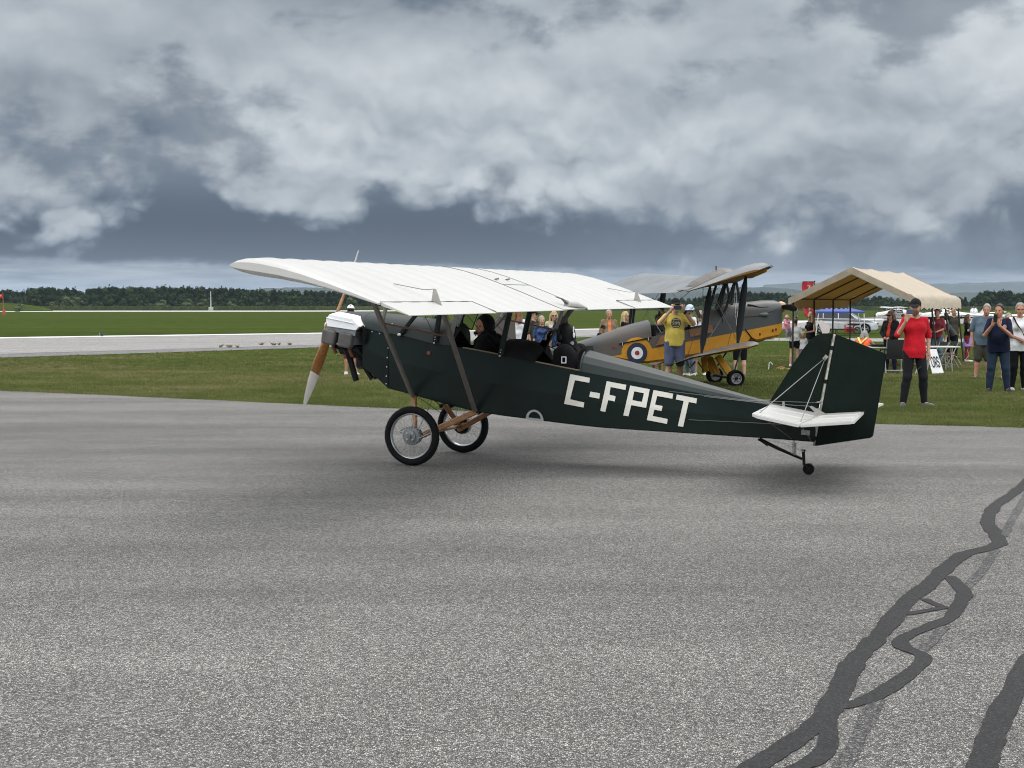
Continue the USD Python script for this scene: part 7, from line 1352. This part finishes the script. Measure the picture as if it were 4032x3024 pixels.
t = thing('walking_cane', 'black hooked walking cane leaning on the pale table beside the man in red', 'cane', gpt((3553 - CX) / FPX * 36.8, 36.8)); obj('shaft', tube([(0.16, 0.1, 0), (0.0, 0.0, 0.80), (0.005, 0, 0.85), (0.035, 0, 0.885), (0.085, 0, 0.885), (0.105, 0, 0.86)], 0.013, 8), BLACK, t)
# sandwich board with its lettering
SIGNW = pm('white_board', (0.70, 0.70, 0.70), 0.5, 0.04); c = gpt((3662 - CX) / FPX * 36.0, 36.0)
t = thing('sandwich_board', 'white sandwich board with tall black letters on the grass behind the man in red', 'sign', c, 48)
bh, bw = 0.66, 0.66
def board(sg): return loft([[(-bw / 2, sg * 0.24, 0), (bw / 2, sg * 0.24, 0), (bw / 2, sg * 0.255, 0), (-bw / 2, sg * 0.255, 0)], [(-bw / 2 + 0.05, sg * 0.03, bh), (bw / 2 - 0.05, sg * 0.03, bh), (bw / 2 - 0.05, sg * 0.045, bh), (-bw / 2 + 0.05, sg * 0.045, bh)]])
obj('panel', board(-1), SIGNW, t, smooth=False); obj('panel', board(1), SIGNW, t, smooth=False); obj('hinge', box((0, 0, bh - 0.01), (0.5, 0.07, 0.02)), STEEL, t)
tm = meshkit.text_mesh('ORS', 0.27, 0.003, True); tm.vertices[:, 0] -= tm.bounds.mean(0)[0]; tm.vertices[:, 0] *= 0.66; q = tm.vertices.copy(); sl_ = 0.21 / bh
tm.vertices = np.column_stack([q[:, 0], -0.2565 + (q[:, 1] + 0.20) * sl_ - q[:, 2], q[:, 1] + 0.20]); obj('lettering', tm, BLACK, t, smooth=False, label='tall black letters ORS')
# red banner
c = gpt((3205 - CX) / FPX * 54.0, 54.0); t = thing('feather_banner', 'tall red banner with white letters on a pole behind the tan tent', 'banner', c)
hz = EYE + (HZ - 1108) * 54 / FPX - c[2]; obj('pole', [tube([(0, 0, 0), (0, 0, hz + 0.03)], 0.016, 8), tube([(0.03, 0, hz), (-0.48, 0, hz - 0.01)], 0.010, 8)], BLACK, t)
def ban(u, v):
    z = hz - 0.02 - 1.38 * v / 20; x = -0.02 - 0.45 * u / 8 - 0.03 * math.sin(v * 0.5) - (0.16 * (v / 20) ** 2 if False else 0) + 0.10 * (v / 20) ** 2; return V(x, 0.03 * math.sin(u * 0.9 + v * 0.6), z + (0.05 * math.sin(u * 1.1) if v == 20 else 0))
obj('cloth', shell(ban, 9, 21, 0.004), pm('banner_red', (0.40, 0.014, 0.025), 0.6, 0.12), t, smooth=60)
for ch, k, hgt in (('Z', 0.17, 0.17), ('F', 0.76, 0.13), ('R', 0.90, 0.17)):
    m = meshkit.text_mesh(ch, hgt, 0.003); q = m.vertices.copy(); q[:, 0] -= m.bounds.mean(0)[0]; m.vertices = np.column_stack([q[:, 0] - 0.24 + 0.10 * k * k, -0.036 - q[:, 2], q[:, 1] + hz - 0.02 - 1.38 * k - hgt / 2]); obj('letter', m, SHW, t, smooth=False, label='white letter ' + ch)
# silver sport utility car
CARP = pm('silver_car_paint', (0.50, 0.51, 0.53), 0.25, 0.02, coat=0.8, metal=0.25); CARG = pm('car_glass', (0.012, 0.014, 0.018), 0.06, 0.05, coat=0.6); TRIMB = pm('black_plastic', (0.02, 0.02, 0.022), 0.5); LAMP = pm('lamp_clear', (0.62, 0.65, 0.68), 0.12, coat=0.8)
def suv(label, loc, rz, sc):
    t = thing('parked_car', label, 'car', loc, rz, scale=sc)
    side = [(-2.45, 0.42), (-2.50, 0.75), (-2.46, 1.02), (-2.36, 1.12), (-2.0, 1.14), (0.9, 1.06), (1.75, 0.98), (2.20, 0.88), (2.45, 0.68), (2.50, 0.45), (2.40, 0.30), (1.98, 0.28), (1.95, 0.46), (1.82, 0.66), (1.58, 0.74), (1.34, 0.66), (1.21, 0.46), (1.18, 0.28), (-1.12, 0.28), (-1.15, 0.46), (-1.28, 0.66), (-1.52, 0.74), (-1.76, 0.66), (-1.89, 0.46), (-1.92, 0.28), (-2.35, 0.32)]
    pg = Polygon(side); m = trimesh.creation.extrude_polygon(pg.buffer(-0.03).buffer(0.03), 1.0, engine='earcut'); m2 = trimesh.creation.extrude_polygon(pg.buffer(-0.05), 1.0, engine='earcut'); out = []
    for mm, hw in ((m, 0.93), (m2, 0.975)):
        q = mm.vertices; taper = 1 - 0.05 * np.clip((np.abs(q[:, 0]) - 1.7) / 0.8, 0, 1) ** 2 * 3; out.append(trimesh.Trimesh(np.column_stack([q[:, 0], (q[:, 2] - 0.5) * 2 * hw * taper, q[:, 1]]), mm.faces, process=False))
    obj('body', out, CARP, t, smooth=25)
    roof = [[(-2.30, 0.86), (-2.05, 0.80), (0.30, 0.80), (1.10, 0.86)], ]
    rings = []
    for k, z in ((0.0, 1.08), (0.55, 1.42), (0.9, 1.64), (1.0, 1.70)):
        xr, xf = -2.34 + 0.30 * k, 1.20 - 1.05 * k; hw = 0.90 - 0.17 * k; rings.append([(xr, -hw, z), (xf, -hw, z), (xf + 0.06, -hw * 0.6, z), (xf + 0.06, hw * 0.6, z), (xf, hw, z), (xr, hw, z)])
    obj('cabin', loft(rings), CARP, t, smooth=20)
    gl = lambda pts, y0: loft([[(x, y0 + s * (0.004 + 0.17 * ((1.08 - z) / 0.62) * (1 if y0 < 0 else 1) * 0 ), z) for x, z in pts] for s in (0,)] * 2) if False else None
    for s in (-1, 1):
        yy = lambda z: s * (0.90 - 0.17 * np.interp(z, [1.08, 1.42, 1.64, 1.70], [0, 0.55, 0.9, 1.0]) + 0.006)
        for pts in ([(-2.12, 1.16), (-1.42, 1.14), (-1.42, 1.58), (-2.0, 1.56)], [(-1.36, 1.14), (-0.34, 1.13), (-0.36, 1.60), (-1.36, 1.59)], [(-0.27, 1.13), (0.92, 1.10), (0.36, 1.56), (-0.29, 1.60)]):
            obj('window', loft([[(x, yy(z), z) for x, z in pts], [(x, yy(z) - s * 0.02, z) for x, z in pts]]), CARG, t, smooth=False)
        obj('mirror', [box((0.86, s * 1.02, 1.16), (0.14, 0.20, 0.15), bev=0.04)], CARP, t, smooth=30); obj('sill_trim', box((0.03, s * 0.965, 0.34), (2.2, 0.03, 0.10), bev=0.01), TRIMB, t)
        for x in (-0.28, 0.75): obj('door_seam', tube([(x, s * 0.979, 0.42), (x, s * 0.979, 1.04)], 0.006, 5), TRIMB, t)
        for x in (-0.55, 0.32): obj('door_handle', box((x, s * 0.985, 0.92), (0.20, 0.02, 0.035), bev=0.008), CARP, t, smooth=30)
        obj('headlight', box((2.18, s * 0.70, 0.80), (0.34, 0.34, 0.16), rot('y', 22), 0.05), LAMP, t, smooth=30); obj('fog_light', sphere((2.40, s * 0.66, 0.47), 0.09, 2, (0.7, 1.2, 0.8)), LAMP, t); obj('tail_light', box((-2.44, s * 0.80, 0.98), (0.10, 0.20, 0.26), bev=0.03), pm('tail_red', (0.30, 0.01, 0.01), 0.2), t)
        for x in (1.58, -1.52):
            w = grp('wheel', t); obj('tyre', lathe([(0.25, -0.11), (0.35, -0.115), (0.375, -0.08), (0.375, 0.08), (0.35, 0.115), (0.25, 0.11), (0.25, -0.11)], 'y', 36, (x, s * 0.86, 0.375)), RUBBER, w, smooth=40)
            obj('rim', [lathe([(0.225, -0.10), (0.255, -0.10), (0.255, 0.10), (0.225, 0.10), (0.225, -0.10)], 'y', 32, (x, s * 0.86, 0.375)), lathe([(0, -0.02), (0.06, -0.02), (0.06, 0.02), (0, 0.02)], 'y', 16, (x, s * 0.93, 0.375))] + [bar((x + 0.04 * math.cos(a), s * 0.93, 0.375 + 0.04 * math.sin(a)), (x + 0.235 * math.cos(a), s * 0.94, 0.375 + 0.235 * math.sin(a)), 0.03, 0.07, bev=0.01) for a in np.arange(5) * 2 * math.pi / 5 + 0.3], ALU, w, smooth=30)
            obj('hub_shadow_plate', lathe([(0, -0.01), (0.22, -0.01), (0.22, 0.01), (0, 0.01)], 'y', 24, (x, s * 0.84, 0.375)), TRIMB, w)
        obj('roof_rail', tube([(-1.85, s * 0.66, 1.70), (-1.75, s * 0.66, 1.76), (-0.05, s * 0.66, 1.76), (0.05, s * 0.66, 1.71)], 0.018, 8), TRIMB, t)
    obj('windscreen', loft([[(1.16, -0.76, 1.12), (1.16, 0.76, 1.12), (0.30, 0.66, 1.64), (0.30, -0.66, 1.64)], [(1.22, -0.74, 1.12), (1.22, 0.74, 1.12), (0.36, 0.64, 1.64), (0.36, -0.64, 1.64)]]), pm('windscreen_tint', (0.10, 0.13, 0.13), 0.06, coat=0.6), t, smooth=False)
    obj('grille', [box((2.44, 0, 0.74), (0.08, 0.95, 0.10), bev=0.02), box((2.47, 0, 0.56), (0.08, 1.05, 0.12), bev=0.02)], TRIMB, t, smooth=30); obj('bumper_lip', box((2.40, 0, 0.34), (0.22, 1.5, 0.14), bev=0.05), TRIMB, t, smooth=30); return t
suv('silver sport utility car parked beyond the tan tent, facing right', gpt((3320 - CX) / FPX * 94.5, 94.5), -17, 0.93)
# blue canopy beside the car
BLU = pm('blue_canopy_fabric', (0.020, 0.060, 0.30), 0.6, 0.12); c = gpt((3300 - CX) / FPX * 89.5, 89.5); t = thing('blue_canopy', 'low blue pop-up canopy on white legs in front of the silver car', 'canopy', c, -6); hz = EYE + (HZ - 1226) * 89 / FPX - c[2]; pk = EYE + (HZ - 1206) * 89 / FPX - c[2]; hw = 1.45
obj('roof', loft([[(-hw, -hw, hz - 0.10), (hw, -hw, hz - 0.10), (hw, hw, hz - 0.10), (-hw, hw, hz - 0.10)], [(-hw, -hw, hz), (hw, -hw, hz), (hw, hw, hz), (-hw, hw, hz)], [(-0.5, -0.5, hz + 0.8 * (pk - hz)), (0.5, -0.5, hz + 0.8 * (pk - hz)), (0.5, 0.5, hz + 0.8 * (pk - hz)), (-0.5, 0.5, hz + 0.8 * (pk - hz))], [(-0.04, -0.04, pk), (0.04, -0.04, pk), (0.04, 0.04, pk), (-0.04, 0.04, pk)]]), BLU, t, smooth=False)
for sx, sy, dx in ((-1, -1, -0.3), (1, -1, 0.12), (-1, 1, 0), (1, 1, 0.5)): obj('leg', tube([(sx * (hw - 0.05) + dx * 0.6, sy * (hw - 0.05), 0), (sx * (hw - 0.05), sy * (hw - 0.05), hz)], 0.03, 8), SHW, t)
# things standing before the car
c = on_ground(3243, 1316); mp_ = c[1] / FPX; t = thing('leaning_panel', 'pale pinkish board leaning before the rear wheel of the silver car', 'board', c); obj('panel', plate([(-22 * mp_, 46 * mp_), (-10 * mp_, 56 * mp_), (27 * mp_, 30 * mp_), (22 * mp_, 5 * mp_), (-4 * mp_, 0)], 0.03, (V(0, 0, 0), V(1, 0.15, 0), V(0, 0.12, 1))), pm('pinkish_board', (0.52, 0.46, 0.44), 0.6, 0.06), t, smooth=False); obj('edge_strip', tube([(-22 * mp_, 0, 46 * mp_), (-4 * mp_, 0, 0)], 0.02, 6), STRUTL, t)
c = on_ground(3281, 1313); t = thing('camp_chair', 'dark grey camp chair standing before the silver car', 'chair', c, 12); sf = pm('grey_canvas', (0.05, 0.06, 0.075), 0.8, 0.15)
obj('backrest', loft([[(-0.23, 0.12, 0.42), (0.23, 0.12, 0.42), (0.23, 0.14, 0.42), (-0.23, 0.14, 0.42)], [(-0.25, 0.22, 0.80), (0.25, 0.22, 0.80), (0.25, 0.24, 0.80), (-0.25, 0.24, 0.80)]]), sf, t); obj('seat', box((0, -0.08, 0.42), (0.46, 0.42, 0.03), bev=0.01), sf, t)
for s in (-1, 1): obj('leg', [tube([(s * 0.24, -0.28, 0), (s * 0.22, 0.14, 0.45)], 0.014, 6), tube([(s * 0.24, 0.2, 0), (s * 0.22, -0.28, 0.44)], 0.014, 6), tube([(s * 0.24, 0.2, 0.0), (s * 0.25, 0.23, 0.8)], 0.014, 6)], BLACK, t)
c = on_ground(3357, 1316); t = thing('generator_cart', 'red wheeled cart with a dark load standing before the front wheel of the silver car', 'cart', c, -8); RP = pm('cart_red', (0.26, 0.012, 0.016), 0.4)
obj('frame', [tube(pp, 0.03, 8) for pp in ([(-0.5, -0.2, 0.1), (-0.5, -0.2, 0.62), (0.05, -0.2, 0.62), (0.05, -0.2, 0.1), (-0.5, -0.2, 0.1)], [(-0.5, 0.2, 0.1), (-0.5, 0.2, 0.62), (0.05, 0.2, 0.62), (0.05, 0.2, 0.1), (-0.5, 0.2, 0.1)], [(-0.5, -0.2, 0.36), (0.05, -0.2, 0.36)])], RP, t); obj('engine', box((-0.22, 0, 0.32), (0.4, 0.32, 0.36), bev=0.04), RP, t, smooth=30); obj('wheel', [trimesh.creation.torus(0.20, 0.05, 28, 10).apply_transform(trimesh.transformations.rotation_matrix(math.pi / 2, [1, 0, 0])).apply_translation((0.28, -0.2, 0.26))] + [tube([(0.28, -0.2, 0.26), (0.28 + 0.2 * math.cos(a), -0.2, 0.26 + 0.2 * math.sin(a))], 0.014, 5) for a in np.arange(6) * math.pi / 3], pm('dusty_black', (0.04, 0.04, 0.04), 0.8), t)
obj('load', sphere((0.10, 0, 0.66), 0.30, 2, (1.5, 0.8, 0.28)), BLACK, t); obj('handle', tube([(0.05, 0.2, 0.5), (0.45, 0.2, 0.72), (0.52, 0.0, 0.74), (0.45, -0.2, 0.72)], 0.02, 6), BLACK, t)
# visiting aircraft on the far apron
PW = pm('aircraft_white', (0.72, 0.72, 0.72), 0.3, 0.03, coat=0.4); PR = pm('aircraft_red', (0.20, 0.018, 0.022), 0.35, coat=0.4); PBK = pm('aircraft_black', (0.016, 0.016, 0.018), 0.35, coat=0.3)
def plane(label, loc, rz, Ln, span, high=True, belly=None, stripe=None, text=None, strut=PW, sc=1.0, badge=False, finc=PW):
    """light aircraft pointing +x, standing on the ground at its wheels"""
    t = thing('light_aircraft', label, 'airplane', loc, rz, scale=sc); R = []
    L_ = Ln
    for k, zc, hw, hh in ((0.0, 0.98, 0.08, 0.10), (0.03, 0.98, 0.34, 0.30), (0.14, 0.98, 0.44, 0.40), (0.24, 1.06, 0.50, 0.50), (0.36, 1.12, 0.50, 0.56), (0.48, 1.08, 0.44, 0.46), (0.66, 1.02, 0.26, 0.28), (0.85, 0.98, 0.13, 0.16), (1.0, 0.96, 0.04, 0.10)):
        x = L_ * (0.30 - k); R.append([(x, hw * math.copysign(abs(math.cos(a)) ** 0.6, math.cos(a)), zc + hh * math.copysign(abs(math.sin(a)) ** 0.7, math.sin(a))) for a in np.linspace(0, 2 * math.pi, 20, endpoint=False)])
    obj('fuselage', loft(R), PW, t, smooth=50)
    if belly is not None:
        B = [[(x, y * 1.015, min(z, 0.98 - 0.10) - 0.006) for x, y, z in r] for r in R[1:-1]]; obj('belly', loft(B), belly, t, smooth=40)
    cz = 1.42
    for s in (-1, 1):
        for a, b in ((0.245, 0.31), (0.325, 0.42)):
            x0, x1 = L_ * (0.30 - a), L_ * (0.30 - b); obj('window', loft([[(x0, s * 0.495, 1.22), (x1, s * 0.47, 1.22), (x1 + 0.05, s * 0.40, 1.56), (x0 - 0.16, s * 0.40, 1.56)], [(x0, s * 0.515, 1.22), (x1, s * 0.49, 1.22), (x1 + 0.05, s * 0.42, 1.57), (x0 - 0.16, s * 0.42, 1.57)]]), CARG, t, smooth=False)
        if stripe is not None: obj('stripe', tube([(L_ * 0.27, s * 0.36, 0.92), (L_ * 0.16, s * 0.455, 0.96), (L_ * 0.0, s * 0.51, 1.02), (-L_ * 0.18, s * 0.45, 1.02), (-L_ * 0.36, s * 0.27, 1.0), (-L_ * 0.6, s * 0.10, 0.98)], 0.035, 6), stripe, t)
        zw = 1.72 if high else 0.74; ch = 1.35; rings = []
        for k in np.linspace(0, 1, 9):
            y = s * (0.30 + (span / 2 - 0.30) * k); c = ch * (1 - 0.12 * k) * (0.75 if k == 1 else 1); dh = (0.03 if high else 0.11) * k * 2.5; r = []
            for x in (0, 0.03, 0.12, 0.3, 0.6, 1.0): r.append((L_ * 0.10 - c * x, y, zw + dh + np.interp(x, AF[:, 0], AF[:, 1]) * c * 1.1))
            for x in (1.0, 0.6, 0.3, 0.12, 0.03): r.append((L_ * 0.10 - c * x, y, zw + dh + np.interp(x, AF[:, 0], AF[:, 2]) * c))
            rings.append(r)
        obj('wing', loft(rings), PW, t, smooth=40)
        if high: obj('wing_strut', [bar((L_ * 0.05, s * 0.48, 0.76), (L_ * 0.05, s * span * 0.30, 1.74), 0.08, 0.04, up=(0, 1, 0), bev=0.015), bar((-L_ * 0.04, s * 0.46, 0.78), (-L_ * 0.06, s * span * 0.30, 1.74), 0.06, 0.03, up=(0, 1, 0), bev=0.01)], strut, t)
        obj('tailplane', loft([[(-L_ * 0.60, s * 0.03, 1.0), (-L_ * 0.70, s * 0.03, 1.0), (-L_ * 0.70, s * 0.03, 0.97), (-L_ * 0.60, s * 0.03, 0.97)], [(-L_ * 0.63, s * 1.3, 1.0), (-L_ * 0.70, s * 1.3, 1.0), (-L_ * 0.70, s * 1.3, 0.97), (-L_ * 0.63, s * 1.3, 0.97)]]), PW, t)
        wg = grp('main_wheel', t); obj('tyre', lathe([(0.10, -0.07), (0.20, -0.075), (0.23, -0.04), (0.23, 0.04), (0.20, 0.075), (0.10, 0.07), (0.10, -0.07)], 'y', 24, (L_ * 0.06, s * 0.95, 0.23)), RUBBER, wg); obj('hub', lathe([(0, -0.06), (0.11, -0.06), (0.11, 0.06), (0, 0.06)], 'y', 16, (L_ * 0.06, s * 0.95, 0.23)), ALU, wg)
        obj('gear_leg', bar((L_ * 0.05, s * 0.35, 0.66), (L_ * 0.06, s * 0.93, 0.25), 0.09, 0.03, bev=0.01), strut if high else PW, t)
        if text: m = meshkit.text_mesh(text, 0.34, 0.004, True); q = m.vertices.copy(); q[:, 0] -= m.bounds.mean(0)[0]; obj('registration', trimesh.Trimesh(np.column_stack([-s * q[:, 0] * -1 * (1 if s < 0 else 1) * 1.0 - L_ * 0.30, s * (0.335 + q[:, 2]) - s * 0.10 * (-(-s * q[:, 0]) * 0 + 0), q[:, 1] + 0.90]) if False else np.column_stack([(-s * -1) * 0 + (q[:, 0] * (-s)) * -1 - L_ * 0.27, s * (0.375 - 0.13 * (-( (q[:, 0] * (-s)) * -1)) + q[:, 2]), q[:, 1] + 0.90]), m.faces, process=False), PBK, t, smooth=False)
        if badge: obj('badge', [lathe([(0, 0), (0.20, 0), (0.20, 0.012), (0, 0.012)], 'y', 24, (-L_ * 0.12, s * 0.485 - (0.012 if s < 0 else 0), 0.96))], pm('dark_red_badge', (0.10, 0.02, 0.02), 0.5), t)
    obj('fin', loft([[(-L_ * 0.55, 0.02, 1.02), (-L_ * 0.70, 0.02, 1.0), (-L_ * 0.73, 0.02, 1.86), (-L_ * 0.65, 0.02, 1.86)], [(-L_ * 0.55, -0.02, 1.02), (-L_ * 0.70, -0.02, 1.0), (-L_ * 0.73, -0.02, 1.86), (-L_ * 0.65, -0.02, 1.86)]]), finc, t, smooth=False)
    if stripe is not None: obj('fin_band', loft([[(-L_ * 0.60, 0.026, 1.36), (-L_ * 0.715, 0.026, 1.36), (-L_ * 0.722, 0.026, 1.60), (-L_ * 0.625, 0.026, 1.60)], [(-L_ * 0.60, -0.026, 1.36), (-L_ * 0.715, -0.026, 1.36), (-L_ * 0.722, -0.026, 1.60), (-L_ * 0.625, -0.026, 1.60)]]), stripe, t, smooth=False)
    pg = grp('propeller', t); obj('spinner', lathe([(0.11, -0.02), (0.10, 0.10), (0.0, 0.24)], 'x', 16, (L_ * 0.30, 0, 0.98)), PBK if high else PW, pg); obj('blade', [bar((L_ * 0.315, 0, 0.98 - 0.8), (L_ * 0.315, 0, 0.98 + 0.8), 0.11, 0.03, up=(1, 0, 0), bev=0.01)], PBK, pg); obj('windshield', loft([[(L_ * 0.085, -0.44, 1.30), (L_ * 0.085, 0.44, 1.30), (L_ * 0.02, 0.40, 1.70), (L_ * 0.02, -0.40, 1.70)], [(L_ * 0.10, -0.42, 1.30), (L_ * 0.10, 0.42, 1.30), (L_ * 0.035, 0.38, 1.70), (L_ * 0.035, -0.38, 1.70)]]), CARG, t, smooth=False)
    return t
def apx(px, y): return gpt((px - CX) / FPX * y, y)
plane('white high-wing light aircraft with dark red trim on the apron behind the man in red', apx(3520, 142.0), 176, 6.6, 9.6, True, stripe=PR, sc=0.96, badge=True)
plane('white low-wing aircraft with black belly and registration letters on the apron beyond the tent', apx(3705, 134.0), 172, 6.4, 8.4, False, belly=PBK, text='YLPX', sc=0.95)
plane('white high-wing aircraft with black struts behind the man in navy and woman in white', apx(3968, 66.0), 197, 6.2, 8.6, True, strut=PBK, stripe=PR, sc=0.80)
plane('small white aircraft far off on the apron above the girl in black', apx(3832, 196.0), -108, 6.4, 8.6, False, sc=1.0)
